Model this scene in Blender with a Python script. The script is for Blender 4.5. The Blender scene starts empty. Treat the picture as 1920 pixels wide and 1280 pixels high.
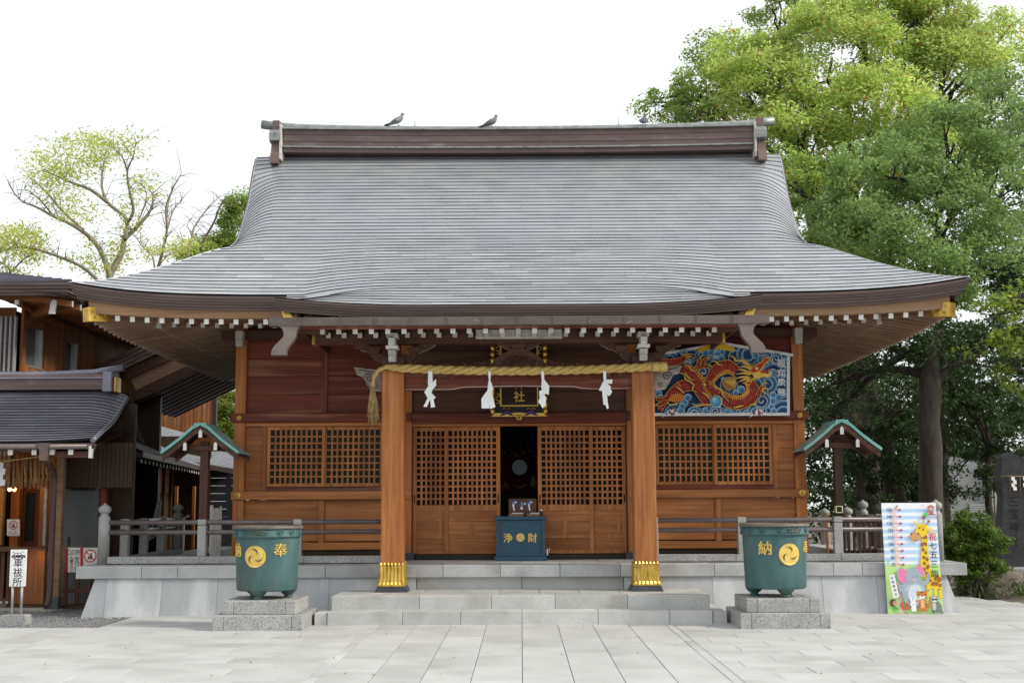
import bpy, math, random
import numpy as np
from mathutils import Vector, Matrix

SC = bpy.context.scene
COL = SC.collection
random.seed(7)
RNG = np.random.default_rng(11)
R = math.radians

# ------------------------------------------------------------------ camera
FPX, CAMH = 2350.0, 1.65                       # focal length in photo pixels (1920 wide), eye height
PITCH = math.atan(300.0 / FPX)
YAW = math.atan(16.0 / (FPX / math.cos(PITCH)))
ROLL = R(-0.27)
FW = Vector((-math.sin(YAW) * math.cos(PITCH), math.cos(YAW) * math.cos(PITCH), math.sin(PITCH)))
RT = FW.cross(Vector((0, 0, 1))).normalized()
UP = RT.cross(FW)
RT, UP = RT * math.cos(ROLL) + UP * math.sin(ROLL), UP * math.cos(ROLL) - RT * math.sin(ROLL)
cam = bpy.data.cameras.new('camera')
cam.sensor_width = 36.0
cam.lens = FPX / 1920 * 36.0
cam.clip_end = 2000
camo = bpy.data.objects.new('camera', cam)
COL.objects.link(camo)
camo.matrix_world = Matrix(((RT.x, UP.x, -FW.x, 0), (RT.y, UP.y, -FW.y, 0), (RT.z, UP.z, -FW.z, CAMH), (0, 0, 0, 1)))
SC.camera = camo

def at(u, v, Y):
    """world point at distance Y in front of the camera whose photo pixel is (u, v)"""
    d = FW + RT * ((u - 960) / FPX) - UP * ((v - 640) / FPX)
    return d * (Y / d.y) + Vector((0, 0, CAMH))

# ------------------------------------------------------------------ world and sun
SUN_EL, SUN_AZ = R(35), R(105)                  # azimuth from +Y towards +X: right of the hall
world = bpy.data.worlds.new('World')
SC.world = world
world.use_nodes = True
wn, wl = world.node_tree.nodes, world.node_tree.links
wn.clear()
sky = wn.new('ShaderNodeTexSky')
sky.sky_type = 'NISHITA'
sky.sun_disc = False
sky.sun_elevation = SUN_EL
sky.sun_rotation = SUN_AZ
bg1 = wn.new('ShaderNodeBackground'); bg1.inputs['Strength'].default_value = 0.15
wl.new(sky.outputs[0], bg1.inputs['Color'])
bg2 = wn.new('ShaderNodeBackground'); bg2.inputs['Color'].default_value = (0.955, 0.99, 1.0, 1); bg2.inputs['Strength'].default_value = 1.14
tcw = wn.new('ShaderNodeTexCoord')
mpw = wn.new('ShaderNodeMapping'); mpw.inputs['Scale'].default_value = (1.6, 1.6, 4.2); mpw.inputs['Location'].default_value = (3.1, 0.4, 0.2)
wl.new(tcw.outputs['Generated'], mpw.inputs['Vector'])
nzw = wn.new('ShaderNodeTexNoise'); nzw.inputs['Scale'].default_value = 1.5; nzw.inputs['Detail'].default_value = 6; nzw.inputs['Roughness'].default_value = 0.55
wl.new(mpw.outputs[0], nzw.inputs['Vector'])
rpw = wn.new('ShaderNodeValToRGB')
rpw.color_ramp.elements[0].position = 0.36; rpw.color_ramp.elements[0].color = (0.86, 0.86, 0.86, 1)
rpw.color_ramp.elements[1].position = 0.56; rpw.color_ramp.elements[1].color = (0.97, 0.97, 0.97, 1)
wl.new(nzw.outputs[0], rpw.inputs[0])
mxw = wn.new('ShaderNodeMixShader')
wl.new(rpw.outputs[0], mxw.inputs[0]); wl.new(bg1.outputs[0], mxw.inputs[1]); wl.new(bg2.outputs[0], mxw.inputs[2])
wo = wn.new('ShaderNodeOutputWorld')
wl.new(mxw.outputs[0], wo.inputs['Surface'])

sunl = bpy.data.lights.new('sun', 'SUN')
sunl.energy = 3.2
sunl.angle = R(10)
sunl.color = (1.0, 0.93, 0.82)
suno = bpy.data.objects.new('sun', sunl)
COL.objects.link(suno)
sdir = Vector((math.sin(SUN_AZ) * math.cos(SUN_EL), math.cos(SUN_AZ) * math.cos(SUN_EL), math.sin(SUN_EL)))
suno.rotation_euler = (-sdir).to_track_quat('-Z', 'Y').to_euler()
suno.location = (0, 0, 40)

SC.view_settings.view_transform = 'Standard'
SC.view_settings.look = 'None'
SC.view_settings.exposure = 0.0
SC.view_settings.gamma = 1.0
SC.view_settings.use_curve_mapping = False
SC.render.engine = 'CYCLES'
SC.cycles.max_bounces = 12
SC.cycles.diffuse_bounces = 7
SC.cycles.transmission_bounces = 10
SC.cycles.transparent_max_bounces = 8
SC.cycles.use_denoising = True

# ------------------------------------------------------------------ mesh helpers
ORG = {}
class MB:
    """collects shapes and links them as one mesh object"""
    def __init__(s):
        s.v, s.f, s.m, s.s = [], [], [], []
    def add(s, vs, fs, m=0, smooth=False):
        b = len(s.v)
        s.v.extend((float(a[0]), float(a[1]), float(a[2])) for a in vs)
        for f in fs:
            s.f.append(tuple(b + i for i in f)); s.m.append(m); s.s.append(smooth)
        return s
    def box(s, x0, x1, y0, y1, z0, z1, m=0):
        vs = [(x, y, z) for z in (z0, z1) for y in (y0, y1) for x in (x0, x1)]
        return s.add(vs, [(0, 2, 3, 1), (4, 5, 7, 6), (0, 1, 5, 4), (2, 6, 7, 3), (0, 4, 6, 2), (1, 3, 7, 5)], m)
    def cbox(s, x0, x1, y0, y1, z0, z1, c=0.008, m=0):
        """box with chamfered edges"""
        X, Y, Z = (x0, x1), (y0, y1), (z0, z1)
        c = min(c, (x1 - x0) * .4, (y1 - y0) * .4, (z1 - z0) * .4)
        vs, idx = [], {}
        for i in (0, 1):
            for j in (0, 1):
                for k in (0, 1):
                    dx, dy, dz = (c, -c)[i], (c, -c)[j], (c, -c)[k]
                    for ax in range(3):
                        p = [X[i] + dx, Y[j] + dy, Z[k] + dz]
                        p[ax] = (X, Y, Z)[ax][(i, j, k)[ax]]
                        idx[(i, j, k, ax)] = len(vs); vs.append(p)
        fs = []
        for ax in range(3):
            o = [a for a in range(3) if a != ax]
            for e in (0, 1):
                q = []
                for (a, b) in ((0, 0), (1, 0), (1, 1), (0, 1)):
                    t = [0, 0, 0]; t[ax] = e; t[o[0]] = a; t[o[1]] = b
                    q.append(idx[(t[0], t[1], t[2], ax)])
                fs.append(tuple(q) if (e == 1) == (ax != 1) else tuple(reversed(q)))
        for ax in range(3):
            o = [a for a in range(3) if a != ax]
            for a in (0, 1):
                for b in (0, 1):
                    q = []
                    for e, w in ((0, o[0]), (1, o[0]), (1, o[1]), (0, o[1])):
                        t = [0, 0, 0]; t[ax] = e; t[o[0]] = a; t[o[1]] = b
                        q.append(idx[(t[0], t[1], t[2], w)])
                    fs.append(tuple(q))
        for i in (0, 1):
            for j in (0, 1):
                for k in (0, 1):
                    fs.append((idx[(i, j, k, 0)], idx[(i, j, k, 1)], idx[(i, j, k, 2)]))
        return s.add(vs, fs, m)
    def bar(s, a, b, w, h, m=0, side=None):
        """square beam from a to b, w across, h high"""
        a, b = Vector(a), Vector(b)
        d = (b - a).normalized()
        sd = Vector(side) if side else d.cross(Vector((0, 0, 1)))
        if sd.length < 1e-5: sd = Vector((1, 0, 0))
        sd.normalize(); u = sd.cross(d)
        vs = [p + sd * (w / 2 * i) + u * (h / 2 * j) for p in (a, b) for (i, j) in ((-1, -1), (1, -1), (1, 1), (-1, 1))]
        return s.add(vs, [(0, 1, 2, 3), (7, 6, 5, 4), (0, 4, 5, 1), (1, 5, 6, 2), (2, 6, 7, 3), (3, 7, 4, 0)], m)
    def tube(s, pts, r, n=8, m=0, caps=True, smooth=True):
        pts = [Vector(p) for p in pts]
        rs = r if isinstance(r, (list, tuple)) else [r] * len(pts)
        vs, fs = [], []
        ref = None
        for i, p in enumerate(pts):
            d = (pts[min(i + 1, len(pts) - 1)] - pts[max(i - 1, 0)])
            d = d.normalized() if d.length > 1e-9 else Vector((0, 0, 1))
            if ref is None:
                ref = Vector((1, 0, 0)) if abs(d.x) < .8 else Vector((0, 1, 0))
            e1 = (ref - d * ref.dot(d)).normalized(); ref = e1
            e2 = d.cross(e1)
            for k in range(n):
                a = 2 * math.pi * k / n
                vs.append(p + (e1 * math.cos(a) + e2 * math.sin(a)) * rs[i])
        for i in range(len(pts) - 1):
            for k in range(n):
                fs.append((i * n + k, i * n + (k + 1) % n, (i + 1) * n + (k + 1) % n, (i + 1) * n + k))
        s.add(vs, fs, m, smooth)
        if caps:
            b = len(s.v) - len(vs)
            s.f.append(tuple(b + k for k in reversed(range(n)))); s.m.append(m); s.s.append(False)
            s.f.append(tuple(b + (len(pts) - 1) * n + k for k in range(n))); s.m.append(m); s.s.append(False)
        return s
    def lathe(s, prof, n, cx, cy, m=0, smooth=True):
        vs, fs = [], []
        for (r, z) in prof:
            for k in range(n):
                a = 2 * math.pi * k / n
                vs.append((cx + r * math.cos(a), cy + r * math.sin(a), z))
        for i in range(len(prof) - 1):
            for k in range(n):
                fs.append((i * n + k, i * n + (k + 1) % n, (i + 1) * n + (k + 1) % n, (i + 1) * n + k))
        return s.add(vs, fs, m, smooth)
    def prism(s, poly, ax, d0, d1, m=0, mside=None):
        """2-D outline pushed out along an axis: 'y' outline in (x,z), 'x' in (y,z), 'z' in (x,y)"""
        f = {'y': lambda p, d: (p[0], d, p[1]), 'x': lambda p, d: (d, p[0], p[1]), 'z': lambda p, d: (p[0], p[1], d)}[ax]
        n = len(poly)
        area = sum(poly[i][0] * poly[(i + 1) % n][1] - poly[(i + 1) % n][0] * poly[i][1] for i in range(n))
        if (area < 0) != (ax == 'y' and False): poly = list(reversed(poly))
        vs = [f(p, d0) for p in poly] + [f(p, d1) for p in poly]
        b = len(s.v)
        s.add(vs, [tuple(range(n)), tuple(reversed(range(n, 2 * n)))], m)
        ms = m if mside is None else mside
        for i in range(n):
            j = (i + 1) % n
            s.f.append((b + j, b + i, b + n + i, b + n + j)); s.m.append(ms); s.s.append(False)
        return s
    def grid(s, fn, us, vs_, m=0, smooth=True):
        vs = [fn(u, v) for v in vs_ for u in us]
        n = len(us)
        return s.add(vs, [(j * n + i, j * n + i + 1, (j + 1) * n + i + 1, (j + 1) * n + i) for j in range(len(vs_) - 1) for i in range(n - 1)], m, smooth)
    def flat(s, poly, m=0):
        return s.add(poly, [tuple(range(len(poly)))], m)
    def ball(s, c, r, n=10, k=6, m=0):
        rx, ry, rz = r if isinstance(r, (tuple, list)) else (r, r, r)
        vs, fs = [], []
        for i in range(k + 1):
            t = math.pi * i / k
            for j in range(n):
                a = 2 * math.pi * j / n
                vs.append((c[0] + rx * math.sin(t) * math.cos(a), c[1] + ry * math.sin(t) * math.sin(a), c[2] - rz * math.cos(t)))
        for i in range(k):
            for j in range(n):
                fs.append((i * n + j, i * n + (j + 1) % n, (i + 1) * n + (j + 1) % n, (i + 1) * n + j))
        return s.add(vs, fs, m, True)
    def mesh(s, name, org=(0, 0, 0)):
        me = bpy.data.meshes.new(name)
        ox, oy, oz = org
        me.from_pydata([(x - ox, y - oy, z - oz) for x, y, z in s.v], [], s.f)
        me.polygons.foreach_set('material_index', s.m)
        me.polygons.foreach_set('use_smooth', s.s)
        return me
    def build(s, name, mat, parent=None, kind=None):
        """link as one object; vertices are given in world coordinates"""
        org = ORG.get(parent.name, Vector()) if parent else Vector()
        me = s.mesh(name, org)
        for mt in (mat if isinstance(mat, (list, tuple)) else [mat]):
            me.materials.append(mt)
        return link(name, me, parent, kind=kind)

def link(name, me, parent=None, loc=None, rot=None, kind=None):
    o = bpy.data.objects.new(name, me)
    COL.objects.link(o)
    if parent:
        o.parent = parent
    if loc is not None: o.location = loc
    if rot is not None: o.rotation_euler = rot
    ORG[o.name] = (ORG.get(parent.name, Vector()) if parent else Vector()) + Vector(o.location)
    if kind: o['kind'] = kind
    return o

def thing(name, label, cat, loc, group=None):
    o = bpy.data.objects.new(name, None)
    COL.objects.link(o)
    o.empty_display_size = 0.2
    o.location = loc
    ORG[o.name] = Vector(loc)
    o['label'] = label; o['category'] = cat
    if group: o['group'] = group
    return o

def tag(o, label, cat, group=None):
    o['label'] = label; o['category'] = cat
    if group: o['group'] = group
    return o

def copy_tree(o, parent=None):
    c = o.copy(); COL.objects.link(c)
    if parent: c.parent = parent
    for ch in list(o.children): copy_tree(ch, c)
    return c

def sstep(a, b, x):
    t = min(1.0, max(0.0, (x - a) / (b - a)))
    return t * t * (3 - 2 * t)
def lerp(a, b, t): return a + (b - a) * t
def frange(a, b, n): return [a + (b - a) * i / (n - 1) for i in range(n)]

# ------------------------------------------------------------------ materials
def newmat(name):
    m = bpy.data.materials.new(name)
    m.use_nodes = True
    n, l = m.node_tree.nodes, m.node_tree.links
    return m, n, l, n['Principled BSDF']

def paint(name, c, rough=0.6, metal=0.0, spec=0.3, emit=0):
    m, n, l, b = newmat(name)
    b.inputs['Base Color'].default_value = (*c, 1)
    b.inputs['Roughness'].default_value = rough
    b.inputs['Metallic'].default_value = metal
    b.inputs['Specular IOR Level'].default_value = spec
    if emit:
        b.inputs['Emission Color'].default_value = (*c, 1)
        b.inputs['Emission Strength'].default_value = emit
    return m

def mottled(name, stops, scale=(1, 1, 1), nscale=6, detail=6, rough=(0.5, 0.7), bump=0.0, bscale=None, metal=0.0, spec=0.35, rnd=0.12,
            stain=None, dist=0.02, speck=None):
    """noise driven colour; every object gets its own brightness and its own piece of the pattern"""
    m, n, l, b = newmat(name)
    tc = n.new('ShaderNodeTexCoord'); oi = n.new('ShaderNodeObjectInfo')
    mp = n.new('ShaderNodeMapping'); mp.inputs['Scale'].default_value = scale
    l.new(tc.outputs['Object'], mp.inputs['Vector'])
    off = n.new('ShaderNodeVectorMath'); off.operation = 'SCALE'; off.inputs[0].default_value = (7.3, 11.7, 5.1)
    l.new(oi.outputs['Random'], off.inputs['Scale'])
    ad = n.new('ShaderNodeVectorMath'); ad.operation = 'ADD'
    l.new(mp.outputs[0], ad.inputs[0]); l.new(off.outputs[0], ad.inputs[1])
    nz = n.new('ShaderNodeTexNoise'); nz.inputs['Scale'].default_value = nscale; nz.inputs['Detail'].default_value = detail
    nz.inputs['Roughness'].default_value = 0.62
    l.new(ad.outputs[0], nz.inputs['Vector'])
    cr = n.new('ShaderNodeValToRGB')
    el = cr.color_ramp.elements
    while len(el) < len(stops): el.new(0.5)
    for e, (p, c) in zip(el, stops):
        e.position = p; e.color = (*c, 1)
    l.new(nz.outputs[0], cr.inputs[0])
    col = cr.outputs[0]
    if stain:
        scol, sscale, lo, hi, amt = stain
        n2 = n.new('ShaderNodeTexNoise'); n2.inputs['Scale'].default_value = sscale; n2.inputs['Detail'].default_value = 5
        l.new(ad.outputs[0], n2.inputs['Vector'])
        mr = n.new('ShaderNodeMapRange'); mr.inputs['From Min'].default_value = lo; mr.inputs['From Max'].default_value = hi; mr.inputs['To Max'].default_value = amt
        l.new(n2.outputs[0], mr.inputs['Value'])
        mx = n.new('ShaderNodeMix'); mx.data_type = 'RGBA'; mx.inputs['B'].default_value = (*scol, 1)
        l.new(mr.outputs[0], mx.inputs['Factor']); l.new(col, mx.inputs['A'])
        col = mx.outputs['Result']
    if speck:
        sc_, c1, amt = speck
        n3 = n.new('ShaderNodeTexNoise'); n3.inputs['Scale'].default_value = sc_; n3.inputs['Detail'].default_value = 2
        l.new(tc.outputs['Object'], n3.inputs['Vector'])
        mr3 = n.new('ShaderNodeMapRange'); mr3.inputs['From Min'].default_value = 0.5; mr3.inputs['From Max'].default_value = 0.64; mr3.inputs['To Max'].default_value = amt
        l.new(n3.outputs[0], mr3.inputs['Value'])
        mx3 = n.new('ShaderNodeMix'); mx3.data_type = 'RGBA'; mx3.inputs['B'].default_value = (*c1, 1)
        l.new(mr3.outputs[0], mx3.inputs['Factor']); l.new(col, mx3.inputs['A'])
        col = mx3.outputs['Result']
    if rnd:
        mr2 = n.new('ShaderNodeMapRange'); mr2.inputs['To Min'].default_value = 1 - rnd; mr2.inputs['To Max'].default_value = 1 + rnd
        l.new(oi.outputs['Random'], mr2.inputs['Value'])
        ml = n.new('ShaderNodeVectorMath'); ml.operation = 'SCALE'
        l.new(col, ml.inputs[0]); l.new(mr2.outputs[0], ml.inputs['Scale'])
        col = ml.outputs[0]
    l.new(col, b.inputs['Base Color'])
    rr = n.new('ShaderNodeMapRange'); rr.inputs['To Min'].default_value = rough[0]; rr.inputs['To Max'].default_value = rough[1]
    l.new(nz.outputs[0], rr.inputs['Value']); l.new(rr.outputs[0], b.inputs['Roughness'])
    b.inputs['Metallic'].default_value = metal
    b.inputs['Specular IOR Level'].default_value = spec
    if bump:
        src = nz
        if bscale:
            src = n.new('ShaderNodeTexNoise'); src.inputs['Scale'].default_value = bscale; src.inputs['Detail'].default_value = 4
            l.new(ad.outputs[0], src.inputs['Vector'])
        bp = n.new('ShaderNodeBump'); bp.inputs['Strength'].default_value = bump; bp.inputs['Distance'].default_value = dist
        l.new(src.outputs[0], bp.inputs['Height']); l.new(bp.outputs[0], b.inputs['Normal'])
    return m

def wood(name, dark, light, axis, grain=16, rough=(0.45, 0.65), weather=None, rnd=0.14, bump=0.12):
    sc = [1.0, 1.0, 1.0]
    sc['xyz'.index(axis)] = 0.06
    return mottled(name, [(0.28, dark), (0.5, tuple((a + b) / 2 for a, b in zip(dark, light))), (0.72, light)], tuple(sc), grain, 8, rough, bump, None,
                   spec=0.3, rnd=rnd, stain=weather, dist=0.01)

grey_wear = ((0.34, 0.27, 0.20), 3.0, 0.56, 0.80, 0.35)
M = {}
for ax in 'xyz':
    M['wood_' + ax] = wood('cypress_wood_' + ax, (0.25, 0.078, 0.022), (0.58, 0.230, 0.070), ax, weather=((0.20, 0.060, 0.012), 1.6, 0.48, 0.72, 0.7))
    M['red_' + ax] = wood('red_brown_wood_' + ax, (0.070, 0.014, 0.009), (0.20, 0.043, 0.021), ax, weather=((0.36, 0.19, 0.12), 7.0, 0.56, 0.68, 0.42))
    M['dark_' + ax] = wood('dark_brown_wood_' + ax, (0.050, 0.022, 0.014), (0.125, 0.054, 0.033), ax, weather=((0.30, 0.22, 0.17), 3.0, 0.6, 0.85, 0.4))
    M['soffit_' + ax] = wood('weathered_rafter_wood_' + ax, (0.20, 0.120, 0.076), (0.40, 0.250, 0.160), ax, weather=((0.33, 0.25, 0.19), 2.5, 0.5, 0.8, 0.5))
    M['office_' + ax] = wood('office_cladding_' + ax, (0.16, 0.055, 0.012), (0.36, 0.145, 0.055), ax, grain=14, rnd=0.25)
    M['gloom_' + ax] = wood('aged_and_shaded_wood_' + ax, (0.022, 0.013, 0.010), (0.060, 0.032, 0.012), ax)  # dark wood; on the booth boards it carries shade in its colour
M['eave_board'] = wood('eave_board_wood', (0.19, 0.105, 0.055), (0.33, 0.20, 0.115), 'x', weather=((0.36, 0.28, 0.2), 2, .5, .8, .5))
M['granite'] = mottled('pale_granite', [(0.3, (0.40, 0.405, 0.41)), (0.7, (0.54, 0.545, 0.55))], (1, 1, 1), 2.2, 8, (0.55, 0.75), 0.15, 60, rnd=0.07,
                       stain=((0.25, 0.25, 0.245), 1.3, 0.48, 0.70, 0.75), speck=(150, (0.28, 0.28, 0.29), 0.8), dist=0.006)
M['granite_dark'] = mottled('speckled_granite', [(0.3, (0.34, 0.34, 0.335)), (0.7, (0.47, 0.47, 0.46))], (1, 1, 1), 2.5, 8, (0.55, 0.75), 0.2, 60, rnd=0.06,
                            stain=((0.27, 0.28, 0.22), 2.0, 0.5, 0.75, 0.6), speck=(95, (0.14, 0.14, 0.14), 0.95), dist=0.006)
M['granite_step'] = mottled('step_granite', [(0.3, (0.44, 0.44, 0.425)), (0.7, (0.58, 0.58, 0.565))], (1, 1, 1), 2.0, 8, (0.55, 0.75), 0.15, 60, rnd=0.08,
                            stain=((0.31, 0.31, 0.25), 1.8, 0.50, 0.72, 0.75), speck=(140, (0.30, 0.30, 0.30), 0.8), dist=0.006)
M['facing'] = mottled('podium_facing_granite', [(0.3, (0.36, 0.37, 0.385)), (0.72, (0.50, 0.51, 0.525))], (1, 1, 0.22), 3.0, 8, (0.5, 0.7), 0.12, 60, rnd=0.07,
                      stain=((0.64, 0.65, 0.65), 1.7, 0.50, 0.64, 0.85), speck=(150, (0.30, 0.31, 0.32), 0.6), dist=0.006)
M['paving'] = mottled('paving_stone', [(0.25, (0.45, 0.45, 0.44)), (0.75, (0.59, 0.59, 0.58))], (1, 1, 1), 1.4, 8, (0.6, 0.8), 0.12, 45, rnd=0.05,
                      stain=((0.35, 0.35, 0.335), 0.9, 0.48, 0.72, 0.7), speck=(120, (0.38, 0.38, 0.37), 0.6), dist=0.006)
M['joint'] = mottled('joint_mortar', [(0.3, (0.10, 0.10, 0.095)), (0.7, (0.19, 0.185, 0.175))], nscale=9, rnd=0)
M['soil'] = mottled('bare_soil', [(0.3, (0.10, 0.085, 0.065)), (0.7, (0.20, 0.175, 0.14))], nscale=4, bump=0.5, bscale=18, rnd=0, rough=(0.85, 0.95))
M['gravel'] = mottled('grey_gravel', [(0.3, (0.20, 0.205, 0.215)), (0.7, (0.34, 0.345, 0.355))], nscale=30, rough=(0.8, 0.9), rnd=0.3)
M['porch_floor'] = mottled('porch_concrete', [(0.3, (0.32, 0.30, 0.27)), (0.7, (0.42, 0.40, 0.36))], nscale=3, rnd=0.04)
M['roof'] = mottled('weathered_copper_shingle', [(0.25, (0.345, 0.36, 0.385)), (0.75, (0.475, 0.49, 0.51))], (1, 1, 1), 1.7, 7, (0.36, 0.50), 0.05, 8, metal=0.35, rnd=0.10,
                    stain=((0.38, 0.40, 0.47), 0.9, 0.45, 0.7, 0.6))
M['underlay_and_shade'] = paint('underlay_and_butt_shade', (0.035, 0.033, 0.034), 0.7)  # underlay; also blackens the shingle butts for the shadow under each course
M['fascia'] = mottled('brown_copper_fascia', [(0.3, (0.105, 0.075, 0.070)), (0.7, (0.175, 0.125, 0.112))], (0.2, 1, 1), 6, 6, (0.4, 0.55), metal=0.25, rnd=0.1)
M['ridge'] = mottled('ridge_copper', [(0.3, (0.135, 0.092, 0.088)), (0.7, (0.215, 0.155, 0.145))], (0.3, 1, 1), 4, 6, (0.38, 0.5), metal=0.3, rnd=0.1,
                     stain=((0.33, 0.35, 0.35), 7, 0.60, 0.75, 0.5))
M['ridge_cap'] = mottled('grey_green_copper', [(0.3, (0.20, 0.215, 0.21)), (0.7, (0.38, 0.40, 0.385))], (1, 1, 1), 5, 7, (0.35, 0.5), metal=0.4, rnd=0.06,
                         stain=((0.12, 0.13, 0.14), 9, 0.55, 0.7, 0.7))
M['office_roof'] = mottled('blue_grey_copper', [(0.25, (0.185, 0.18, 0.23)), (0.75, (0.285, 0.28, 0.345))], nscale=2, rough=(0.36, 0.5), metal=0.35, rnd=0.1)
M['white'] = mottled('white_paint', [(0.3, (0.68, 0.68, 0.66)), (0.7, (0.82, 0.82, 0.81))], nscale=9, rnd=0.08)
M['off_white'] = mottled('aged_white_paint', [(0.3, (0.44, 0.40, 0.33)), (0.55, (0.62, 0.60, 0.56)), (0.75, (0.72, 0.71, 0.69))], nscale=12, rnd=0.18)
M['grey_white'] = mottled('grey_wood_paint', [(0.3, (0.36, 0.34, 0.32)), (0.7, (0.56, 0.54, 0.52))], nscale=9, rnd=0.1)
M['gold'] = mottled('gold_leaf', [(0.3, (0.50, 0.31, 0.055)), (0.7, (0.80, 0.55, 0.14))], nscale=12, rough=(0.28, 0.42), metal=0.75, rnd=0.05)
M['gold_worn'] = mottled('worn_gold', [(0.3, (0.30, 0.18, 0.03)), (0.5, (0.66, 0.42, 0.09)), (0.75, (0.80, 0.55, 0.15))], (1, 1, .4), 14, 5, rough=(0.25, 0.4), metal=0.8, rnd=0.1)
M['gold_flat'] = mottled('gold_paint', [(0.3, (0.70, 0.47, 0.10)), (0.7, (0.80, 0.58, 0.16))], nscale=14, rough=(0.45, 0.6), metal=0.1, rnd=0)
M['bronze'] = mottled('green_bronze', [(0.25, (0.040, 0.090, 0.100)), (0.55, (0.066, 0.135, 0.138)), (0.8, (0.115, 0.195, 0.180))], (1, 1, 0.28), 4.5, 9, (0.5, 0.7), 0.14, 40, metal=0.15, rnd=0.05,
                      stain=((0.125, 0.130, 0.105), 2.6, 0.50, 0.66, 0.75), dist=0.004)
M['bronze_dark'] = paint('dark_bronze', (0.03, 0.045, 0.045), 0.5, 0.2)
M['bronze_rim'] = mottled('rim_bronze', [(0.3, (0.10, 0.095, 0.085)), (0.7, (0.19, 0.17, 0.15))], nscale=8, metal=0.3)
M['verdigris'] = mottled('verdigris_copper', [(0.3, (0.15, 0.40, 0.37)), (0.7, (0.26, 0.52, 0.48))], nscale=7, rough=(0.45, 0.6), rnd=0.12)
M['verdigris_pale'] = mottled('pale_verdigris', [(0.3, (0.30, 0.46, 0.48)), (0.7, (0.42, 0.58, 0.60))], nscale=6, rough=(0.35, 0.5), rnd=0.12)
M['black'] = paint('black_lacquer', (0.014, 0.015, 0.012), 0.35)
M['slate'] = mottled('blue_black_stone', [(0.3, (0.028, 0.030, 0.042)), (0.7, (0.060, 0.062, 0.080))], nscale=6, rough=(.35, .5))
M['pane'] = paint('dark_glass', (0.012, 0.016, 0.012), 0.2, spec=0.10)
M['pane_black'] = paint('black_glass', (0.006, 0.006, 0.007), 0.3, spec=0.05)
M['blue_box'] = mottled('blue_paint', [(0.3, (0.020, 0.062, 0.105)), (0.7, (0.034, 0.090, 0.140))], (1, 1, 1), 4, 6, (0.45, 0.6), 0.05, rnd=0.06)
M['rope'] = mottled('rice_straw', [(0.3, (0.40, 0.27, 0.07)), (0.7, (0.68, 0.50, 0.18))], (1, 1, 1), 28, 5, (0.7, 0.85), 0.4, rnd=0.08)
M['straw'] = mottled('dry_straw', [(0.3, (0.26, 0.18, 0.07)), (0.7, (0.46, 0.34, 0.15))], nscale=20, rnd=0.2)
M['paper'] = paint('white_paper', (0.84, 0.85, 0.86), 0.7)
M['pipe'] = mottled('brown_pipe', [(0.3, (0.13, 0.105, 0.105)), (0.7, (0.19, 0.155, 0.155))], nscale=5, rough=(0.3, 0.4), metal=0.2, rnd=0.05)
M['gutter'] = mottled('gutter_copper', [(0.3, (0.16, 0.125, 0.115)), (0.7, (0.24, 0.195, 0.18))], (.4, 1, 1), 5, 6, (0.4, 0.5), metal=0.25, rnd=0.08)
M['gutter_dark'] = mottled('dark_gutter_copper', [(0.3, (0.090, 0.070, 0.064)), (0.7, (0.150, 0.120, 0.108))], (.4, 1, 1), 5, 6, (0.4, 0.5), metal=0.25, rnd=0.08, stain=((0.40, 0.38, 0.36), 14, 0.66, 0.74, 0.5))
M['grey_carved'] = mottled('weathered_carving', [(0.3, (0.15, 0.115, 0.095)), (0.7, (0.29, 0.24, 0.205))], nscale=8, rnd=0.1)
M['steel'] = paint('steel', (0.55, 0.55, 0.55), 0.35, 0.8)
M['red_cloth'] = paint('dark_red_cloth', (0.34, 0.03, 0.02), 0.8)
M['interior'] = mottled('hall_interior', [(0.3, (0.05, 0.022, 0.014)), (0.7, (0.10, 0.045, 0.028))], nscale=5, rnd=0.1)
M['bark'] = mottled('tree_bark', [(0.3, (0.030, 0.024, 0.020)), (0.7, (0.085, 0.070, 0.056))], (1, 1, 0.25), 9, 8, (0.8, 0.95), 0.8, rnd=0.1, dist=0.05)
M['bark_pale'] = mottled('pale_bark', [(0.3, (0.17, 0.145, 0.11)), (0.7, (0.34, 0.30, 0.24))], (1, 1, 0.25), 9, 8, (0.8, 0.95), 0.6, rnd=0.1, dist=0.04)
M['monument'] = mottled('dark_slate', [(0.3, (0.022, 0.023, 0.026)), (0.7, (0.055, 0.056, 0.060))], nscale=3, bump=0.5, bscale=9, rnd=0)
M['carved'] = paint('carved_groove', (0.016, 0.016, 0.018), 0.8)
M['purple'] = paint('purple_cord', (0.085, 0.045, 0.15), 0.7)
M['amber'] = paint('lamp_glass', (1.0, 0.62, 0.22), 0.5, emit=6)
M['grey_door'] = paint('grey_steel_door', (0.075, 0.082, 0.085), 0.45)

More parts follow.
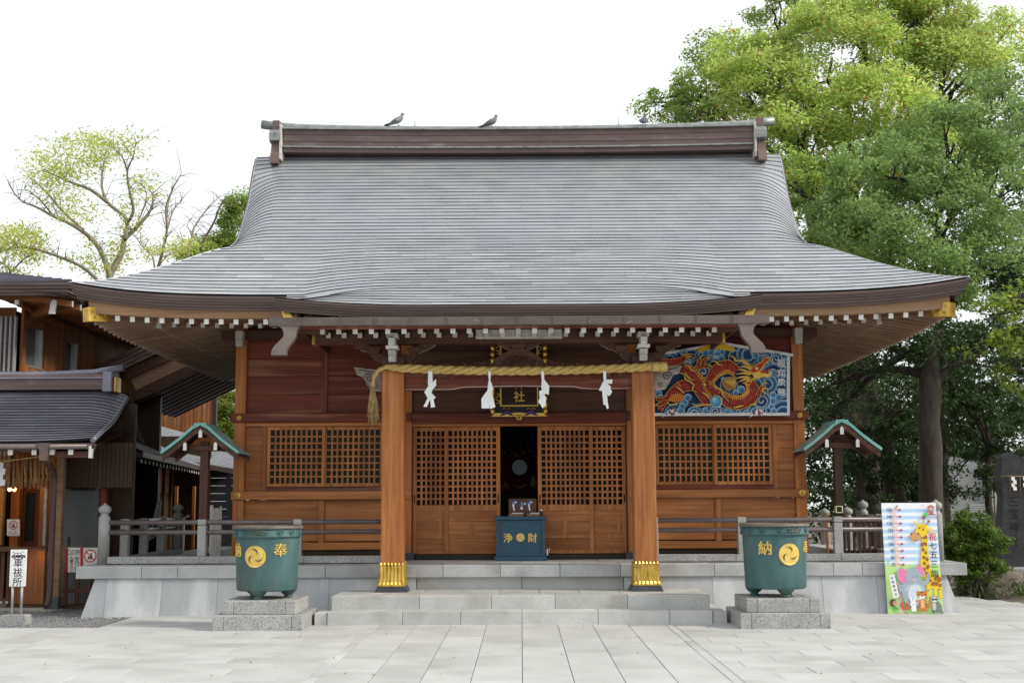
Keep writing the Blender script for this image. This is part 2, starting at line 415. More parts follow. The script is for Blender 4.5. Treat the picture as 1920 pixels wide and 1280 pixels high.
def leafmat(name, greens, trans=0.35, rare=None, rough=0.5):
    m, n, l, b = newmat(name)
    g = n.new('ShaderNodeNewGeometry')
    cr = n.new('ShaderNodeValToRGB'); el = cr.color_ramp.elements
    stops = [(i / max(1, len(greens) - 1) * (0.975 if rare else 1.0), c) for i, c in enumerate(greens)]
    if rare: stops += [(0.982, rare), (1.0, rare)]
    while len(el) < len(stops): el.new(0.5)
    for e, (p, c) in zip(el, stops): e.position = p; e.color = (*c, 1)
    l.new(g.outputs['Random Per Island'], cr.inputs[0])
    tc = n.new('ShaderNodeTexCoord')
    nz = n.new('ShaderNodeTexNoise'); nz.inputs['Scale'].default_value = 0.55; nz.inputs['Detail'].default_value = 3
    l.new(tc.outputs['Object'], nz.inputs['Vector'])
    mr = n.new('ShaderNodeMapRange'); mr.inputs['From Min'].default_value = 0.3; mr.inputs['From Max'].default_value = 0.7
    mr.inputs['To Min'].default_value = 0.72; mr.inputs['To Max'].default_value = 1.25
    l.new(nz.outputs[0], mr.inputs['Value'])
    ml = n.new('ShaderNodeVectorMath'); ml.operation = 'SCALE'
    l.new(cr.outputs[0], ml.inputs[0]); l.new(mr.outputs[0], ml.inputs['Scale'])
    l.new(ml.outputs[0], b.inputs['Base Color'])
    b.inputs['Roughness'].default_value = rough
    b.inputs['Specular IOR Level'].default_value = 0.35
    tr = n.new('ShaderNodeBsdfTranslucent')
    m2 = n.new('ShaderNodeVectorMath'); m2.operation = 'SCALE'; m2.inputs['Scale'].default_value = 1.55
    l.new(ml.outputs[0], m2.inputs[0]); l.new(m2.outputs[0], tr.inputs['Color'])
    mx = n.new('ShaderNodeMixShader'); mx.inputs[0].default_value = trans
    l.new(b.outputs[0], mx.inputs[1]); l.new(tr.outputs[0], mx.inputs[2])
    l.new(mx.outputs[0], n['Material Output'].inputs['Surface'])
    return m

# ------------------------------------------------------------------ lettering (made first, while the scene is small)
TXT = {}
def make_text(chars, off):
    for ch in chars:
        c = bpy.data.curves.new('lettering', 'FONT')
        c.body = ch; c.size = 1.0; c.offset = 0.0 if ch == '奉' else off; c.resolution_u = 3
        c.align_x = 'CENTER'
        o = bpy.data.objects.new('lettering', c); COL.objects.link(o)
        dg = bpy.context.evaluated_depsgraph_get()
        me = bpy.data.meshes.new_from_object(o.evaluated_get(dg))
        v = [tuple(x.co) for x in me.vertices]; f = [tuple(p.vertices) for p in me.polygons]
        xs = [a[0] for a in v]; ys = [a[1] for a in v]
        cx, cy = (min(xs) + max(xs)) / 2, (min(ys) + max(ys)) / 2
        TXT[(ch, off)] = ([(a[0] - cx, a[1] - cy) for a in v], f, max(ys) - min(ys), max(xs) - min(xs))
        bpy.data.objects.remove(o); bpy.data.curves.remove(c); bpy.data.meshes.remove(me)
make_text('社神和樂備奉納浄財龍翔鳳舞祝七五三詣', 0.012)
make_text('車祓所この先受付後入館下さい社神和樂備三宝御ベビーカ使用禁止御遠慮', 0.004)
make_text(['150', '140', '130', '120', '110', '100', '90', '80', '70'], 0.004)
make_text(['145', '135', '125', '115', '105', '95', '85', '75'], 0.0)

def put_text(mb, ch, off, fn, size, m=0, thick=0.0):
    """lay a character on a surface: fn(a, b, d) gives the point a across, b up and d out of the surface"""
    v, f, h, w = TXT[(ch, off)]
    n = len(v)
    vs = [fn(a * size, b * size, thick) for a, b in v]
    fs = list(f)
    if thick:
        vs += [fn(a * size, b * size, 0.0) for a, b in v]
        cnt = {}
        for q in f:
            for i in range(len(q)):
                e = (q[i], q[(i + 1) % len(q)])
                cnt[e] = cnt.get(e, 0) + 1
        for (i, j) in cnt:
            if (j, i) not in cnt:
                fs.append((i, j, j + n, i + n))
    mb.add(vs, fs, m)

# ================================================================== the setting: ground and paving
g = MB(); g.box(-150, 150, -80, 260, -0.5, -0.05)
ground = g.build('ground', M['soil']); ground['kind'] = 'structure'
g = MB(); g.prism([(-9.5, -6), (9.5, -6), (9.5, 16.5), (8.0, 20.3), (7.45, 22.6), (6.2, 22.6), (6.2, 19.0), (-5.86, 19.0), (-5.75, 17.15), (-9.5, 17.15)], 'z', -0.2, -0.012)
pavement = g.build('pavement', M['joint']); pavement['kind'] = 'structure'
ORG[pavement.name] = Vector((0, 0, 0))
SLAB_MESH = {}
def in_view(x, y):
    if y < 11.2: return False
    u = 976 + x / y * FPX
    return -60 < u < 1980
far_slabs = MB()
def paving_slab(x0, x1, y0, y1):
    gp = 0.0036
    w, d = round(x1 - x0 - 2 * gp, 3), round(y1 - y0 - 2 * gp, 3)
    if w < 0.05 or d < 0.05: return
    cx, cy = (x0 + x1) / 2, (y0 + y1) / 2
    dz = random.uniform(-0.0012, 0.0012)
    if in_view(cx, cy):
        k = (w, d)
        if k not in SLAB_MESH:
            mb = MB(); mb.cbox(-w / 2, w / 2, -d / 2, d / 2, -0.08, 0, 0.003)
            me = mb.mesh('paving_slab'); me.materials.append(M['paving']); SLAB_MESH[k] = me
        link('paving_slab', SLAB_MESH[k], pavement, (cx, cy, dz), (random.uniform(-.0012, .0012), random.uniform(-.0012, .0012), 0))
    else:
        far_slabs.box(cx - w / 2, cx + w / 2, cy - d / 2, cy + d / 2, -0.08, dz)
aisle = [-2.04, -1.93, -1.43, -0.95, -0.48, 0.0, 0.48, 0.95, 1.43, 1.93, 2.04]
for i in range(10):
    y = 17.32 - (0.0 if i in (0, 9) else (0.28, 0.62, 0.12, 0.5)[i % 4])
    paving_slab(aisle[i], aisle[i + 1], y, 17.34)
    while y > -5.5:
        l_ = 1.02
        paving_slab(aisle[i], aisle[i + 1], y - l_, y)
        y -= l_
def rows(xa, xb, ytop, L, D, off):
    y, k = ytop, 0
    while y > -5.5:
        x = xa - (off * L * ((k * 2) % 5) / 5)
        while x < xb:
            p, q = max(xa, x), min(xb, x + L)
            if q - p > 0.06: paving_slab(p, q, y - D, y)
            x += L
        y -= D; k += 1
rows(2.04, 8.1, 18.86, 1.0, 0.46, 1.0)
rows(-5.70, -2.04, 18.86, 1.0, 0.46, 1.0)
rows(6.45, 7.75, 21.62, 1.0, 0.46, 1.0) if False else None
y = 18.86
while y < 22.3:
    b_ = 8.0 - (y - 20.3) * 0.24
    x = 6.47
    while x < b_ - 0.1:
        paving_slab(x, min(x + 0.62, b_), y, y + 0.46); x += 0.62
    y += 0.46
for k in range(24):
    paving_slab(-5.85, -5.70, 17.13 - (k + 1) * 0.95, 17.13 - k * 0.95)
for c in range(7):
    x1 = -5.85 - c * 0.5
    y = 17.13 - (0.4 * c) % 0.95
    if y < 17.12: paving_slab(x1 - 0.5, x1, y, 17.13)
    for k in range(23):
        paving_slab(x1 - 0.5, x1, y - 0.95, y); y -= 0.95
far_slabs.build('distant_slab', M['paving'], pavement, kind='stuff')

# gravel bed left of the podium
gv = MB()
for i in range(5200):
    x = random.uniform(-9.4, -5.72); y = random.uniform(17.2, 20.0)
    if x > -6.45 and y > 18.85: continue
    if x > -5.83 and y > 17.2 + (x + 5.83) * -8: continue
    r_ = random.uniform(0.008, 0.021)
    z = random.uniform(-0.035, -0.008)
    a = random.uniform(0, 6.28)
    pts = [(x + r_ * math.cos(a + k * 1.57) * random.uniform(.7, 1.2), y + r_ * math.sin(a + k * 1.57) * random.uniform(.7, 1.2), z) for k in range(4)]
    gv.add(pts + [(x, y, z + r_ * 0.9)], [(0, 1, 4), (1, 2, 4), (2, 3, 4), (3, 0, 4)])
gvo = gv.build('gravel', M['gravel']); gvo['kind'] = 'stuff'
tag(gvo, 'bed of loose grey gravel between the paving and the stone podium', 'gravel')
gb = MB(); gb.box(-9.5, -5.72, 17.15, 20.1, -0.3, -0.03)
gbo = gb.build('gravel_bed', mottled('gravel_bed', [(0.3, (0.14, 0.135, 0.13)), (0.55, (0.25, 0.25, 0.255)), (0.75, (0.36, 0.36, 0.37))], nscale=40, bump=0.6, bscale=45, rough=(.85, .95), rnd=0)); gbo['kind'] = 'structure'
pf = MB(); pf.box(-12, -5.9, 20.1, 30, -0.3, 0.02); pf.box(-12, -6.5, 20.0, 20.1, -0.3, 0.03)
pfo = pf.build('porch_floor', M['porch_floor']); pfo['kind'] = 'structure'
lf = MB()
for i in range(92):
    if i > 45: x, y = random.uniform(-5, 6), random.uniform(11.6, 17.2)
    elif i < 26: x, y = random.uniform(-7.9, -5.9), random.uniform(17.25, 19.4)
    else: x, y = random.uniform(7.3, 9.3), random.uniform(19.5, 23.5)
    if -6.6 < x < 0 and y > 18.6: y = 18.0
    a = random.uniform(0, 6.28); s_ = random.uniform(.02, .04) if i < 46 else random.uniform(.008, .018)
    lf.add([(x + s_ * math.cos(a), y + s_ * math.sin(a), .006), (x - s_ * .4 * math.sin(a), y + s_ * .4 * math.cos(a), .014), (x - s_ * math.cos(a), y - s_ * math.sin(a), .006), (x + s_ * .4 * math.sin(a), y - s_ * .4 * math.cos(a), .002)], [(0, 1, 2, 3)])
lfo = lf.build('fallen_leaves', mottled('dry_leaf', [(0.3, (0.20, 0.09, 0.03)), (0.7, (0.34, 0.2, 0.07))], nscale=2, rnd=0)); lfo['kind'] = 'stuff'

# ================================================================== stone steps
X0 = -0.03
st = thing('stone_steps', 'broad pale granite steps leading up to the shrine doors', 'steps', (X0, 18.2, 0))
def blocks(xs, y0, y1, z0, z1, mat, name='stone_block', parent=st, gap=0.0025, c=0.006):
    for a, b in zip(xs[:-1], xs[1:]):
        dy = random.uniform(-.0015, .0015)
        mb = MB(); mb.cbox(a + gap, b - gap, y0 + dy, y1, z0, z1, c)
        mb.build(name, mat, parent)
blocks([-2.64, -1.62, -0.83, 0.0, 1.03, 2.0, 2.58], 17.30, 17.66, -0.05, 0.18, M['granite_step'])
blocks([-2.82, -2.645], 17.33, 18.7, -0.05, 0.165, M['granite_step'])
blocks([2.585, 2.78], 17.33, 18.7, -0.05, 0.165, M['granite_step'])
blocks([-2.64, -1.42, -0.42, 0.46, 1.46, 2.60], 17.66, 18.02, 0.0, 0.36, M['granite_step'])
blocks([-2.64, -2.0, -1.43, -0.88, -0.32, 0.25, 0.82, 1.4, 2.0, 2.60], 18.022, 19.0, 0.0, 0.359, M['granite_step'], 'tread_slab')
blocks([-1.57, 0.0, 1.52], 19.0, 19.24, 0.3, 0.54, M['granite_step'])

# ================================================================== stone podium
pod = thing('stone_podium', 'long low podium of pale granite slabs under the shrine hall', 'podium', (X0, 23, 0))
core = MB(); core.box(-6.2, 6.15, 19.3, 27.5, -0.2, 0.53); core.build('podium_core', M['joint'], pod)
fx = [-6.52, -6.18, -5.35, -4.52, -3.69, -2.86, -2.03, -1.57, 1.52, 2.02, 2.83, 3.64, 4.45, 5.26, 6.05, 6.46]
for a, b in zip(fx[:-1], fx[1:]):
    if a == -1.57: continue
    mb = MB()
    ta = a + 0.16 if a == fx[0] else a
    tb = b - 0.16 if b == fx[-1] else b
    p = 0.002
    vs = [(a + p, 18.80, -.05), (b - p, 18.80, -.05), (b - p, 19.3, -.05), (a + p, 19.3, -.05), (ta + p, 18.935, .54), (tb - p, 18.935, .54), (tb - p, 19.3, .54), (ta + p, 19.3, .54)]
    mb.add(vs, [(0, 1, 5, 4), (1, 2, 6, 5), (2, 3, 7, 6), (3, 0, 4, 7), (4, 5, 6, 7), (3, 2, 1, 0)])
    mb.build('facing_slab', M['facing'], pod)
for sgn, xe in ((-1, -6.52), (1, 6.46)):
    for k in range(8):
        y0, y1 = 19.3 + k * 1.03, 19.3 + (k + 1) * 1.03 - .004
        xi = xe - sgn * 0.16
        vs = [(xe, y0, -.05), (xe, y1, -.05), (xe - sgn * .4, y1, -.05), (xe - sgn * .4, y0, -.05), (xi, y0, .54), (xi, y1, .54), (xe - sgn * .4, y1, .54), (xe - sgn * .4, y0, .54)]
        mb = MB(); mb.add(vs, [(0, 1, 5, 4), (1, 2, 6, 5), (2, 3, 7, 6), (3, 0, 4, 7), (4, 5, 6, 7)]); mb.build('facing_slab', M['facing'], pod)
cx_ = [-6.64, -5.66, -5.12, -3.62, -2.92, -2.02, -1.17, -0.32, 0.57, 1.47, 2.02, 2.86, 3.40, 4.62, 5.05, 6.02, 6.60]
blocks(cx_, 18.89, 19.75, 0.54, 0.72, M['granite'], 'coping_stone', pod, c=0.008)
for k in range(7):
    blocks([-6.64, -6.0], 19.752 + k * 1.1, 19.752 + (k + 1) * 1.1 - .004, 0.54, 0.72, M['granite'], 'coping_stone', pod)
    blocks([5.96, 6.60], 19.752 + k * 1.1, 19.752 + (k + 1) * 1.1 - .004, 0.54, 0.72, M['granite'], 'coping_stone', pod)
blocks([-6.0, -4.8, -3.6, -2.4, -1.2, 0, 1.2, 2.4, 3.6, 4.8, 5.96], 19.752, 20.85, 0.50, 0.717, M['granite_step'], 'floor_slab', pod)

# ================================================================== railings on the podium
def giboshi(cx, cy, z0, z1, parent, r=0.088, name='finial_post'):
    h = z1 - z0
    mb = MB()
    mb.lathe([(0.0, z0), (r, z0), (r, z1 - .24), (r * .96, z1 - .215), (r * .80, z1 - .20), (r * .66, z1 - .185), (r * .62, z1 - .165), (r * .70, z1 - .155), (r * .95, z1 - .14),
              (r * 1.08, z1 - .11), (r * 1.08, z1 - .085), (r * .95, z1 - .055), (r * .6, z1 - .035), (r * .30, z1 - .022), (r * .16, z1), (0, z1)], 20, cx, cy)
    return mb.build(name, M['granite_dark'], parent)
def railing(sgn, label):
    t = thing('stone_railing', label, 'railing', (sgn * 4.3 + X0, 19.5, 0.72), 'railings along the podium edge')
    S = lambda a: sorted((X0 + sgn * a[0], X0 + sgn * a[1]))
    for a in ((6.31, 4.9), (4.895, 3.3), (3.295, 2.08)):
        x0, x1 = S(a); mb = MB(); mb.cbox(x0, x1, 19.38, 19.58, 0.735, 0.84, .006); mb.build('sill_stone', M['granite_dark'], t)
    for a in (6.1, 5.3, 4.5, 3.7, 2.9, 2.3):
        x0, x1 = S((a, a - 0.16)); mb = MB(); mb.box(x0, x1, 19.42, 19.56, 0.718, 0.7352); mb.build('spacer', M['granite_dark'], t)
    giboshi(X0 + sgn * 6.40, 19.48, 0.72, 1.655, t)
    giboshi(X0 + sgn * 6.40, 23.62, 0.72, 1.655, t)
    for px, y0 in ((4.88, 19.48), (3.41, 19.48), (2.06, 19.48), (6.40, 20.52), (6.40, 21.55), (6.40, 22.6)):
        mb = MB(); mb.cbox(X0 + sgn * px - .064, X0 + sgn * px + .064, y0 - .064, y0 + .064, .8402 if y0 < 20 else .72, 1.31, .006)
        mb.cbox(X0 + sgn * px - .064, X0 + sgn * px + .064, y0 - .064, y0 + .064, 1.318, 1.40, .006)
        mb.build('post', M['granite_dark'], t)
    for z in (1.355, 1.205):
        mb = MB(); mb.tube([(X0 + sgn * 6.34, 19.48, z), (X0 + sgn * 2.0, 19.48, z)], 0.036, 12); mb.build('rail', M['pipe'], t)
        mb = MB(); mb.tube([(X0 + sgn * 6.40, 19.56, z), (X0 + sgn * 6.40, 23.56, z)], 0.034, 10); mb.build('rail', M['pipe'], t)
    x0, x1 = S((6.5, 6.3)); mb = MB(); mb.cbox(x0, x1, 19.6, 23.7, .718, .80, .006); mb.build('sill_stone', M['granite_dark'], t)
railing(-1, 'granite and pipe railing with its square posts in plain view, beside the gravel bed')
railing(1, 'granite and pipe railing running behind the animal height board')

# ================================================================== the shrine hall
hall = thing('shrine_hall', 'wooden shrine hall with sweeping grey shingled roof and projecting porch', 'shrine', (X0, 23.6, 0.72))
YW = 20.7
def hb(name, mat, x0, x1, y0, y1, z0, z1, c=0.006, parent=hall):
    mb = MB(); mb.cbox(x0 + X0, x1 + X0, y0, y1, z0, z1, c)
    return mb.build(name, mat, parent)
# --- posts on the wall line
for x in (-4.61, 4.61):
    hb('corner_post', M['wood_z'], x - .09, x + .09, YW - .04, YW + .16, 0.735, 4.55)
    hb('corner_post', M['wood_z'], x - .09, x + .09, 26.54, 26.74, 0.735, 4.55)
for x in (-1.86, 1.86):
    hb('door_post', M['wood_z'], x - .09, x + .09, YW - .04, YW + .16, 0.735, 4.55)
# --- thresholds (dark)
hb('threshold', M['black'], -4.70, 4.70, YW - .035, YW + .2, 0.718, 0.80)
# --- long beams, proud of the posts
def nageshi(z0, z1, xs, mat):
    for a, b in xs: hb('tie_beam', mat, a, b, YW - .085, YW - .042, z0, z1, .008)
nageshi(2.965, 3.11, [(-4.76, -1.775), (1.775, 4.76)], M['red_x'])
nageshi(1.70, 1.835, [(-4.72, -1.77), (1.77, 4.72)], M['wood_x'])
hb('lintel', M['red_x'], -1.775, 1.775, YW - .06, YW + .03, 2.93, 3.10)
hb('door_head', M['wood_x'], -1.77, 1.77, YW - .02, YW + .05, 2.885, 2.928)
# --- side bays
for s in (-1, 1):
    def sx(a, b): return sorted((s * a, s * b))
    # upper plank wall: two fields, five planks each
    for fa, fb in ((4.52, 3.275), (3.18, 1.95)):
        zs = [3.112, 3.43, 3.735, 4.03, 4.32, 4.56]
        for z0, z1 in zip(zs[:-1], zs[1:]):
            x0, x1 = sx(fa, fb)
            hb('plank', M['red_x'], x0, x1, YW + .03 + random.uniform(0, .006), YW + .07, z0 + .002, z1 - .002, .004)
    x0, x1 = sx(3.275, 3.18); hb('stud', M['red_z'], x0, x1, YW - .01, YW + .10, 3.112, 4.56)
    # small plank field beside the window
    x0, x1 = sx(4.52, 4.235)
    for z0, z1 in ((1.838, 2.14), (2.144, 2.50), (2.504, 2.90)): hb('plank', M['wood_x'], x0, x1, YW + .03, YW + .07, z0, z1, .004)
    hb('head_rail', M['wood_x'], *sx(4.52, 1.95), YW - .02, YW + .08, 2.902, 2.963)
    x0, x1 = sx(4.235, 4.165); hb('stud', M['wood_z'], x0, x1, YW - .012, YW + .1, 1.838, 2.90)
    # window sill
    hb('window_sill', M['red_x'], *sx(4.165, 1.95), YW - .025, YW + .1, 1.838, 1.905)
    # window with two lattice sashes
    for (a, b), dy in (((4.16, 3.20), 0.0), ((3.235, 2.245), 0.035)):
        x0, x1 = sx(a, b)
        mb = MB()
        mb.cbox(x0 + X0, x0 + .055 + X0, YW + .0 + dy, YW + .032 + dy, 1.908, 2.898, .004)
        mb.cbox(x1 - .055 + X0, x1 + X0, YW + .0 + dy, YW + .032 + dy, 1.908, 2.898, .004)
        mb.cbox(x0 + .0555 + X0, x1 - .0555 + X0, YW + .001 + dy, YW + .031 + dy, 1.908, 1.965, .004)
        mb.cbox(x0 + .0555 + X0, x1 - .0555 + X0, YW + .001 + dy, YW + .031 + dy, 2.84, 2.898, .004)
        w = mb.build('window', M['wood_z'], hall)
        lb = MB()
        n = 10; xa, xb = x0 + .055 + X0, x1 - .055 + X0
        pitch = (xb - xa) / n
        for i in range(1, n): lb.box(xa + i * pitch - .0145, xa + i * pitch + .0145, YW + .007 + dy, YW + .024 + dy, 1.965, 2.84)
        for j in range(1, 8):
            z = 1.965 + .875 * j / 8
            lb.box(xa, xb, YW + .003 + dy, YW + .0265 + dy, z - .0125, z + .0125)
        lb.build('lattice', M['wood_z'], w)
        pb = MB(); pb.box(xa - .02, xb + .02, YW + .028 + dy, YW + .031 + dy, 1.95, 2.86); pb.build('pane', M['pane'], w)
    x0, x1 = sx(2.245, 1.95); hb('jamb', M['wood_z'], x0, x1, YW - .005, YW + .08, 1.838, 2.90)
    # lower panelling
    for fa, fb in ((4.52, 3.30), (3.20, 1.95)):
        zs = [1.02, 1.355, 1.70]
        for z0, z1 in zip(zs[:-1], zs[1:]):
            x0, x1 = sx(fa, fb); hb('plank', M['wood_x'], x0, x1, YW + .03 + random.uniform(0, .006), YW + .07, z0 + .002, z1 - .003, .004)
    x0, x1 = sx(3.30, 3.20); hb('stud', M['wood_z'], x0, x1, YW - .01, YW + .1, 1.0, 1.698)
    hb('ground_sill', M['wood_x'], *sx(4.52, 1.95), YW - .03, YW + .12, 0.885, 1.005)
    hb('kick_board', M['gloom_x'], *sx(4.52, 1.95), YW + .02, YW + .12, 0.80, 0.883)
    # side wall planks running back
    for z0, z1 in zip([0.8, 1.25, 1.7, 2.15, 2.6, 3.05, 3.5, 3.95], [1.25, 1.7, 2.15, 2.6, 3.05, 3.5, 3.95, 4.56]):
        xo = sorted((s * 4.63, s * 4.57))
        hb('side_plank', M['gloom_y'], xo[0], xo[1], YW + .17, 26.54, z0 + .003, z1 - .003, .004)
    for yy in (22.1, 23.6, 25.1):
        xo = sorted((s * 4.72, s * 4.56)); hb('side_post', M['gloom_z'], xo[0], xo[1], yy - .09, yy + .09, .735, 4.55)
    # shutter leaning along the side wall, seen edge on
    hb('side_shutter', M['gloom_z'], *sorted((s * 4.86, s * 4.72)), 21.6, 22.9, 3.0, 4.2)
# centre wall over the doors
zs = [3.102, 3.46, 3.80, 4.14, 4.56]
for z0, z1 in zip(zs[:-1], zs[1:]): hb('plank', M['dark_x'], -1.77, 1.77, YW + .03, YW + .07, z0 + .002, z1 - .002, .004)
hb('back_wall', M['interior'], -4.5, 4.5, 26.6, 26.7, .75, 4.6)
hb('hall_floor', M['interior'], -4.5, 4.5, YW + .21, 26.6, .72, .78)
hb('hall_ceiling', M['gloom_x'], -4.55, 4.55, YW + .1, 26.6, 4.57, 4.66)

# --- sliding doors
def door(x0, x1, y, ncol, parent_label=None):
    mb = MB(); f = 0.065
    xa, xb = x0 + X0, x1 + X0
    zb, zl, zt, z1 = 0.805, 1.60, 2.815, 2.884
    for p, q in ((xa, xa + f), (xb - f, xb)): mb.cbox(p, q, y, y + .036, zb, z1, .004)
    for za, zc in ((zt, z1), (1.50, zl), (1.335, 1.375), (1.055, 1.105), (zb, .86)):
        mb.cbox(xa + f + .0005, xb - f - .0005, y + .001, y + .035, za, zc, .004)
    ca, cb = xa + f + .0005, xb - f - .0005
    cm = ca + (cb - ca) * (0.86 if ncol < 8 else 0.48)
    mb.cbox(cm - .03, cm + .03, y + .002, y + .034, 1.1055, 1.3345, .004)
    d = mb.build('sliding_door', M['wood_z'], hall)
    lb = MB(); pitch = (cb - ca) / ncol
    for i in range(1, ncol): lb.box(ca + i * pitch - .016, ca + i * pitch + .016, y + .008, y + .026, zl, zt)
    for j in range(1, 12):
        z = zl + (zt - zl) * j / 12
        lb.box(ca, cb, y + .004, y + .029, z - .0145, z + .0145)
    lb.build('lattice', M['wood_z'], d)
    for (za, zc) in ((.86, 1.055), (1.105, 1.335), (1.375, 1.50)):
        pb = MB(); pb.box(ca, cb, y + .014, y + .024, za, zc); pb.build('panel', M['wood_x'], d)
    pb = MB(); pb.box(ca - .01, cb + .01, y + .031, y + .034, zl - .02, zt + .02); pb.build('pane', M['pane_black'], d)
    return d
def pull(d, x, y):
    mb = MB(); mb.box(x + X0 - .011, x + X0 + .011, y - .003, y + .004, 1.63, 1.76); mb.build('door_pull', M['black'], d)
d1 = door(-1.76, -1.16, YW + .10, 6); pull(d1, -1.73, YW + .10)
d2 = door(-1.235, -0.315, YW + .058, 10); pull(d2, -.347, YW + .058)
d3 = door(0.305, 1.215, YW + .058, 10); pull(d3, .337, YW + .058)
d4 = door(1.14, 1.76, YW + .10, 6); pull(d4, 1.73, YW + .10)
# stone bases under the door posts
for x in (-1.86, 1.86): hb('post_base', M['slate'], x - .14, x + .14, YW - .09, YW - .04, .719, .83)

# --- gilt fittings
def rosette(x, z, y, r=.048):
    mb = MB()
    for k in range(6):
        a = k * math.pi / 3 + .52
        mb.ball((x + X0 + math.cos(a) * r * .62, y, z + math.sin(a) * r * .62), (r * .40, .016, r * .40), 8, 5)
    mb.ball((x + X0, y - .004, z), (r * .38, .022, r * .38), 8, 5)
    mb.build('gilt_rosette', M['gold'], hall)
def boss(x, z, y, r=.058):
    mb = MB()
    pr = [(r, 0), (r, .012), (r * .8, .02), (r * .62, .014), (r * .5, .03), (0, .036)]
    vs, fs, n = [], [], 18
    for (rr, d) in pr:
        for k in range(n):
            a = 2 * math.pi * k / n; vs.append((x + X0 + rr * math.cos(a), y - d, z + rr * math.sin(a)))
    for i in range(len(pr) - 1):
        for k in range(n): fs.append((i * n + k, i * n + (k + 1) % n, (i + 1) * n + (k + 1) % n, (i + 1) * n + k))
    mb.add(vs, fs, 0, True); mb.build('gilt_boss', M['gold'], hall)
for x in (-4.61, -1.87, 1.87, 4.61):
    rosette(x, 3.035, YW - .09 if abs(x) > 3 else YW - .066)
    boss(x, 1.768, YW - .086 if abs(x) > 3 else YW - .045)
# under-eave wall plate with carved ends
hb('wall_plate', M['dark_x'], -4.95, 4.95, YW - .06, YW + .12, 4.34, 4.50)
for s in (-1, 1):
    for yy in (YW - .25,):
        mb = MB(); mb.cbox(X0 + s * 4.61 - .065, X0 + s * 4.61 + .065, yy, YW - .062, 4.33, 4.47, .006); mb.build('beam_nose', M['grey_white'], hall)
        mb = MB(); mb.cbox(X0 + s * 4.61 - .06, X0 + s * 4.61 + .06, yy + .02, YW - .062, 4.21, 4.328, .006); mb.build('beam_nose', M['grey_white'], hall)
    cx = X0 + s * 4.70
    mb = MB(); mb.prism([(cx, 4.33), (cx + s * .27, 4.40), (cx + s * .24, 4.34), (cx + s * .20, 4.30), (cx + s * .12, 4.28), (cx + s * .08, 4.24), (cx, 4.23)], 'y', YW - .02, YW + .06)
    mb.build('carved_nose', M['dark_x'], hall)

# ================================================================== roof surface
EY, RY, TIP, VX = 18.5, 23.6, 6.77, 4.8          # eave line, ridge line, corner half-width, gable edge half-width
def main_z(t): return 4.71 + .56 * t + .0282 * t * t
def pc(t): q = t + .9; return 4.42 + .45 * q + .0275 * q * q
def wk(a): return 1 - min(1, max(0, (a - 1.6) / 1.62)) ** 2.6
def lift(a): return .23 * (max(0, a - 2.4) / 4.37) ** 4
def xb(t): return TIP - t if t < 1.97 else VX + .25 * (t - 1.97) / 3.13
def roof_z(x, t):
    a = abs(x)
    if t >= 0:
        z = main_z(t)
        if t < 2.2:
            z += wk(a) * max(0, pc(t) - z)
        z += lift(a) * max(0, 1 - t / 2.3) ** 2
        if t > 1.6:
            D = .34 * sstep(1.6, 3.0, t) * (1 - .95 * sstep(3.9, 5.0, t))
            z -= D * min(1, max(0, (a - (xb(max(t, 1.97)) - .62)) / .62)) ** 2
        return z
    low = 4.42 + (t + .9) * .155
    w = wk(a)
    return w * pc(t) + (1 - w) * low + .12 * (max(0, a - 1.3) / 2.17) ** 2 * min(1, max(0, -t / .5 + .2))
KX = 3.47
roof = thing('roof_group', '', '', (0, 0, 0)); bpy.data.objects.remove(roof)
ru = MB()
ts = frange(0, 5.1, 40)
ru.grid(lambda u, t: (X0 + u * xb(t), EY + t, roof_z(u * xb(t), t) - .02), frange(-1, 1, 61), ts)
ru.grid(lambda x, t: (X0 + x, EY + t, roof_z(x, t) - .02), frange(-KX, KX, 45), frange(-.9, .0, 10))
for s in (-1, 1):      # hips at the sides and the back slope
    ru.grid(lambda v, t: (X0 + s * (TIP - t), lerp(EY + t, 2 * RY - EY - t, v), main_z(t) + .23 * (max(0, (1 - 2 * v) * (5.1 - t) - .73) / 4.37) ** 4 * max(0, 1 - t / 2.3) ** 2 - .004), frange(0, 1, 25), frange(0, 1.95, 10))
ru.grid(lambda u, t: (X0 + u * xb(t), 2 * RY - EY - t, roof_z(u * xb(t), max(t, 0)) - (wk(abs(u * xb(t))) * max(0, pc(t) - main_z(t)) if t < 2.2 else 0)), frange(-1, 1, 25), frange(0, 5.1, 16))
roof = ru.build('roof', M['underlay_and_shade'], hall)
for s in (-1, 1):      # gable walls closed with boards
    mb = MB(); mb.prism([(RY - 2.9, 5.75), (RY + 2.9, 5.75), (RY, 8.0)], 'x', X0 + s * 4.35, X0 + s * 4.30); mb.build('gable_board', M['gloom_y'], hall)
    # barge edge under the verge
    pts_f = [(X0 + s * (xb(t) - .02), EY + t, roof_z(s * (xb(t)), t) - .10) for t in frange(2.0, 5.1, 14)]
    bb = MB()
    for p, q in zip(pts_f[:-1], pts_f[1:]): bb.bar(p, q, .10, .15, side=(1, 0, 0))
    for p, q in zip(pts_f[:-1], pts_f[1:]):
        bb.bar((p[0], 2 * RY - p[1], p[2]), (q[0], 2 * RY - q[1], q[2]), .10, .15, side=(1, 0, 0))
    bb.build('barge_board', M['fascia'], hall)
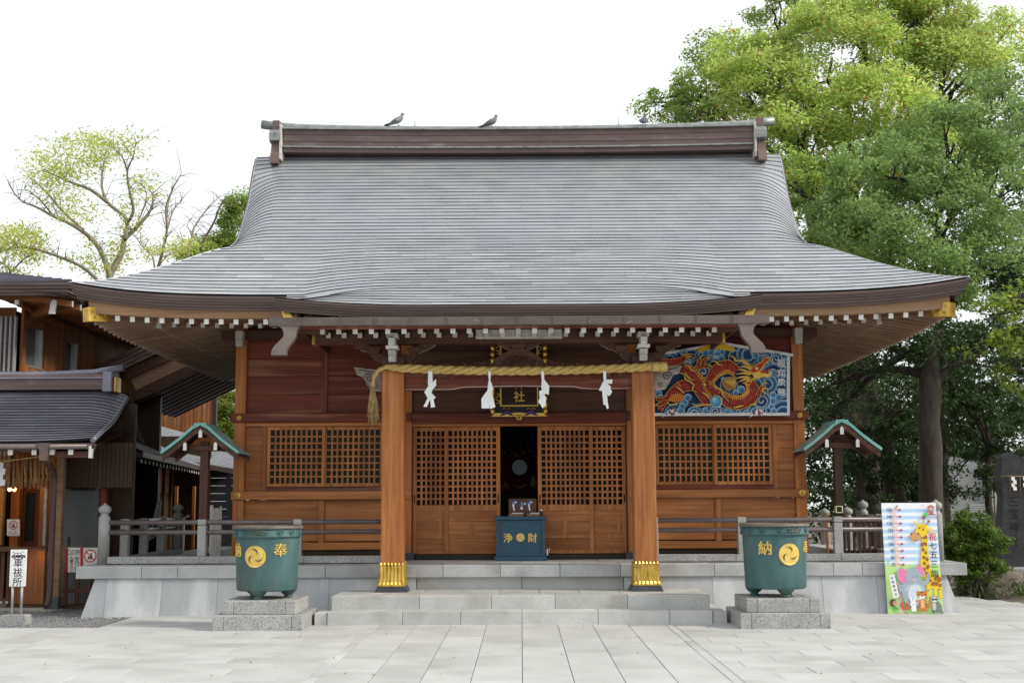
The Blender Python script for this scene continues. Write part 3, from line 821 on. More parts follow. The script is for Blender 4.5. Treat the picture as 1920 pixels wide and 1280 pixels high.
# shingle courses: each shingle a thin tapered plate lying over the course below
arc = [-.9]; t = -.9
while t < 5.1:
    sl = .46 + .06 * (t + .9) if t < 0 else .56 + .0564 * t
    t += .150 / math.sqrt(1 + sl * sl); arc.append(t)
shingles = []
for ci in range(len(arc) - 1):
    t0, t1 = arc[ci], min(arc[ci + 1], 5.1)
    te = min(t1 + .012, 5.1)
    def lim(t):
        return KX if t < 0 else xb(t)
    if t0 < 0 < t1: te = t1
    half = lim(t0) if t0 < 0 else xb(t0)
    L = .56
    ph = (ci * .5 + (0.13 if ci % 3 else 0.0)) % 1.0
    xs = [-half]
    x = -half - ph * L + L
    if x < -half + .12: x += L
    while x < half - .10: xs.append(x); x += L
    xs.append(half)
    for xa, xe in zip(xs[:-1], xs[1:]):
        near = abs(abs((xa + xe) / 2) - xb(max(t0, 1.97))) < 1.0 and t0 > 1.2
        bump = t0 < 1.6 and 2.2 < abs((xa + xe) / 2) < 3.5
        n = 7 if near or bump else 3
        shingles.append((ci, t0, te, xa + .0007, xe - .0007, n))
def shingle(mb, ci, t0, t1, xa, xe, n):
    hj = random.uniform(-.0015, .0015)
    up, lo, bt = [], [], []
    h0, h1 = .013 + hj, .001
    L0 = KX if t0 < 0 else xb(t0)
    L1 = KX if t1 < 0.05 and t0 < 0 else xb(t1)
    for i in range(n + 1):
        x = lerp(xa, xe, i / n)
        xl = max(-L0, min(L0, x)); xu = max(-L1, min(L1, x))
        if abs(x) > L0 - .03: xu = math.copysign(L1, x) if t0 >= 0 else x
        sl = (roof_z(xl, t0 + .02) - roof_z(xl, t0)) / .02 if not (t0 < 0 < t0 + .02) else .5
        nn = 1 / math.sqrt(1 + sl * sl)
        lo.append((X0 + xl, EY + t0 - sl * nn * h0, roof_z(xl, t0) + nn * h0))
        up.append((X0 + xu, EY + t1, roof_z(xu, t1) + h1))
        bt.append((X0 + xl, EY + t0 + .022, roof_z(xl, t0 + .022) - .008))
    k = n + 1
    mb.add(lo + up, [(i, i + 1, k + i + 1, k + i) for i in range(n)], 0, True)
    mb.add(bt + lo, [(i, i + 1, k + i + 1, k + i) for i in range(n)], 1, False)  # butt face painted near black as the shadow line below the course
    mb.add([lo[0], up[0], bt[0]], [(0, 1, 2)], 0); mb.add([lo[-1], up[-1], bt[-1]], [(2, 1, 0)], 0)
order = sorted(range(len(shingles)), key=lambda i: shingles[i][1] if shingles[i][1] >= 0 else shingles[i][1] + 2.0)
single = set(order[:295])
rest = MB()
for i, sg in enumerate(shingles):
    if i in single:
        mb = MB(); shingle(mb, *sg); mb.build('shingle', [M['roof'], M['underlay_and_shade']], roof)
    else:
        shingle(rest, *sg)
rest.build('shingle_courses', [M['roof'], M['underlay_and_shade']], roof, kind='stuff')
# narrow metal edging along the gable edge and hips (the pale line of the verge)
for s in (-1, 1):
    mb = MB()
    mb.tube([(X0 + s * xb(t), EY + t, roof_z(s * xb(t), t) + .004) for t in frange(0.02, 5.1, 40)], .014, 6)
    mb.build('verge_edging', M['roof'], roof)

# --- layered copper fascia along the eaves
def eave_z(x): return main_z(0) + lift(abs(x))
for k in range(5):
    d0, d1 = k * .028, k * .028 + .05
    z0, z1 = -.002 - k * .040, -.002 - (k + 1) * .040 + .002
    xsM = [X0 + x for x in frange(-(TIP - d0), -2.95, 26)]
    for sgn in (1, -1):
        mb = MB()
        def P(x, y, dz, lim_):
            xx = max(-lim_, min(lim_, x - X0)) * sgn
            return (X0 + xx, y, eave_z(xx) + dz)
        m_ = len(xsM)
        vs = [P(x, EY + d0, z0, TIP - d0) for x in xsM] + [P(x, EY + d0 + .004, z1, TIP - d0) for x in xsM] + [P(x, EY + d1 + .2, z1, TIP - d0 - .2) for x in xsM]
        mb.add(vs, [(i, i + 1, m_ + i + 1, m_ + i) for i in range(m_ - 1)] + [(m_ + i, m_ + i + 1, 2 * m_ + i + 1, 2 * m_ + i) for i in range(m_ - 1)])
        mb.build('eave_fascia', M['fascia'], hall); mb = MB()
        # side eave
        ys = frange(EY + d0, 2 * RY - EY - d0, 31)
        def Q(y, xi, dz): return (X0 + sgn * (TIP - xi), y, main_z(0) + .23 * (max(0, RY - y - .73) / 4.37) ** 4 + dz)
        vs = [Q(y, d0, z0) for y in ys] + [Q(y, d0 + .004, z1) for y in ys] + [Q(y, d1 + .2, z1) for y in ys]
        n_ = len(ys)
        mb.add(vs, [(i, i + 1, n_ + i + 1, n_ + i) for i in range(n_ - 1)] + [(n_ + i, n_ + i + 1, 2 * n_ + i + 1, 2 * n_ + i) for i in range(n_ - 1)])
        mb.build('eave_fascia', M['fascia'], hall)
def kz(x): return roof_z(x, -.9)
for k in range(5):
    d0 = k * .022
    z0, z1 = -.002 - k * .034, -.002 - (k + 1) * .034 + .002
    xs = frange(-KX + d0, KX - d0, 40); n_ = len(xs)
    mb = MB()
    vs = [(X0 + x, EY - .9 + d0, kz(x) + z0) for x in xs] + [(X0 + x, EY - .896 + d0, kz(x) + z1) for x in xs] + [(X0 + x, EY - .6 + d0, kz(x) + z1 + .03) for x in xs]
    mb.add(vs, [(i, i + 1, n_ + i + 1, n_ + i) for i in range(n_ - 1)] + [(n_ + i, n_ + i + 1, 2 * n_ + i + 1, 2 * n_ + i) for i in range(n_ - 1)])
    for sgn in (-1, 1):
        ts_ = frange(-.9 + d0, .1, 8)
        vs = [(X0 + sgn * (KX - d0), EY + t, roof_z(KX, t) + z0) for t in ts_] + [(X0 + sgn * (KX - d0 - .004), EY + t, roof_z(KX, t) + z1) for t in ts_] + [(X0 + sgn * (KX - d0 - .3), EY + t, roof_z(KX, t) + z1) for t in ts_]
        mb.add(vs, [(i, i + 1, 8 + i + 1, 8 + i) for i in range(7)] + [(8 + i, 8 + i + 1, 16 + i + 1, 16 + i) for i in range(7)])
    mb.build('porch_fascia', M['fascia'], hall)

# --- eave boards, rafters and soffit of the main roof
def eb(x): return eave_z(x) - .20
for sgn in (-1, 1):
    mb = MB(); xs = frange(2.95, TIP - .28, 22); n_ = len(xs)
    yb = EY + .16
    vs = [(X0 + sgn * x, yb, eb(x)) for x in xs] + [(X0 + sgn * x, yb + .015, 4.402 + .6 * lift(x)) for x in xs] + [(X0 + sgn * x, yb + .15, 4.402 + .6 * lift(x)) for x in xs]
    mb.add(vs, [(i, i + 1, n_ + i + 1, n_ + i) for i in range(n_ - 1)] + [(n_ + i, n_ + i + 1, 2 * n_ + i + 1, 2 * n_ + i) for i in range(n_ - 1)])
    mb.add([vs[n_ - 1], vs[2 * n_ - 1], vs[3 * n_ - 1]], [(0, 1, 2)])
    mb.build('eave_board', M['eave_board'], hall)
    mb = MB(); ys = frange(EY + .28, 2 * RY - EY - .28, 25); n_ = len(ys)
    sz = lambda y: main_z(0) + .23 * (max(0, RY - y - .73) / 4.37) ** 4 - .20
    xe_ = TIP - .16
    vs = [(X0 + sgn * xe_, y, sz(y)) for y in ys] + [(X0 + sgn * (xe_ - .015), y, 4.402 + .6 * (sz(y) - 4.51)) for y in ys] + [(X0 + sgn * (xe_ - .15), y, 4.402 + .6 * (sz(y) - 4.51)) for y in ys]
    mb.add(vs, [(i, i + 1, n_ + i + 1, n_ + i) for i in range(n_ - 1)] + [(n_ + i, n_ + i + 1, 2 * n_ + i + 1, 2 * n_ + i) for i in range(n_ - 1)])
    mb.build('eave_board', M['eave_board'], hall)
def rafter(a, b, w, h, mat, tip, side):
    a, b = Vector(a), Vector(b)
    mb = MB(); mb.bar(a, b, w, h, side=side)
    o = mb.build('rafter', mat, hall)
    d = (b - a).normalized()
    tb = MB(); tb.bar(a - d * .006, a + d * .003, w + .004, h + .004, side=side); tb.build('rafter_tip', tip, o)
SP = .2245
for i in range(-29, 30):
    x = i * SP
    a = abs(x)
    if a < 3.05 or a > TIP - .56: continue
    tipm = M['white'] if random.random() < .8 else M['off_white']
    zf = 4.358 + .6 * lift(a)
    yin = max(EY + .25, min(19.75, EY + (TIP - a) - .12))
    rafter((X0 + x, EY + .22, zf), (X0 + x, max(yin, EY + .45), zf + .17 * (max(yin, EY + .45) - EY - .22)), .066, .076, M['soffit_y'], tipm, (1, 0, 0))
    if a < TIP - 1.25:
        zb_ = 4.395 + lift(a) * .55
        rafter((X0 + x, 19.40, zb_), (X0 + x, YW + .1, zb_ + .22 * 1.3), .062, .072, M['soffit_y'], M['off_white'], (1, 0, 0))
for sgn in (-1, 1):
    ny = int((2 * RY - 2 * EY) / SP)
    for i in range(2, ny - 1):
        y = EY + .22 + i * SP
        if y > 27.6: continue
        az = .23 * (max(0, RY - y - .73) / 4.37) ** 4
        zf = 4.358 + .6 * az
        lim_in = max(5.45, TIP - (y - EY) + .1) if y < EY + 1.5 else 5.45
        rafter((X0 + sgn * (TIP - .22), y, zf), (X0 + sgn * lim_in, y, zf + .17 * (TIP - .22 - lim_in)), .066, .076, M['soffit_x'], M['grey_white'], (0, 1, 0))
        if y > EY + 1.2:
            li = max(4.62, TIP - (y - EY))
            rafter((X0 + sgn * 5.80, y, 4.44 + az * .55), (X0 + sgn * li, y, 4.44 + az * .55 + .22 * (5.80 - li)), .062, .072, M['soffit_x'], M['grey_white'], (0, 1, 0))
    # hip rafter with its gilt cap
    mb = MB(); mb.bar((X0 + sgn * (TIP - .30), EY + .30, 4.50), (X0 + sgn * 4.6, 20.7, 4.72), .15, .18); mb.build('hip_rafter', M['soffit_x'], hall)
    c0 = Vector((X0 + sgn * (TIP - .26), EY + .17, 4.475)); dv = (Vector((X0 + sgn * 4.6, 20.7, 4.72)) - c0).normalized()
    mb = MB(); mb.bar(c0 - dv * .02, c0 + dv * .34, .18, .215)
    sd = dv.cross(Vector((0, 0, 1))).normalized()
    for fs_ in (-1, 1):
        for k in range(7):
            q = c0 + dv * (.04 + .042 * k) + sd * (fs_ * .091) + Vector((0, 0, (.05, -.04, .02, -.06, .06, -.01, .03)[k]))
            mb.ball(q, .022, 6, 4)
    mb.build('gilt_corner_cap', M['gold_worn'], hall)
    mb = MB(); mb.cbox(X0 + sgn * 5.55 - .035, X0 + sgn * 5.55 + .035, 19.12, 19.2, 4.33, 4.52, .004); mb.build('hanger_block', M['grey_white'], hall)
sof = MB()
sof.grid(lambda x, y: (X0 + x, y, lerp(4.405 + .6 * lift(abs(x)), 4.83, (y - EY - .3) / 2.0)), frange(-TIP + .3, TIP - .3, 41), frange(EY + .3, YW + .12, 8))
sof.build('soffit', M['soffit_y'], hall)
for sgn in (-1, 1):
    so = MB()
    so.grid(lambda x, y: (X0 + sgn * x, y, lerp(4.405 + .6 * .23 * (max(0, RY - y - .73) / 4.37) ** 4, 4.83, (TIP - .3 - x) / 1.85)), frange(4.55, TIP - .3, 8), frange(YW + .1, 2 * RY - EY - .3, 20))
    so.build('soffit', M['soffit_x'], hall)

# --- ridge
rz = 8.26
rb = [('ridge_course', M['fascia'], 4.50, .29, rz, rz + .085), ('ridge_moulding', M['ridge_cap'], 4.505, .335, rz + .087, rz + .115),
      ('ridge_course', M['ridge'], 4.50, .27, rz + .117, rz + .22), ('ridge_course', M['ridge'], 4.50, .285, rz + .222, rz + .34),
      ('ridge_course', M['fascia'], 4.50, .30, rz + .342, rz + .44), ('ridge_moulding', M['ridge_cap'], 4.507, .37, rz + .442, rz + .47)]
for nm, mt, hx, hw, z0, z1 in rb:
    mb = MB(); n_ = 25
    def sag(x): return .045 * (abs(x) / 4.6) ** 2.2
    xs = frange(-hx, hx, n_)
    lo = []
    for yy, zz in ((RY - hw, z0), (RY - hw, z1), (RY + hw, z1), (RY + hw, z0)):
        lo.append([(X0 + x, yy, zz + sag(x)) for x in xs])
    for q in range(4):
        A_, B_ = lo[q], lo[(q + 1) % 4]
        mb.add(A_ + B_, [(i, i + 1, n_ + i + 1, n_ + i) for i in range(n_ - 1)])
    mb.add([l_[0] for l_ in lo], [(0, 1, 2, 3)]); mb.add([l_[-1] for l_ in lo], [(3, 2, 1, 0)])
    mb.build(nm, mt, hall)
mb = MB()
xs = frange(-4.97, 4.97, 41)
mb.tube([(X0 + x, RY, rz + .525 + .085 * (abs(x) / 4.6) ** 2.4 + .05 * max(0, (abs(x) - 4.4) / .57)) for x in xs], .085, 14)
mb.build('ridge_roll', M['ridge_cap'], hall)
for sgn in (-1, 1):     # end boards of the ridge
    x0, x1 = sorted((X0 + sgn * 4.55, X0 + sgn * 4.72))
    mb = MB()
    mb.cbox(x0 + .02, x1 - .01, RY - .33, RY + .33, rz + .34, rz + .66, .01)
    mb.build('ridge_end', M['ridge'], hall)
    mb = MB(); mb.prism([(RY - .36, rz + .22), (RY - .43, rz + .24), (RY - .435, rz + .38), (RY - .39, rz + .45), (RY - .33, rz + .47), (RY + .33, rz + .47), (RY + .43, rz + .38), (RY + .43, rz + .24), (RY + .36, rz + .22)], 'x', x0 - .02, x1 + .02)
    for p in range(0): pass
    mb.build('ridge_end_drum', M['ridge_cap'], hall)
    mb = MB(); mb.prism([(RY - .33, rz + .22), (RY - .37, rz + .05), (RY - .45, rz - .08), (RY - .48, rz - .22), (RY + .48, rz - .22), (RY + .45, rz - .08), (RY + .37, rz + .05), (RY + .33, rz + .22)], 'x', x0 + .01, x1)
    mb.build('ridge_end_skirt', M['ridge'], hall)
    mb = MB(); xf = sorted((X0 + sgn * 4.51, X0 + sgn * 4.548)); mb.box(xf[0], xf[1], RY - .40, RY + .40, rz - .12, rz + .56); mb.build('ridge_end_strip', M['off_white'], hall)

# ================================================================== porch (columns, brackets, beams)
CY = 18.63
for x in (-1.86, 1.84):
    xx = X0 + x
    mb = MB(); mb.cbox(xx - .165, xx + .165, CY - .165, CY + .165, .44, 3.60, .018); col = mb.build('porch_column', M['wood_z'], hall)
    col['label'] = 'square orange brown porch column'
    mb = MB()
    vs = [(xx + sx_ * w_, CY + sy_ * w_, z) for (w_, z) in ((.24, .36), (.205, .435)) for (sx_, sy_) in ((-1, -1), (1, -1), (1, 1), (-1, 1))]
    mb.add(vs, [(0, 1, 5, 4), (1, 2, 6, 5), (2, 3, 7, 6), (3, 0, 4, 7), (4, 5, 6, 7)]); mb.build('column_plinth', M['slate'], hall)
    # gilt shoe: ribbed, flaring, with pointed tops
    mb = MB()
    for (a0, b0) in ((-1, 0), (1, 0), (0, -1), (0, 1)):
        for k in range(7):
            for half in (0,):
                c_ = -.158 + k * .0527
                wz = .0215
                prof = [(.465, .200), (.50, .183), (.56, .176), (.70, .174), (.755, .177), (.785, .170)]
                ww = [wz * 1.2, wz * 1.05, wz, wz, wz, .003]
                vs = []
                for (z, d), w_ in zip(prof, ww):
                    for q, dd in ((-w_, d), (0, d + .012), (w_, d)):
                        cc = c_ * (d / .176) + q
                        vs.append((xx + (a0 * dd if a0 else cc), CY + (b0 * dd if b0 else cc), z))
                fs = []
                for i in range(len(prof) - 1):
                    for j in (0, 1): fs.append((i * 3 + j, i * 3 + j + 1, (i + 1) * 3 + j + 1, (i + 1) * 3 + j))
                mb.add(vs, fs, 0)
    mb.cbox(xx - .175, xx + .175, CY - .175, CY + .175, .44, .735, .004)
    mb.cbox(xx - .200, xx + .200, CY - .200, CY + .200, .437, .470, .006)
    mb.cbox(xx - .186, xx + .186, CY - .186, CY + .186, .52, .54, .004)
    mb.build('gilt_shoe', M['gold_worn'], hall)
    # bracket complex
    mb = MB(); mb.cbox(xx - .165, xx + .165, CY - .165, CY + .165, 3.665, 3.795, .01)
    vs = [(xx + a * w_, CY + b * w_, z) for (w_, z) in ((.115, 3.60), (.165, 3.664)) for (a, b) in ((-1, -1), (1, -1), (1, 1), (-1, 1))]
    mb.add(vs, [(0, 1, 5, 4), (1, 2, 6, 5), (2, 3, 7, 6), (3, 0, 4, 7)]); mb.build('bearing_block', M['dark_x'], hall)
    mb = MB()
    arm = []
    for sg in (-1, 1):
        pts = [(sg * .12, 3.70), (sg * .22, 3.71), (sg * .31, 3.76), (sg * .345, 3.82), (sg * .345, 3.845)]
        arm.append(pts)
    poly = [(xx + p[0], p[1]) for p in reversed(arm[0])] + [(xx + p[0], p[1]) for p in arm[1]]
    mb.prism(poly, 'y', CY - .055, CY + .055); mb.build('bracket_arm', M['dark_x'], hall)
    for dx in (-.30, .30):
        mb = MB(); c_ = xx + dx
        mb.prism([(c_ - .065, 3.846), (c_ + .065, 3.846), (c_ + .095, 3.89), (c_ + .095, 3.945), (c_ - .095, 3.945), (c_ - .095, 3.89)], 'y', CY - .085, CY + .085)
        mb.build('small_block', M['dark_x'], hall)
    for sg in (-1, 1):
        c_ = xx + sg * .36
        mb = MB(); mb.prism([(c_, 3.985), (c_ + sg * .27, 3.995), (c_ + sg * .225, 3.95), (c_ + sg * .17, 3.93), (c_ + sg * .14, 3.90), (c_ + sg * .06, 3.885), (c_, 3.84)], 'y', CY - .04, CY + .04, 0, 1)
        mb.build('carved_bracket', [M['dark_x'], M['grey_white']], hall)
    # stacked white noses coming forward over the column
    yf = CY - .42
    for nm, w_, z0, z1, y0, mt in (('nose_arm', .056, 3.70, 3.79, yf + .10, M['off_white']), ('nose_arm', .058, 3.79, 3.87, yf + .06, M['off_white']),
                                   ('nose_block', .09, 3.885, 3.935, yf + .03, M['white']), ('nose_beam', .048, 3.937, 4.045, yf - .02, M['white']), ('nose_plate', .085, 4.05, 4.12, yf + .02, M['off_white'])):
        mb = MB(); mb.cbox(xx - w_, xx + w_, y0, CY - .12, z0, z1, .008); mb.build(nm, mt, hall)
    # carved beam nose on the outer side
    s = -1 if x < 0 else 1
    e = xx + s * .166
    outl = [(0, 3.60), (.20, 3.615), (.43, 3.645), (.405, 3.60), (.385, 3.54), (.33, 3.525), (.28, 3.48), (.245, 3.42), (.235, 3.385), (.215, 3.375), (.20, 3.35), (.185, 3.31), (.165, 3.30), (0, 3.30)]
    mb = MB(); mb.prism([(e + s * a, z) for a, z in outl], 'y', CY - .09, CY + .09, 0, 1); nz_ = mb.build('carved_beam_nose', [M['grey_carved'], M['white']], hall)
    cv = MB()
    sp = [(e + s * (.20 + .075 * (1 - k / 18) * math.cos(k * .62)), CY - .093, 3.485 + .075 * (1 - k / 18) * math.sin(k * .62)) for k in range(17)]
    cv.tube(sp, .006, 5); cv.tube([(e + s * .10, CY - .093, 3.56), (e + s * .22, CY - .093, 3.585), (e + s * .35, CY - .093, 3.605)], .006, 5)
    cv.tube([(e + s * (.10 + .03 * math.cos(k * .7)), CY - .093, 3.36 + .03 * math.sin(k * .7)) for k in range(10)], .005, 5)
    cv.build('carved_scroll', M['carved'], nz_, kind='stuff')
# rainbow beam between the columns
bot = [(-1.685, 3.30), (-1.1, 3.297), (-.95, 3.305), (-.83, 3.33), (-.6, 3.335), (0, 3.345), (.6, 3.335), (.83, 3.33), (.95, 3.305), (1.1, 3.297), (1.675, 3.30)]
mb = MB(); mb.prism([(X0 + a, z) for a, z in bot] + [(X0 + 1.675, 3.62), (X0 - 1.685, 3.62)], 'y', CY - .085, CY + .085)
kb = mb.build('rainbow_beam', M['red_x'], hall)
cv = MB()
cv.tube([(X0 + a, CY - .088, z + .008) for a, z in bot], .006, 5)
cv.build('beam_edge', M['grey_white'], kb)
cv = MB()
for s in (-1, 1):
    cv.tube([(X0 + s * (1.30 + .12 * (1 - k / 20) * math.cos(k * .55)), CY - .087, 3.46 + .10 * (1 - k / 20) * math.sin(k * .55)) for k in range(19)], .006, 5)
    cv.tube([(X0 + s * a, CY - .087, z) for a, z in ((1.6, 3.56), (1.45, 3.58), (1.2, 3.56), (1.0, 3.50), (.9, 3.40), (.8, 3.36))], .006, 5)
cv.build('carved_scroll', M['dark_x'], kb, kind='stuff')
hb('upper_beam', M['dark_x'], -3.03, 3.03, CY - .12, CY + .12, 3.99, 4.215)
hb('strut_plate', M['dark_x'], -1.7, 1.68, CY - .07, CY + .07, 3.62, 3.665)
for s in (-1, 1):
    hb('gilt_beam_end', M['gold'], *sorted((s * 3.03, s * 3.075)), CY - .125, CY + .125, 3.985, 4.22)
    # curved outer rafter with gilt end
    pts = [(2.75, 4.06), (2.95, 4.075), (3.12, 4.13), (3.24, 4.215), (3.30, 4.30), (3.40, 4.30), (3.36, 4.19), (3.24, 4.07), (3.06, 4.0), (2.9, 3.985), (2.75, 3.985)]
    mb = MB(); mb.prism([(X0 + s * a, z + .06) for a, z in pts], 'y', 17.82, 17.95); mb.build('curved_brace', M['dark_x'], hall)
    pts = [(3.245, 4.235), (3.30, 4.32), (3.405, 4.32), (3.365, 4.19), (3.25, 4.085), (3.17, 4.17)]
    mb = MB(); mb.prism([(X0 + s * a, z + .06) for a, z in pts], 'y', 17.81, 17.96); mb.build('gilt_brace_end', M['gold'], hall)
# frog-leg strut in the middle
mb = MB()
fl = [(-.46, 3.67), (-.42, 3.74), (-.34, 3.80), (-.26, 3.845), (-.20, 3.86), (-.14, 3.905), (-.11, 3.915), (.11, 3.915), (.14, 3.905), (.20, 3.86), (.26, 3.845), (.34, 3.80), (.42, 3.74), (.46, 3.67), (.30, 3.67), (.24, 3.74), (.15, 3.80), (0, 3.825), (-.15, 3.80), (-.24, 3.74), (-.30, 3.67)]
mb.prism([(X0 + a * .88, z) for a, z in fl], 'y', CY - .06, CY + .04); fro = mb.build('frog_leg_strut', M['dark_x'], hall)
mb = MB()
for k in range(26):
    a = random.uniform(-.24, .24); z = random.uniform(3.68, 3.80 - abs(a) * .35)
    mb.tube([(X0 + a + .03 * math.cos(q * .8 + k), CY - .075, z + .022 * math.sin(q * .8 + k)) for q in range(6)], .009, 5)
for s in (-1, 1):
    for k in range(8): mb.tube([(X0 + s * (.44 + k * .028) + .022 * math.cos(q), CY - .07, 3.69 + .022 * math.sin(q) + .03 * max(0, 1 - k / 4)) for q in range(6)], .009, 5)
    mb.tube([(X0 + s * (.42 + .33 * q / 6), CY - .07, 3.675 + .02 * math.sin(q * 1.1)) for q in range(7)], .010, 5)
mb.prism([(X0 + p, q) for p, q in ((-.27, 3.668), (-.21, 3.74), (-.13, 3.80), (0, 3.826), (.13, 3.80), (.21, 3.74), (.27, 3.668))], 'y', CY - .045, CY - .02)
mb.build('carved_foliage', M['dark_x'], fro, kind='stuff')
mb = MB(); mb.prism([(X0 - .085, 3.916), (X0 + .085, 3.916), (X0 + .115, 3.95), (X0 + .115, 3.988), (X0 - .115, 3.988), (X0 - .115, 3.95)], 'y', CY - .08, CY + .06); mb.build('small_block', M['dark_x'], hall)
for s in (-1, 1):
    mb = MB(); mb.prism([(X0 + s * a, z) for a, z in ((.12, 3.985), (.31, 3.988), (.28, 3.955), (.22, 3.935), (.18, 3.905), (.12, 3.90))], 'y', CY - .05, CY + .03, 0, 1); mb.build('carved_bracket', [M['dark_x'], M['grey_white']], hall)
# porch rafters, eave board, soffit
hb('porch_eave_board', M['red_x'], -3.2, 3.2, 17.73, 17.80, 4.105, 4.25)
for i in range(-13, 14):
    x = i * .2335 - .0
    if abs(x) > 3.02: continue
    rafter((X0 + x, 17.76, 4.075), (X0 + x, 18.9, 4.30), .066, .072, M['dark_y'], M['white'] if random.random() < .7 else M['off_white'], (1, 0, 0))
    rafter((X0 + x, 18.30, 4.12 - .03), (X0 + x, YW, 4.50), .064, .070, M['dark_y'], M['off_white'], (1, 0, 0))
mb = MB(); mb.grid(lambda x, y: (X0 + x, y, 4.12 + .17 * (y - 17.76) + .02), frange(-3.3, 3.3, 9), frange(17.78, YW, 5)); mb.build('soffit', M['dark_y'], hall)
for s in (-1, 1):      # hanging side wall between porch eave and main eave
    mb = MB(); mb.box(*sorted((X0 + s * 3.14, X0 + s * 3.18)), 17.85, 20.7, 4.10, 4.38); mb.build('porch_side_board', M['dark_y'], hall)
# rain gutter with swan-neck outlets
mb = MB(); mb.prism([(17.40, 4.228), (17.395, 4.11), (17.56, 4.11), (17.57, 4.228), (17.558, 4.228), (17.55, 4.122), (17.407, 4.122), (17.412, 4.228)], 'x', X0 - 3.50, X0 + 3.52)
gut = mb.build('rain_gutter', M['gutter_dark'], hall)
for k in range(13):
    x = X0 - 3.0 + k * .5
    mb = MB(); mb.box(x - .012, x + .012, 17.388, 17.575, 4.225, 4.236); mb.box(x - .010, x + .010, 17.386, 17.394, 4.105, 4.23); mb.box(x - .012, x + .012, 17.56, 17.80, 4.228, 4.236); mb.build('gutter_strap', M['gutter_dark'], gut)
for s in (-1, 1):
    mb = MB()
    prof = [(3.36, 3.09, 4.11), (3.33, 3.10, 4.06), (3.325, 3.11, 4.0), (3.33, 3.13, 3.95), (3.38, 3.20, 3.88), (3.44, 3.27, 3.82), (3.46, 3.30, 3.75), (3.46, 3.30, 3.70)]
    prof = [(3.37, 3.07, 4.11), (3.31, 3.10, 4.065), (3.29, 3.115, 4.0), (3.30, 3.125, 3.95), (3.36, 3.165, 3.89), (3.42, 3.215, 3.83), (3.455, 3.25, 3.77), (3.465, 3.255, 3.70)]
    n_ = len(prof)
    vs = []
    for a, b, z in prof:
        a, b = X0 + s * a, X0 + s * b
        vs += [(a, 17.41, z), (b, 17.41, z), (b, 17.54, z), (a, 17.54, z)]
    fs = [(0, 1, 2, 3), (4 * n_ - 1, 4 * n_ - 2, 4 * n_ - 3, 4 * n_ - 4)]
    for i in range(n_ - 1):
        for k in range(4): fs.append((4 * i + k, 4 * i + (k + 1) % 4, 4 * i + 4 + (k + 1) % 4, 4 * i + 4 + k))
    mb.add(vs, fs); mb.build('gutter_outlet', M['ridge_cap'] if False else M['gutter'], hall)
# lamp casing under the porch eave
lt = MB(); lt.cbox(X0 - .63, X0 + .65, 18.34, 18.46, 4.04, 4.175, .006); lt = lt.build('lamp_casing', M['off_white'])
tag(lt, 'long off-white lamp casing fixed above the carved strut under the porch eave', 'light fitting')
cv = MB(); cv.box(X0 - .628, X0 + .648, 18.335, 18.339, 4.068, 4.073); cv.build('casing_seam', M['grey_white'], lt)

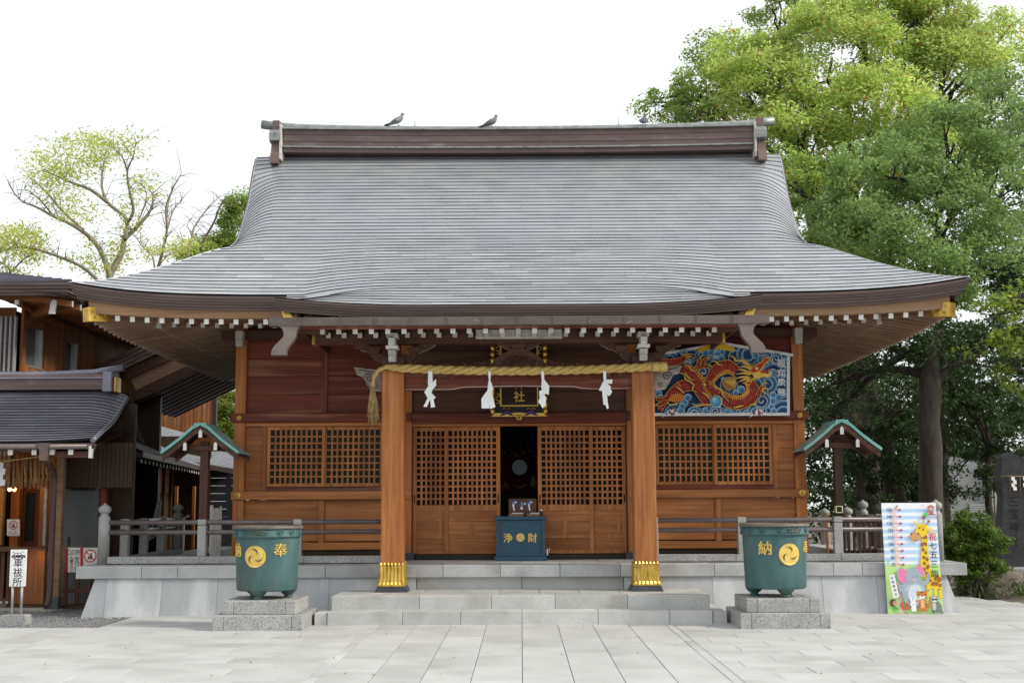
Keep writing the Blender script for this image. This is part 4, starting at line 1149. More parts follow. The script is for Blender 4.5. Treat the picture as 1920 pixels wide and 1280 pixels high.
# ================================================================== flat print: a painter that lays coloured shapes on a board
C_ = {}
def pcol(c):
    k = tuple(round(x, 3) for x in c)
    if k not in C_: C_[k] = paint('print_colour', c, 0.5, spec=0.25)
    return C_[k]
def clip_poly(P, Q):
    def side(a, b, p): return (b[0] - a[0]) * (p[1] - a[1]) - (b[1] - a[1]) * (p[0] - a[0])
    out = list(P)
    for i in range(len(Q)):
        a, b = Q[i], Q[(i + 1) % len(Q)]
        inp, out = out, []
        for j in range(len(inp)):
            p, q = inp[j], inp[(j + 1) % len(inp)]
            sp, sq = side(a, b, p), side(a, b, q)
            if sp >= 0: out.append(p)
            if sp * sq < 0:
                t = sp / (sp - sq); out.append((p[0] + (q[0] - p[0]) * t, p[1] + (q[1] - p[1]) * t))
        if not out: return []
    return out
class Pic:
    def __init__(s, fn, clip):
        s.fn, s.clip, s.mb, s.mats, s.d = fn, clip, MB(), [], 0.0006
    def mi(s, c):
        m = pcol(c)
        if m not in s.mats: s.mats.append(m)
        return s.mats.index(m)
    def up(s): s.d += 0.00025
    def poly(s, pts, c, convex=False, clip=True):
        s.up()
        if clip and s.clip:
            x0 = min(p[0] for p in s.clip); x1 = max(p[0] for p in s.clip)
            pts = clip_poly(pts, s.clip)
        if len(pts) >= 3: s.mb.flat([s.fn(p[0], p[1], s.d) for p in pts], s.mi(c))
    def disc(s, x, y, rx, c, ry=None, rot=0, n=22, a0=0, a1=2 * math.pi):
        ry = ry or rx
        full = abs(a1 - a0) > 6.2
        pts = []
        for k in range(n if full else n + 1):
            a = a0 + (a1 - a0) * k / n
            p, q = rx * math.cos(a), ry * math.sin(a)
            pts.append((x + p * math.cos(rot) - q * math.sin(rot), y + p * math.sin(rot) + q * math.cos(rot)))
        s.poly(pts, c)
    def ribbon(s, pts, w, c, smooth=3):
        pts = curve(pts, smooth)
        n = len(pts)
        ws = w if isinstance(w, (list, tuple)) else [w]
        s.up(); m = s.mi(c)
        L, Rr = [], []
        for i, p in enumerate(pts):
            a, b = pts[max(i - 1, 0)], pts[min(i + 1, n - 1)]
            dx, dy = b[0] - a[0], b[1] - a[1]; l_ = math.hypot(dx, dy) or 1
            f = i / (n - 1) * (len(ws) - 1); k = min(int(f), len(ws) - 2) if len(ws) > 1 else 0
            ww = ws[0] if len(ws) == 1 else lerp(ws[k], ws[k + 1], f - k)
            L.append((p[0] - dy / l_ * ww / 2, p[1] + dx / l_ * ww / 2)); Rr.append((p[0] + dy / l_ * ww / 2, p[1] - dx / l_ * ww / 2))
        for i in range(n - 1):
            q = [L[i], L[i + 1], Rr[i + 1], Rr[i]]
            if s.clip: q = clip_poly(q if area2(q) > 0 else q[::-1], s.clip)
            if len(q) >= 3: s.mb.flat([s.fn(a[0], a[1], s.d) for a in q], m)
        return pts
    def text(s, ch, off, x, y, size, c, sx=1.0, rot=0.0, align=0):
        s.up()
        w = TXT[(ch, off)][3] * size * sx
        x0 = x - w / 2 if align else x
        def f(a, b, d):
            a *= sx; p, q = a * math.cos(rot) + b * math.sin(rot), -b * math.cos(rot) + a * math.sin(rot)
            return s.fn(x0 + p, y + q, s.d)
        put_text(s.mb, ch, off, f, size, s.mi(c))
def area2(p): return sum(p[i][0] * p[(i + 1) % len(p)][1] - p[(i + 1) % len(p)][0] * p[i][1] for i in range(len(p)))
def curve(pts, k):
    """Catmull-Rom through the points"""
    if k <= 1 or len(pts) < 3: return list(pts)
    out = []
    for i in range(len(pts) - 1):
        p0, p1, p2, p3 = pts[max(i - 1, 0)], pts[i], pts[i + 1], pts[min(i + 2, len(pts) - 1)]
        for j in range(k):
            t = j / k
            out.append(tuple(.5 * (2 * b + (c - a) * t + (2 * a - 5 * b + 4 * c - d) * t * t + (3 * b - a - 3 * c + d) * t ** 3) for a, b, c, d in zip(p0, p1, p2, p3)))
    out.append(tuple(pts[-1]))
    return out

# ================================================================== dragon votive painting
ema = thing('votive_painting', 'large gabled votive painting of a red dragon on blue waves under the eave', 'painting', at(1355, 720, 20.50))
def efn(px, py, d): p = at(1220 + px / 6.857, 630 + py / 6.857, 20.47); return (p.x, p.y - d, p.z)
outl = [(-160, 270), (925, 92), (1765, 245), (1765, 1005), (-160, 1010)]
bk = MB(); P_ = [efn(a, b, 0) for a, b in outl]
bk.prism([(p[0], p[2]) for p in P_], 'y', 20.472, 20.53); bk.build('backboard', M['gloom_x'], ema)
pc_ = Pic(efn, [(-160, 270), (925, 110), (1750, 255), (1745, 985), (-160, 990)])
if area2(pc_.clip) < 0: pc_.clip.reverse()
NAVY, MID, SKYB, PALE = (0.014, 0.055, 0.160), (0.045, 0.175, 0.39), (0.17, 0.38, 0.58), (0.70, 0.74, 0.70)
pc_.poly([(-160, 265), (925, 100), (1755, 250), (1755, 1000), (-160, 1000)], NAVY)
def wave(x, y, r, inner=MID, bands=3):
    pc_.disc(x, y, r, (0.01, 0.02, 0.05)); pc_.disc(x, y, r - 3, PALE); pc_.disc(x, y, r - 9, SKYB); pc_.disc(x, y, r - 20, MID); pc_.disc(x, y, r - 40, NAVY)
    if bands > 1 and r > 85:
        q = r * .56
        pc_.disc(x, y, q, PALE); pc_.disc(x, y, q - 7, SKYB); pc_.disc(x, y, q - 16, MID); pc_.disc(x, y, q - 30, NAVY)
def puff(x, y, r):
    pc_.disc(x, y, r, (0.01, 0.03, 0.07)); pc_.disc(x, y, r - 3, PALE); pc_.disc(x, y + 2, r - 7, SKYB); pc_.disc(x + r * .1, y + r * .2, r * .6, (0.055, 0.18, 0.345))
def swirl(x, y, r, s=1):
    pc_.disc(x, y, r, PALE); pc_.disc(x, y, r - 7, MID); pc_.disc(x, y, r - 26, NAVY)
    pts = [(x + s * r * .86 * (1 - k / 26) * math.cos(k * .42), y + r * .86 * (1 - k / 26) * math.sin(k * .42)) for k in range(24)]
    pc_.ribbon(pts, [9, 7, 12], PALE, 2)
for x, y, r in ((1090, 270, 170), (1250, 240, 150), (520, 230, 140), (330, 270, 150), (250, 300, 110), (700, 250, 130), (1600, 330, 170), (1480, 300, 110), (1600, 560, 220), (1680, 640, 150), (1500, 620, 130), (620, 420, 130),
                (100, 380, 140), (640, 1010, 150), (560, 1000, 100), (300, 1000, 130), (850, 1020, 130), (1000, 1010, 110), (1120, 1010, 110), (1240, 1000, 110), (1340, 980, 110), (1610, 980, 150), (1700, 1000, 180), (1000, 640, 120), (1360, 620, 120)): wave(x, y, r)
for x, y, r in ((640, 240, 45), (700, 220, 50), (770, 210, 52), (850, 230, 55), (900, 290, 50), (830, 300, 45), (760, 280, 42), (910, 205, 40), (930, 340, 40), (1340, 240, 60), (1400, 220, 48), (1700, 330, 50), (1690, 420, 42), (1560, 470, 50), (1500, 520, 44),
                (380, 960, 55), (420, 860, 60), (470, 790, 50), (400, 900, 45), (700, 960, 50), (740, 930, 45), (980, 980, 55), (1060, 960, 40), (1560, 760, 45), (1550, 830, 50), (1540, 910, 45), (1570, 960, 40), (1630, 790, 50), (1690, 760, 46), (1330, 660, 46), (1400, 700, 44), (1360, 730, 40), (470, 330, 45), (420, 230, 50), (460, 360, 40),
                (90, 740, 50), (120, 790, 40), (1150, 690, 52), (1080, 730, 42), (930, 570, 40)): puff(x, y, r)
swirl(665, 470, 92); swirl(1415, 835, 115, -1); swirl(1600, 300, 80); swirl(825, 975, 75)
RED, DRED, LRED, GOLD_, ORG_, YEL = (0.48, 0.040, 0.018), (0.19, 0.014, 0.012), (0.66, 0.105, 0.045), (0.72, 0.43, 0.075), (0.80, 0.28, 0.045), (0.84, 0.56, 0.10)
def body(pts, w, belly=0):
    mid = curve(pts, 5)
    pc_.ribbon(pts, [a + 20 for a in w], (0.03, 0.012, 0.012), 5); pc_.ribbon(pts, [a + 13 for a in w], GOLD_, 5); pc_.ribbon(pts, w, DRED, 5)
    n = len(mid); acc = 0
    pc_.up(); m1, m2 = pc_.mi(RED), pc_.mi(LRED); step = 22; row = 0
    for i in range(1, n - 1):
        dx, dy = mid[i + 1][0] - mid[i - 1][0], mid[i + 1][1] - mid[i - 1][1]; l_ = math.hypot(dx, dy) or 1
        acc += math.hypot(mid[i][0] - mid[i - 1][0], mid[i][1] - mid[i - 1][1])
        if acc < step: continue
        acc = 0; row += 1
        f = i / (n - 1) * (len(w) - 1); k = min(int(f), len(w) - 2); ww = lerp(w[k], w[k + 1], f - k)
        tx, ty, nx, ny = dx / l_, dy / l_, -dy / l_, dx / l_
        q = max(2, int(ww / 24))
        for j in range(q):
            o_ = (j + (.5 if row % 2 else .15) - q / 2 + .2) * 24
            if abs(o_) > ww / 2 - 8: continue
            cx, cy = mid[i][0] + nx * o_, mid[i][1] + ny * o_
            pts_ = [(cx - tx * 12, cy - ty * 12), (cx + nx * 9.5, cy + ny * 9.5), (cx + tx * 11, cy + ty * 11), (cx - nx * 9.5, cy - ny * 9.5)]
            pts_ = clip_poly(pts_ if area2(pts_) > 0 else pts_[::-1], pc_.clip)
            if len(pts_) > 2: pc_.mb.flat([efn(a, b, pc_.d) for a, b in pts_], m1 if random.random() < .6 else m2)
    if belly:
        pc_.up(); mo, my = pc_.mi(ORG_), pc_.mi(GOLD_)
        acc = 0
        for i in range(1, n - 1):
            dx, dy = mid[i + 1][0] - mid[i - 1][0], mid[i + 1][1] - mid[i - 1][1]; l_ = math.hypot(dx, dy) or 1
            acc += math.hypot(mid[i][0] - mid[i - 1][0], mid[i][1] - mid[i - 1][1])
            if acc < 20: continue
            acc = 0
            f = i / (n - 1) * (len(w) - 1); k = min(int(f), len(w) - 2); ww = lerp(w[k], w[k + 1], f - k)
            tx, ty, nx, ny = dx / l_, dy / l_, -dy / l_ * belly, dx / l_ * belly
            a, b = ww * .50, ww * .22
            q = [(mid[i][0] + nx * a - tx * 8, mid[i][1] + ny * a - ty * 8), (mid[i][0] + nx * a + tx * 8, mid[i][1] + ny * a + ty * 8), (mid[i][0] + nx * b + tx * 6, mid[i][1] + ny * b + ty * 6), (mid[i][0] + nx * b - tx * 8, mid[i][1] + ny * b - ty * 8)]
            q = clip_poly(q if area2(q) > 0 else q[::-1], pc_.clip)
            if len(q) > 2: pc_.mb.flat([efn(x, y, pc_.d) for x, y in q], mo if i % 2 else my)
def flame(pts, w=(6, 20, 14, 4)):
    pc_.ribbon(pts, [a + 7 for a in w], (0.05, 0.02, 0.01), 4); pc_.ribbon(pts, list(w), GOLD_, 4); pc_.ribbon(pts, [a * .45 for a in w], YEL, 4)
def claw(pts, tips, w=(46, 34, 26)):
    body(pts, list(w))
    for t_ in tips: flame(t_, (20, 14, 3))
body([(-120, 380), (60, 350), (210, 350), (330, 335), (430, 290), (500, 262)], [70, 78, 84, 78, 50, 16])
for q in ((430, 250, 560, 250), (440, 280, 560, 300), (400, 250, 500, 235)): flame([(q[0], q[1]), ((q[0] + q[2]) / 2, q[1] - 12), (q[2], q[3])], (22, 12, 3))
claw([(560, 440), (600, 410), (680, 395), (740, 390)], ([(735, 380), (770, 400), (765, 440)],), (50, 44, 30))
claw([(610, 410), (605, 340), (625, 290)], ([(620, 300), (640, 262), (660, 255)],), (40, 34, 26))
claw([(650, 380), (680, 320), (720, 290)], ([(710, 295), (750, 282), (775, 295)],), (40, 34, 26))
body([(380, 420), (500, 480), (590, 590), (640, 700), (700, 810), (760, 880)], [110, 165, 175, 170, 140, 70], -1)
body([(560, 640), (440, 640), (330, 690), (240, 760), (170, 850), (110, 960)], [120, 150, 130, 90, 64, 50])
claw([(200, 800), (120, 830), (60, 800)], ([(70, 800), (50, 770), (60, 740)],), (44, 36, 24))
claw([(180, 840), (120, 880), (70, 890)], ([(80, 890), (55, 890), (50, 905)],), (44, 36, 24))
pc_.poly([(215, 835), (260, 760), (340, 742), (410, 760), (420, 800), (380, 840), (300, 855)], ORG_)
for k in range(7): pc_.ribbon([(245 + k * 24, 765 - 12 * math.sin(k * .5)), (262 + k * 24, 800), (255 + k * 22, 845)], [4, 6, 4], DRED, 3)
for k in range(6): pc_.ribbon([(320, 590), (350 + k * 6, 630 + k * 3), (330 + k * 12, 650)], [3, 5, 2], ORG_, 3)
body([(735, 690), (760, 560), (850, 450), (980, 405), (1090, 470)], [60, 120, 160, 170, 110], 1)
body([(690, 600), (780, 690), (900, 790), (1060, 860), (1210, 830), (1290, 730), (1260, 610), (1180, 560)], [60, 120, 150, 165, 170, 165, 120, 90], -1)
pc_.poly([(900, 600), (960, 540), (1060, 540), (1100, 600), (1060, 690), (980, 700), (920, 660)], (0.40, 0.16, 0.03))
for k in range(7): flame([(920 + k * 24, 560 - 8 * k), (960 + k * 18, 600), (1000 + k * 12, 640 + 8 * k)], (4, 16, 3))
# head
for a, b in (((1100, 440), (1250, 480)), ((1080, 500), (1260, 500)), ((1060, 560), (1250, 540)), ((1110, 600), (1260, 560)), ((1180, 620), (1290, 580)), ((1120, 400), (1280, 440)), ((1250, 600), (1330, 560))):
    flame([a, ((a[0] + b[0]) / 2, (a[1] + b[1]) / 2 - 14), b], (3, 24, 30))
flame([(980, 250), (1060, 290), (1070, 325), (1160, 330), (1190, 360), (1280, 410)], (4, 22, 20, 24, 20))
flame([(1130, 285), (1200, 340), (1260, 370)], (4, 20, 8))
pc_.poly([(1240, 470), (1290, 400), (1370, 355), (1420, 330), (1440, 290), (1490, 275), (1510, 300), (1495, 340), (1450, 370), (1430, 420), (1400, 470), (1340, 480), (1290, 500), (1250, 510)], GOLD_)
pc_.poly([(1255, 465), (1300, 405), (1375, 365), (1425, 340), (1445, 300), (1485, 288), (1500, 305), (1480, 335), (1435, 365), (1415, 410), (1380, 450), (1300, 480)], RED)
pc_.poly([(1290, 500), (1350, 475), (1420, 470), (1490, 500), (1550, 455), (1540, 500), (1490, 545), (1420, 530), (1370, 560), (1310, 545)], YEL)
pc_.poly([(1380, 470), (1440, 450), (1500, 440), (1480, 475), (1420, 490)], (0.55, 0.03, 0.02))
pc_.disc(1345, 425, 24, YEL, 18); pc_.disc(1350, 425, 17, (0.75, 0.75, 0.7), 12); pc_.disc(1355, 426, 7, (0.02, 0.02, 0.02))
pc_.disc(1492, 450, 16, (0.03, 0.06, 0.10)); pc_.disc(1500, 440, 15, (0.6, 0.03, 0.03)); pc_.poly([(1490, 460), (1500, 485), (1512, 462)], (0.8, 0.8, 0.75))
pc_.ribbon([(1490, 300), (1430, 265), (1370, 270)], [6, 5, 2], GOLD_, 4); pc_.ribbon([(1300, 560), (1250, 640), (1230, 680)], [10, 8, 2], GOLD_, 4)
claw([(1350, 790), (1390, 710), (1420, 640)], ([(1415, 650), (1440, 600), (1495, 625)], [(1410, 690), (1470, 680), (1490, 740)], [(1400, 710), (1440, 720), (1440, 780)]), (50, 44, 34))
flame([(1250, 890), (1320, 880), (1345, 840)], (8, 22, 10))
for pts in ([(440, 380), (480, 400), (500, 440), (560, 470)], [(340, 480), (420, 500), (430, 560), (500, 600), (540, 640), (520, 700), (580, 730)], [(430, 470), (460, 530), (520, 580)], [(720, 590), (790, 600), (810, 660), (890, 700), (910, 760), (990, 850)],
            [(190, 855), (240, 890), (300, 880), (350, 860)], [(510, 870), (590, 905), (660, 890), (730, 900)], [(760, 330), (830, 345), (850, 375), (910, 380)], [(640, 620), (690, 640), (660, 590)], [(640, 730), (700, 760), (730, 810)], [(300, 650), (360, 690), (420, 750)], [(1040, 930), (1100, 915), (1180, 900)]): flame(pts, (4, 18, 20, 6))
pc_.disc(825, 850, 78, (0.45, 0.66, 0.74)); pc_.disc(820, 846, 70, (0.04, 0.24, 0.44)); pc_.disc(812, 838, 55, (0.08, 0.38, 0.58)); pc_.disc(806, 826, 32, (0.22, 0.54, 0.70)); pc_.disc(800, 812, 16, (0.5, 0.72, 0.80))
flame([(800, 760), (815, 780), (805, 805)], (16, 12, 3)); flame([(905, 800), (890, 820), (870, 850)], (16, 12, 3)); flame([(700, 880), (750, 890), (780, 885)], (16, 12, 3))
for ch, y in (('龍', 360), ('翔', 490), ('鳳', 605), ('舞', 730)): pc_.text(ch, .012, 1655, y, 110, (0.66, 0.68, 0.68))
for ch, y in (('奉', 205), ('納', 280)): pc_.text(ch, .012, 820, y, 60, (0.50, 0.58, 0.62))
pc_.mb.build('painted_panel', pc_.mats, ema)
# white frame, bow, corner cloths
def eq(a, b, c, d, d0=.0, dep=.05, mat=M['white'], nm='frame_rail'):
    P4 = [efn(*q, 0) for q in (a, b, c, d)]
    mb = MB(); mb.prism([(p[0], p[2]) for p in P4], 'y', 20.47 - dep - d0, 20.475); mb.build(nm, mat, ema)
eq((-160, 268), (925, 82), (925, 116), (-160, 300), dep=.055)
eq((925, 82), (1822, 232), (1818, 266), (925, 116), dep=.055)
eq((1745, 260), (1783, 266), (1780, 1022), (1742, 1022))
eq((-160, 990), (1741, 985), (1741, 1022), (-160, 1028))
bw = MB()
def bq(pts, d): bw.flat([efn(a, b, d) for a, b in pts])
bow = [[(595, 165), (700, 130), (830, 108), (830, 165), (720, 185), (605, 215)], [(830, 108), (960, 125), (1072, 155), (1060, 212), (950, 185), (830, 165)], [(680, 125), (815, 100), (815, 165), (690, 180)], [(845, 100), (985, 115), (985, 172), (845, 165)], [(805, 95), (858, 95), (856, 175), (808, 175)]]
for i, q in enumerate(bow):
    P4 = [efn(a, b, 0) for a, b in q]; bw.prism([(p[0], p[2]) for p in P4], 'y', 20.41 - .006 * i, 20.418 - .006 * i)
bw.build('yellow_bow', paint('yellow_silk', (0.74, 0.47, 0.02), .5), ema)
for cx in (262, 1380):
    cb = MB()
    P4 = [efn(a, b, 0) for a, b in ((cx, 925), (cx + 40, 960), (cx + 125, 1020), (cx + 60, 1015), (cx, 995), (cx - 60, 1015), (cx - 122, 1050), (cx - 50, 965))]
    cb.prism([(p[0], p[2]) for p in P4], 'y', 20.40, 20.415, 0)
    for k in range(7):
        a, b = cx + random.uniform(-70, 70), random.uniform(965, 1010)
        if abs(a - cx) > (b - 925) * 1.1: a = cx
        p = efn(a, b, 0); cb.box(p[0] - .012, p[0] + .012, 20.397, 20.3995, p[2] - .014, p[2] + .014, 1)
    p = efn(cx, 935, 0); cb.ball((p[0], 20.40, p[2]), .024, 8, 5, 1)
    cb.build('knotted_cloth', [M['paper'], paint('crimson_cloth', (0.35, .02, .03), .7)], ema)
    pgm = MB(); p = efn(cx + 8, 1005, 0); pgm.cbox(p[0] - .018, p[0] + .018, 20.39, 20.48, p[2] - .02, p[2] + .02, .003); pgm.build('peg', M['eave_board'], ema)

# ================================================================== name plaque over the doors
pl = thing('name_plaque', 'dark name plaque in a wavy gilt frame above the open doors', 'plaque', (X0, 20.52, 3.1))
def pb_(nm, mat, x0, x1, z0, z1, y0, y1, c=.004):
    mb = MB(); mb.cbox(X0 + x0, X0 + x1, y0, y1, z0, z1, c); return mb.build(nm, mat, pl)
pb_('backboard', M['black'], -.44, .45, 3.06, 4.50, 20.52, 20.56)
pb_('panel', paint('plaque_lacquer', (0.030, 0.012, 0.012), .4), -.285, .295, 3.22, 4.33, 20.500, 20.5195)
for a in ((-.31, -.286, 3.195, 4.36), (.296, .32, 3.195, 4.36), (-.2855, .2955, 3.195, 3.2185), (-.2855, .2955, 4.3315, 4.36)): pb_('inner_frame', M['gold_flat'], *a, 20.49, 20.5195)
for s in (-1, 1):
    mb = MB(); n_ = 72
    vs = []
    for k in range(n_ + 1):
        z = 3.075 + 1.40 * k / n_; ph = (z - 3.075) / .105
        w_ = .016 * abs(math.sin(ph * math.pi)); d = .02 * abs(math.sin(ph * math.pi))
        vs += [(X0 + s * (.395 - w_ * .3), 20.515, z), (X0 + s * (.41), 20.49 - d, z), (X0 + s * (.445 + w_), 20.49 - d, z), (X0 + s * (.46 + w_), 20.515, z)]
    mb.add(vs, [(4 * i + j, 4 * i + j + 1, 4 * i + j + 5, 4 * i + j + 4) for i in range(n_) for j in range(3)]); mb.build('gilt_edge', M['gold'], pl)
    for zc in (3.33, 3.78, 4.15):
        mb = MB()
        for q in (-1, 1): mb.tube([(X0 + s * (.385 - .075 * math.sin(k * .38)), 20.512, zc + q * (.012 + .10 * k / 8 * (1 - .35 * (k / 8) ** 3))) for k in range(9)], [.010, .010, .011, .011, .010, .010, .009, .008, .006], 6)
        mb.build('gilt_scroll', M['gold'], pl)
mb = MB(); mb.prism([(X0 - .455, 3.03), (X0 + .465, 3.03), (X0 + .40, 3.085), (X0 - .39, 3.085)], 'y', 20.475, 20.5195); mb.build('gilt_edge', M['gold'], pl)
for ch, z in (('和', 4.19), ('樂', 3.98), ('備', 3.77), ('神', 3.575), ('社', 3.36)):
    mb = MB(); put_text(mb, ch, .012, lambda a, b, d: (X0 + .005 + a, 20.4985 - d, z + b), .185, 0, .006); mb.build('lettering', M['gold_flat'], pl)
for s in (-1, 1):
    mb = MB(); c_ = X0 + s * .20
    mb.prism([(c_ - .01, 3.14), (c_ + .01, 3.14), (c_ + .12, 3.035), (c_ + .04, 3.05), (c_, 3.07), (c_ - .04, 3.05), (c_ - .12, 3.035)], 'y', 20.455, 20.47); mb.build('cord_knot', M['purple'], pl)
    mb = MB()
    for q in (-1, 1): mb.tube([(c_ + q * (.012 + .055 * k / 6), 20.47, 3.145 + .022 * math.sin(k * .55)) for k in range(7)], .006, 5)
    mb.build('gilt_hook', M['gold_worn'], pl)
mb = MB()
for k in range(6): mb.ball((X0 + .035 * math.cos(k * 1.047), 20.455, 3.01 + .03 * math.sin(k * 1.047)), .022, 8, 5)
mb.cbox(X0 - .085, X0 + .085, 20.46, 20.474, 3.045, 3.095, .006); mb.build('gilt_crest', M['gold'], pl)

# ================================================================== straw rope with paper streamers
rope = thing('shimenawa_rope', 'thick twisted straw rope strung across the porch between the two columns', 'straw rope', (X0, 18.40, 3.5))
def rope_path(s):     # s 0..1
    x = lerp(-1.98, 2.06, s)
    return Vector((X0 + x, 18.385, 3.615 - .055 * math.sin(math.pi * min(1, max(0, (s - .02) / .96))) - .005 * s))
NT = 220
for k in range(3):
    pts, rr = [], []
    for i in range(NT + 1):
        s = i / NT; c = rope_path(s)
        a = -(2 * math.pi * s * 4.04 / .48) + k * 2.094
        o_ = .032 * sstep(0, .06, s) ** .5 if s < .06 else .032
        pts.append(c + Vector((0, math.cos(a), math.sin(a))) * o_); rr.append(.0345 * (.55 + .45 * sstep(0, .1, s)))
    mb = MB(); mb.tube(pts, rr, 9); mb.build('strand', M['rope'], rope)
mb = MB()
for k in range(60):      # loose straw sticking out of the rope
    s = random.random(); c = rope_path(s); a = random.uniform(0, 6.28); q = c + Vector((0, math.cos(a), math.sin(a))) * .08
    mb.tube([q, q + Vector((random.uniform(-.06, .06), math.cos(a) * .03 - .01, math.sin(a) * .045))], .0022, 3)
mb.build('loose_straw', M['straw'], rope, kind='stuff')
mb = MB()
p0 = rope_path(1)
mb.tube([p0 + Vector((-.16, 0, 0)), p0 + Vector((-.06, 0, 0)), p0 + Vector((.03, 0, .0)), p0 + Vector((.10, 0, 0)), p0 + Vector((.13, 0, 0))], [.062, .070, .073, .076, .070], 16)
mb.build('bound_end', M['rope'], rope)
for dx in (-.10, .02):
    mb = MB(); mb.lathe([(0, 0)], 3, 0, 0) if False else None
    c = p0 + Vector((dx, 0, 0)); mb.tube([c + Vector((0, math.cos(a) * .075, math.sin(a) * .075)) for a in frange(0, 6.283, 22)], .007, 5); mb.build('binding_cord', M['straw'], rope)
mb = MB(); t0 = rope_path(0)
tp = [t0 + Vector((.25, 0, .005)), t0 + Vector((.1, 0, .02)), t0 + Vector((-.02, -.01, -.005)), t0 + Vector((-.11, -.02, -.07)), t0 + Vector((-.155, -.03, -.17)), t0 + Vector((-.165, -.03, -.30))]
tp = [Vector(p) for p in curve([tuple(p) for p in tp], 5)]
for k in range(2):
    pts = [p + Vector((math.cos(i * .55 + k * 3.14), math.sin(i * .55 + k * 3.14), 0)) * .013 for i, p in enumerate(tp)]
    mb.tube(pts, [.040 - .026 * i / len(pts) for i in range(len(pts))], 8)
mb.build('rope_tail', M['rope'], rope)
mb = MB(); e_ = tp[-1]
for k in range(150):
    a = random.uniform(0, 6.28); r_ = random.uniform(0, .03); l_ = random.uniform(.25, .56)
    sp = random.uniform(-.05, .09)
    mb.tube([e_ + Vector((r_ * math.cos(a), r_ * math.sin(a), .02)), e_ + Vector((r_ * 1.6 * math.cos(a) + sp * .35, r_ * 1.6 * math.sin(a), -l_ * .5)), e_ + Vector((r_ * 1.2 * math.cos(a) + sp, r_ * math.sin(a), -l_))], [.005, .004, .002], 4)
mb.build('tassel', M['straw'], rope)
def shide(px, variant, label, flip=1):
    top = at(px, 706, 18.32)
    o = MB()
    x, y, z = top.x, 18.30, top.z + .03
    W = .06
    def quad(pts, dy): o.flat([(x + flip * a, y + dy + c, z + b) for a, b, c in pts])
    segs = {0: [[(-.03, .05, 0), (.03, .05, 0), (.035, -.14, 0), (-.035, -.14, -.01)], [(-.035, -.13, -.012), (.03, -.12, -.014), (.085, -.07, -.03), (.09, -.16, -.03), (.04, -.22, -.02), (-.02, -.21, -.014)],
                [(.03, -.17, -.02), (-.02, -.16, -.02), (-.085, -.26, -.03), (-.06, -.30, -.035), (.03, -.26, -.02)], [(-.06, -.27, -.03), (-.01, -.24, -.02), (.085, -.34, -.035), (.03, -.39, -.04), (-.05, -.33, -.03)],
                [(.0, -.33, -.03), (.04, -.31, -.03), (.075, -.48, -.04), (.015, -.49, -.045)], [(-.03, -.34, -.03), (.02, -.33, -.03), (-.045, -.48, -.04), (-.095, -.475, -.04)]],
            1: [[(-.02, .05, 0), (.02, .05, 0), (.012, -.09, 0), (-.012, -.09, 0)], [(-.012, -.08, -.004), (.012, -.08, -.004), (.06, -.22, -.02), (.02, -.26, -.02), (-.03, -.2, -.02)], [(-.01, -.18, -.02), (.05, -.19, -.02), (.03, -.34, -.03), (-.06, -.30, -.03)],
                [(-.05, -.26, -.03), (.02, -.29, -.03), (.0, -.5, -.04), (-.115, -.5, -.045), (-.12, -.36, -.04)], [(.0, -.3, -.03), (.035, -.27, -.03), (.085, -.48, -.04), (.01, -.51, -.045)]],
            2: [[(-.02, .05, 0), (.02, .05, 0), (.03, -.10, 0), (-.01, -.10, 0)], [(-.01, -.08, -.004), (.03, -.08, -.004), (.10, -.17, -.02), (.03, -.26, -.02), (-.02, -.2, -.02)], [(.10, -.16, -.02), (.09, -.30, -.03), (.03, -.28, -.03), (.02, -.2, -.02)],
                [(.03, -.2, -.02), (-.05, -.25, -.03), (-.04, -.36, -.035), (.03, -.33, -.03)], [(-.02, -.3, -.03), (.05, -.33, -.03), (.045, -.45, -.04), (.0, -.50, -.045), (-.065, -.40, -.04)]],
            3: [[(-.025, .05, 0), (.02, .05, 0), (.02, -.09, 0), (-.02, -.09, 0)], [(-.02, -.075, -.004), (.11, -.075, -.02), (.10, -.14, -.025), (.0, -.13, -.02)], [(-.02, -.09, -.02), (.03, -.13, -.02), (.09, -.19, -.03), (-.02, -.25, -.03), (-.095, -.235, -.03)],
                [(-.03, -.17, -.02), (.05, -.15, -.02), (.10, -.26, -.03), (.06, -.32, -.035), (-.02, -.28, -.03)], [(-.05, -.22, -.03), (.02, -.24, -.03), (.035, -.43, -.04), (-.03, -.45, -.045)], [(-.02, -.41, -.04), (.03, -.40, -.04), (.045, -.5, -.05), (.02, -.51, -.05)]]}[variant]
    for i, sgm in enumerate(segs): quad([(a, b, c - .004 * i) for a, b, c in sgm], 0)
    ob = o.build('paper_streamer', M['paper'])
    sm = ob.modifiers.new('thickness', 'SOLIDIFY'); sm.thickness = .0015
    return tag(ob, label, 'paper streamer', 'white paper streamers hanging from the straw rope')
shide(807, 0, 'white paper streamer nearest the rope tassel, ending in two legs like an X')
shide(918, 1, 'white paper streamer with a broad fan-shaped end, overlapping the gilt plaque frame')
shide(1017, 2, 'white narrow crumpled paper streamer overlapping the gilt plaque frame')
shide(1134, 3, 'white paper streamer nearest the dragon painting, with a looped top fold')

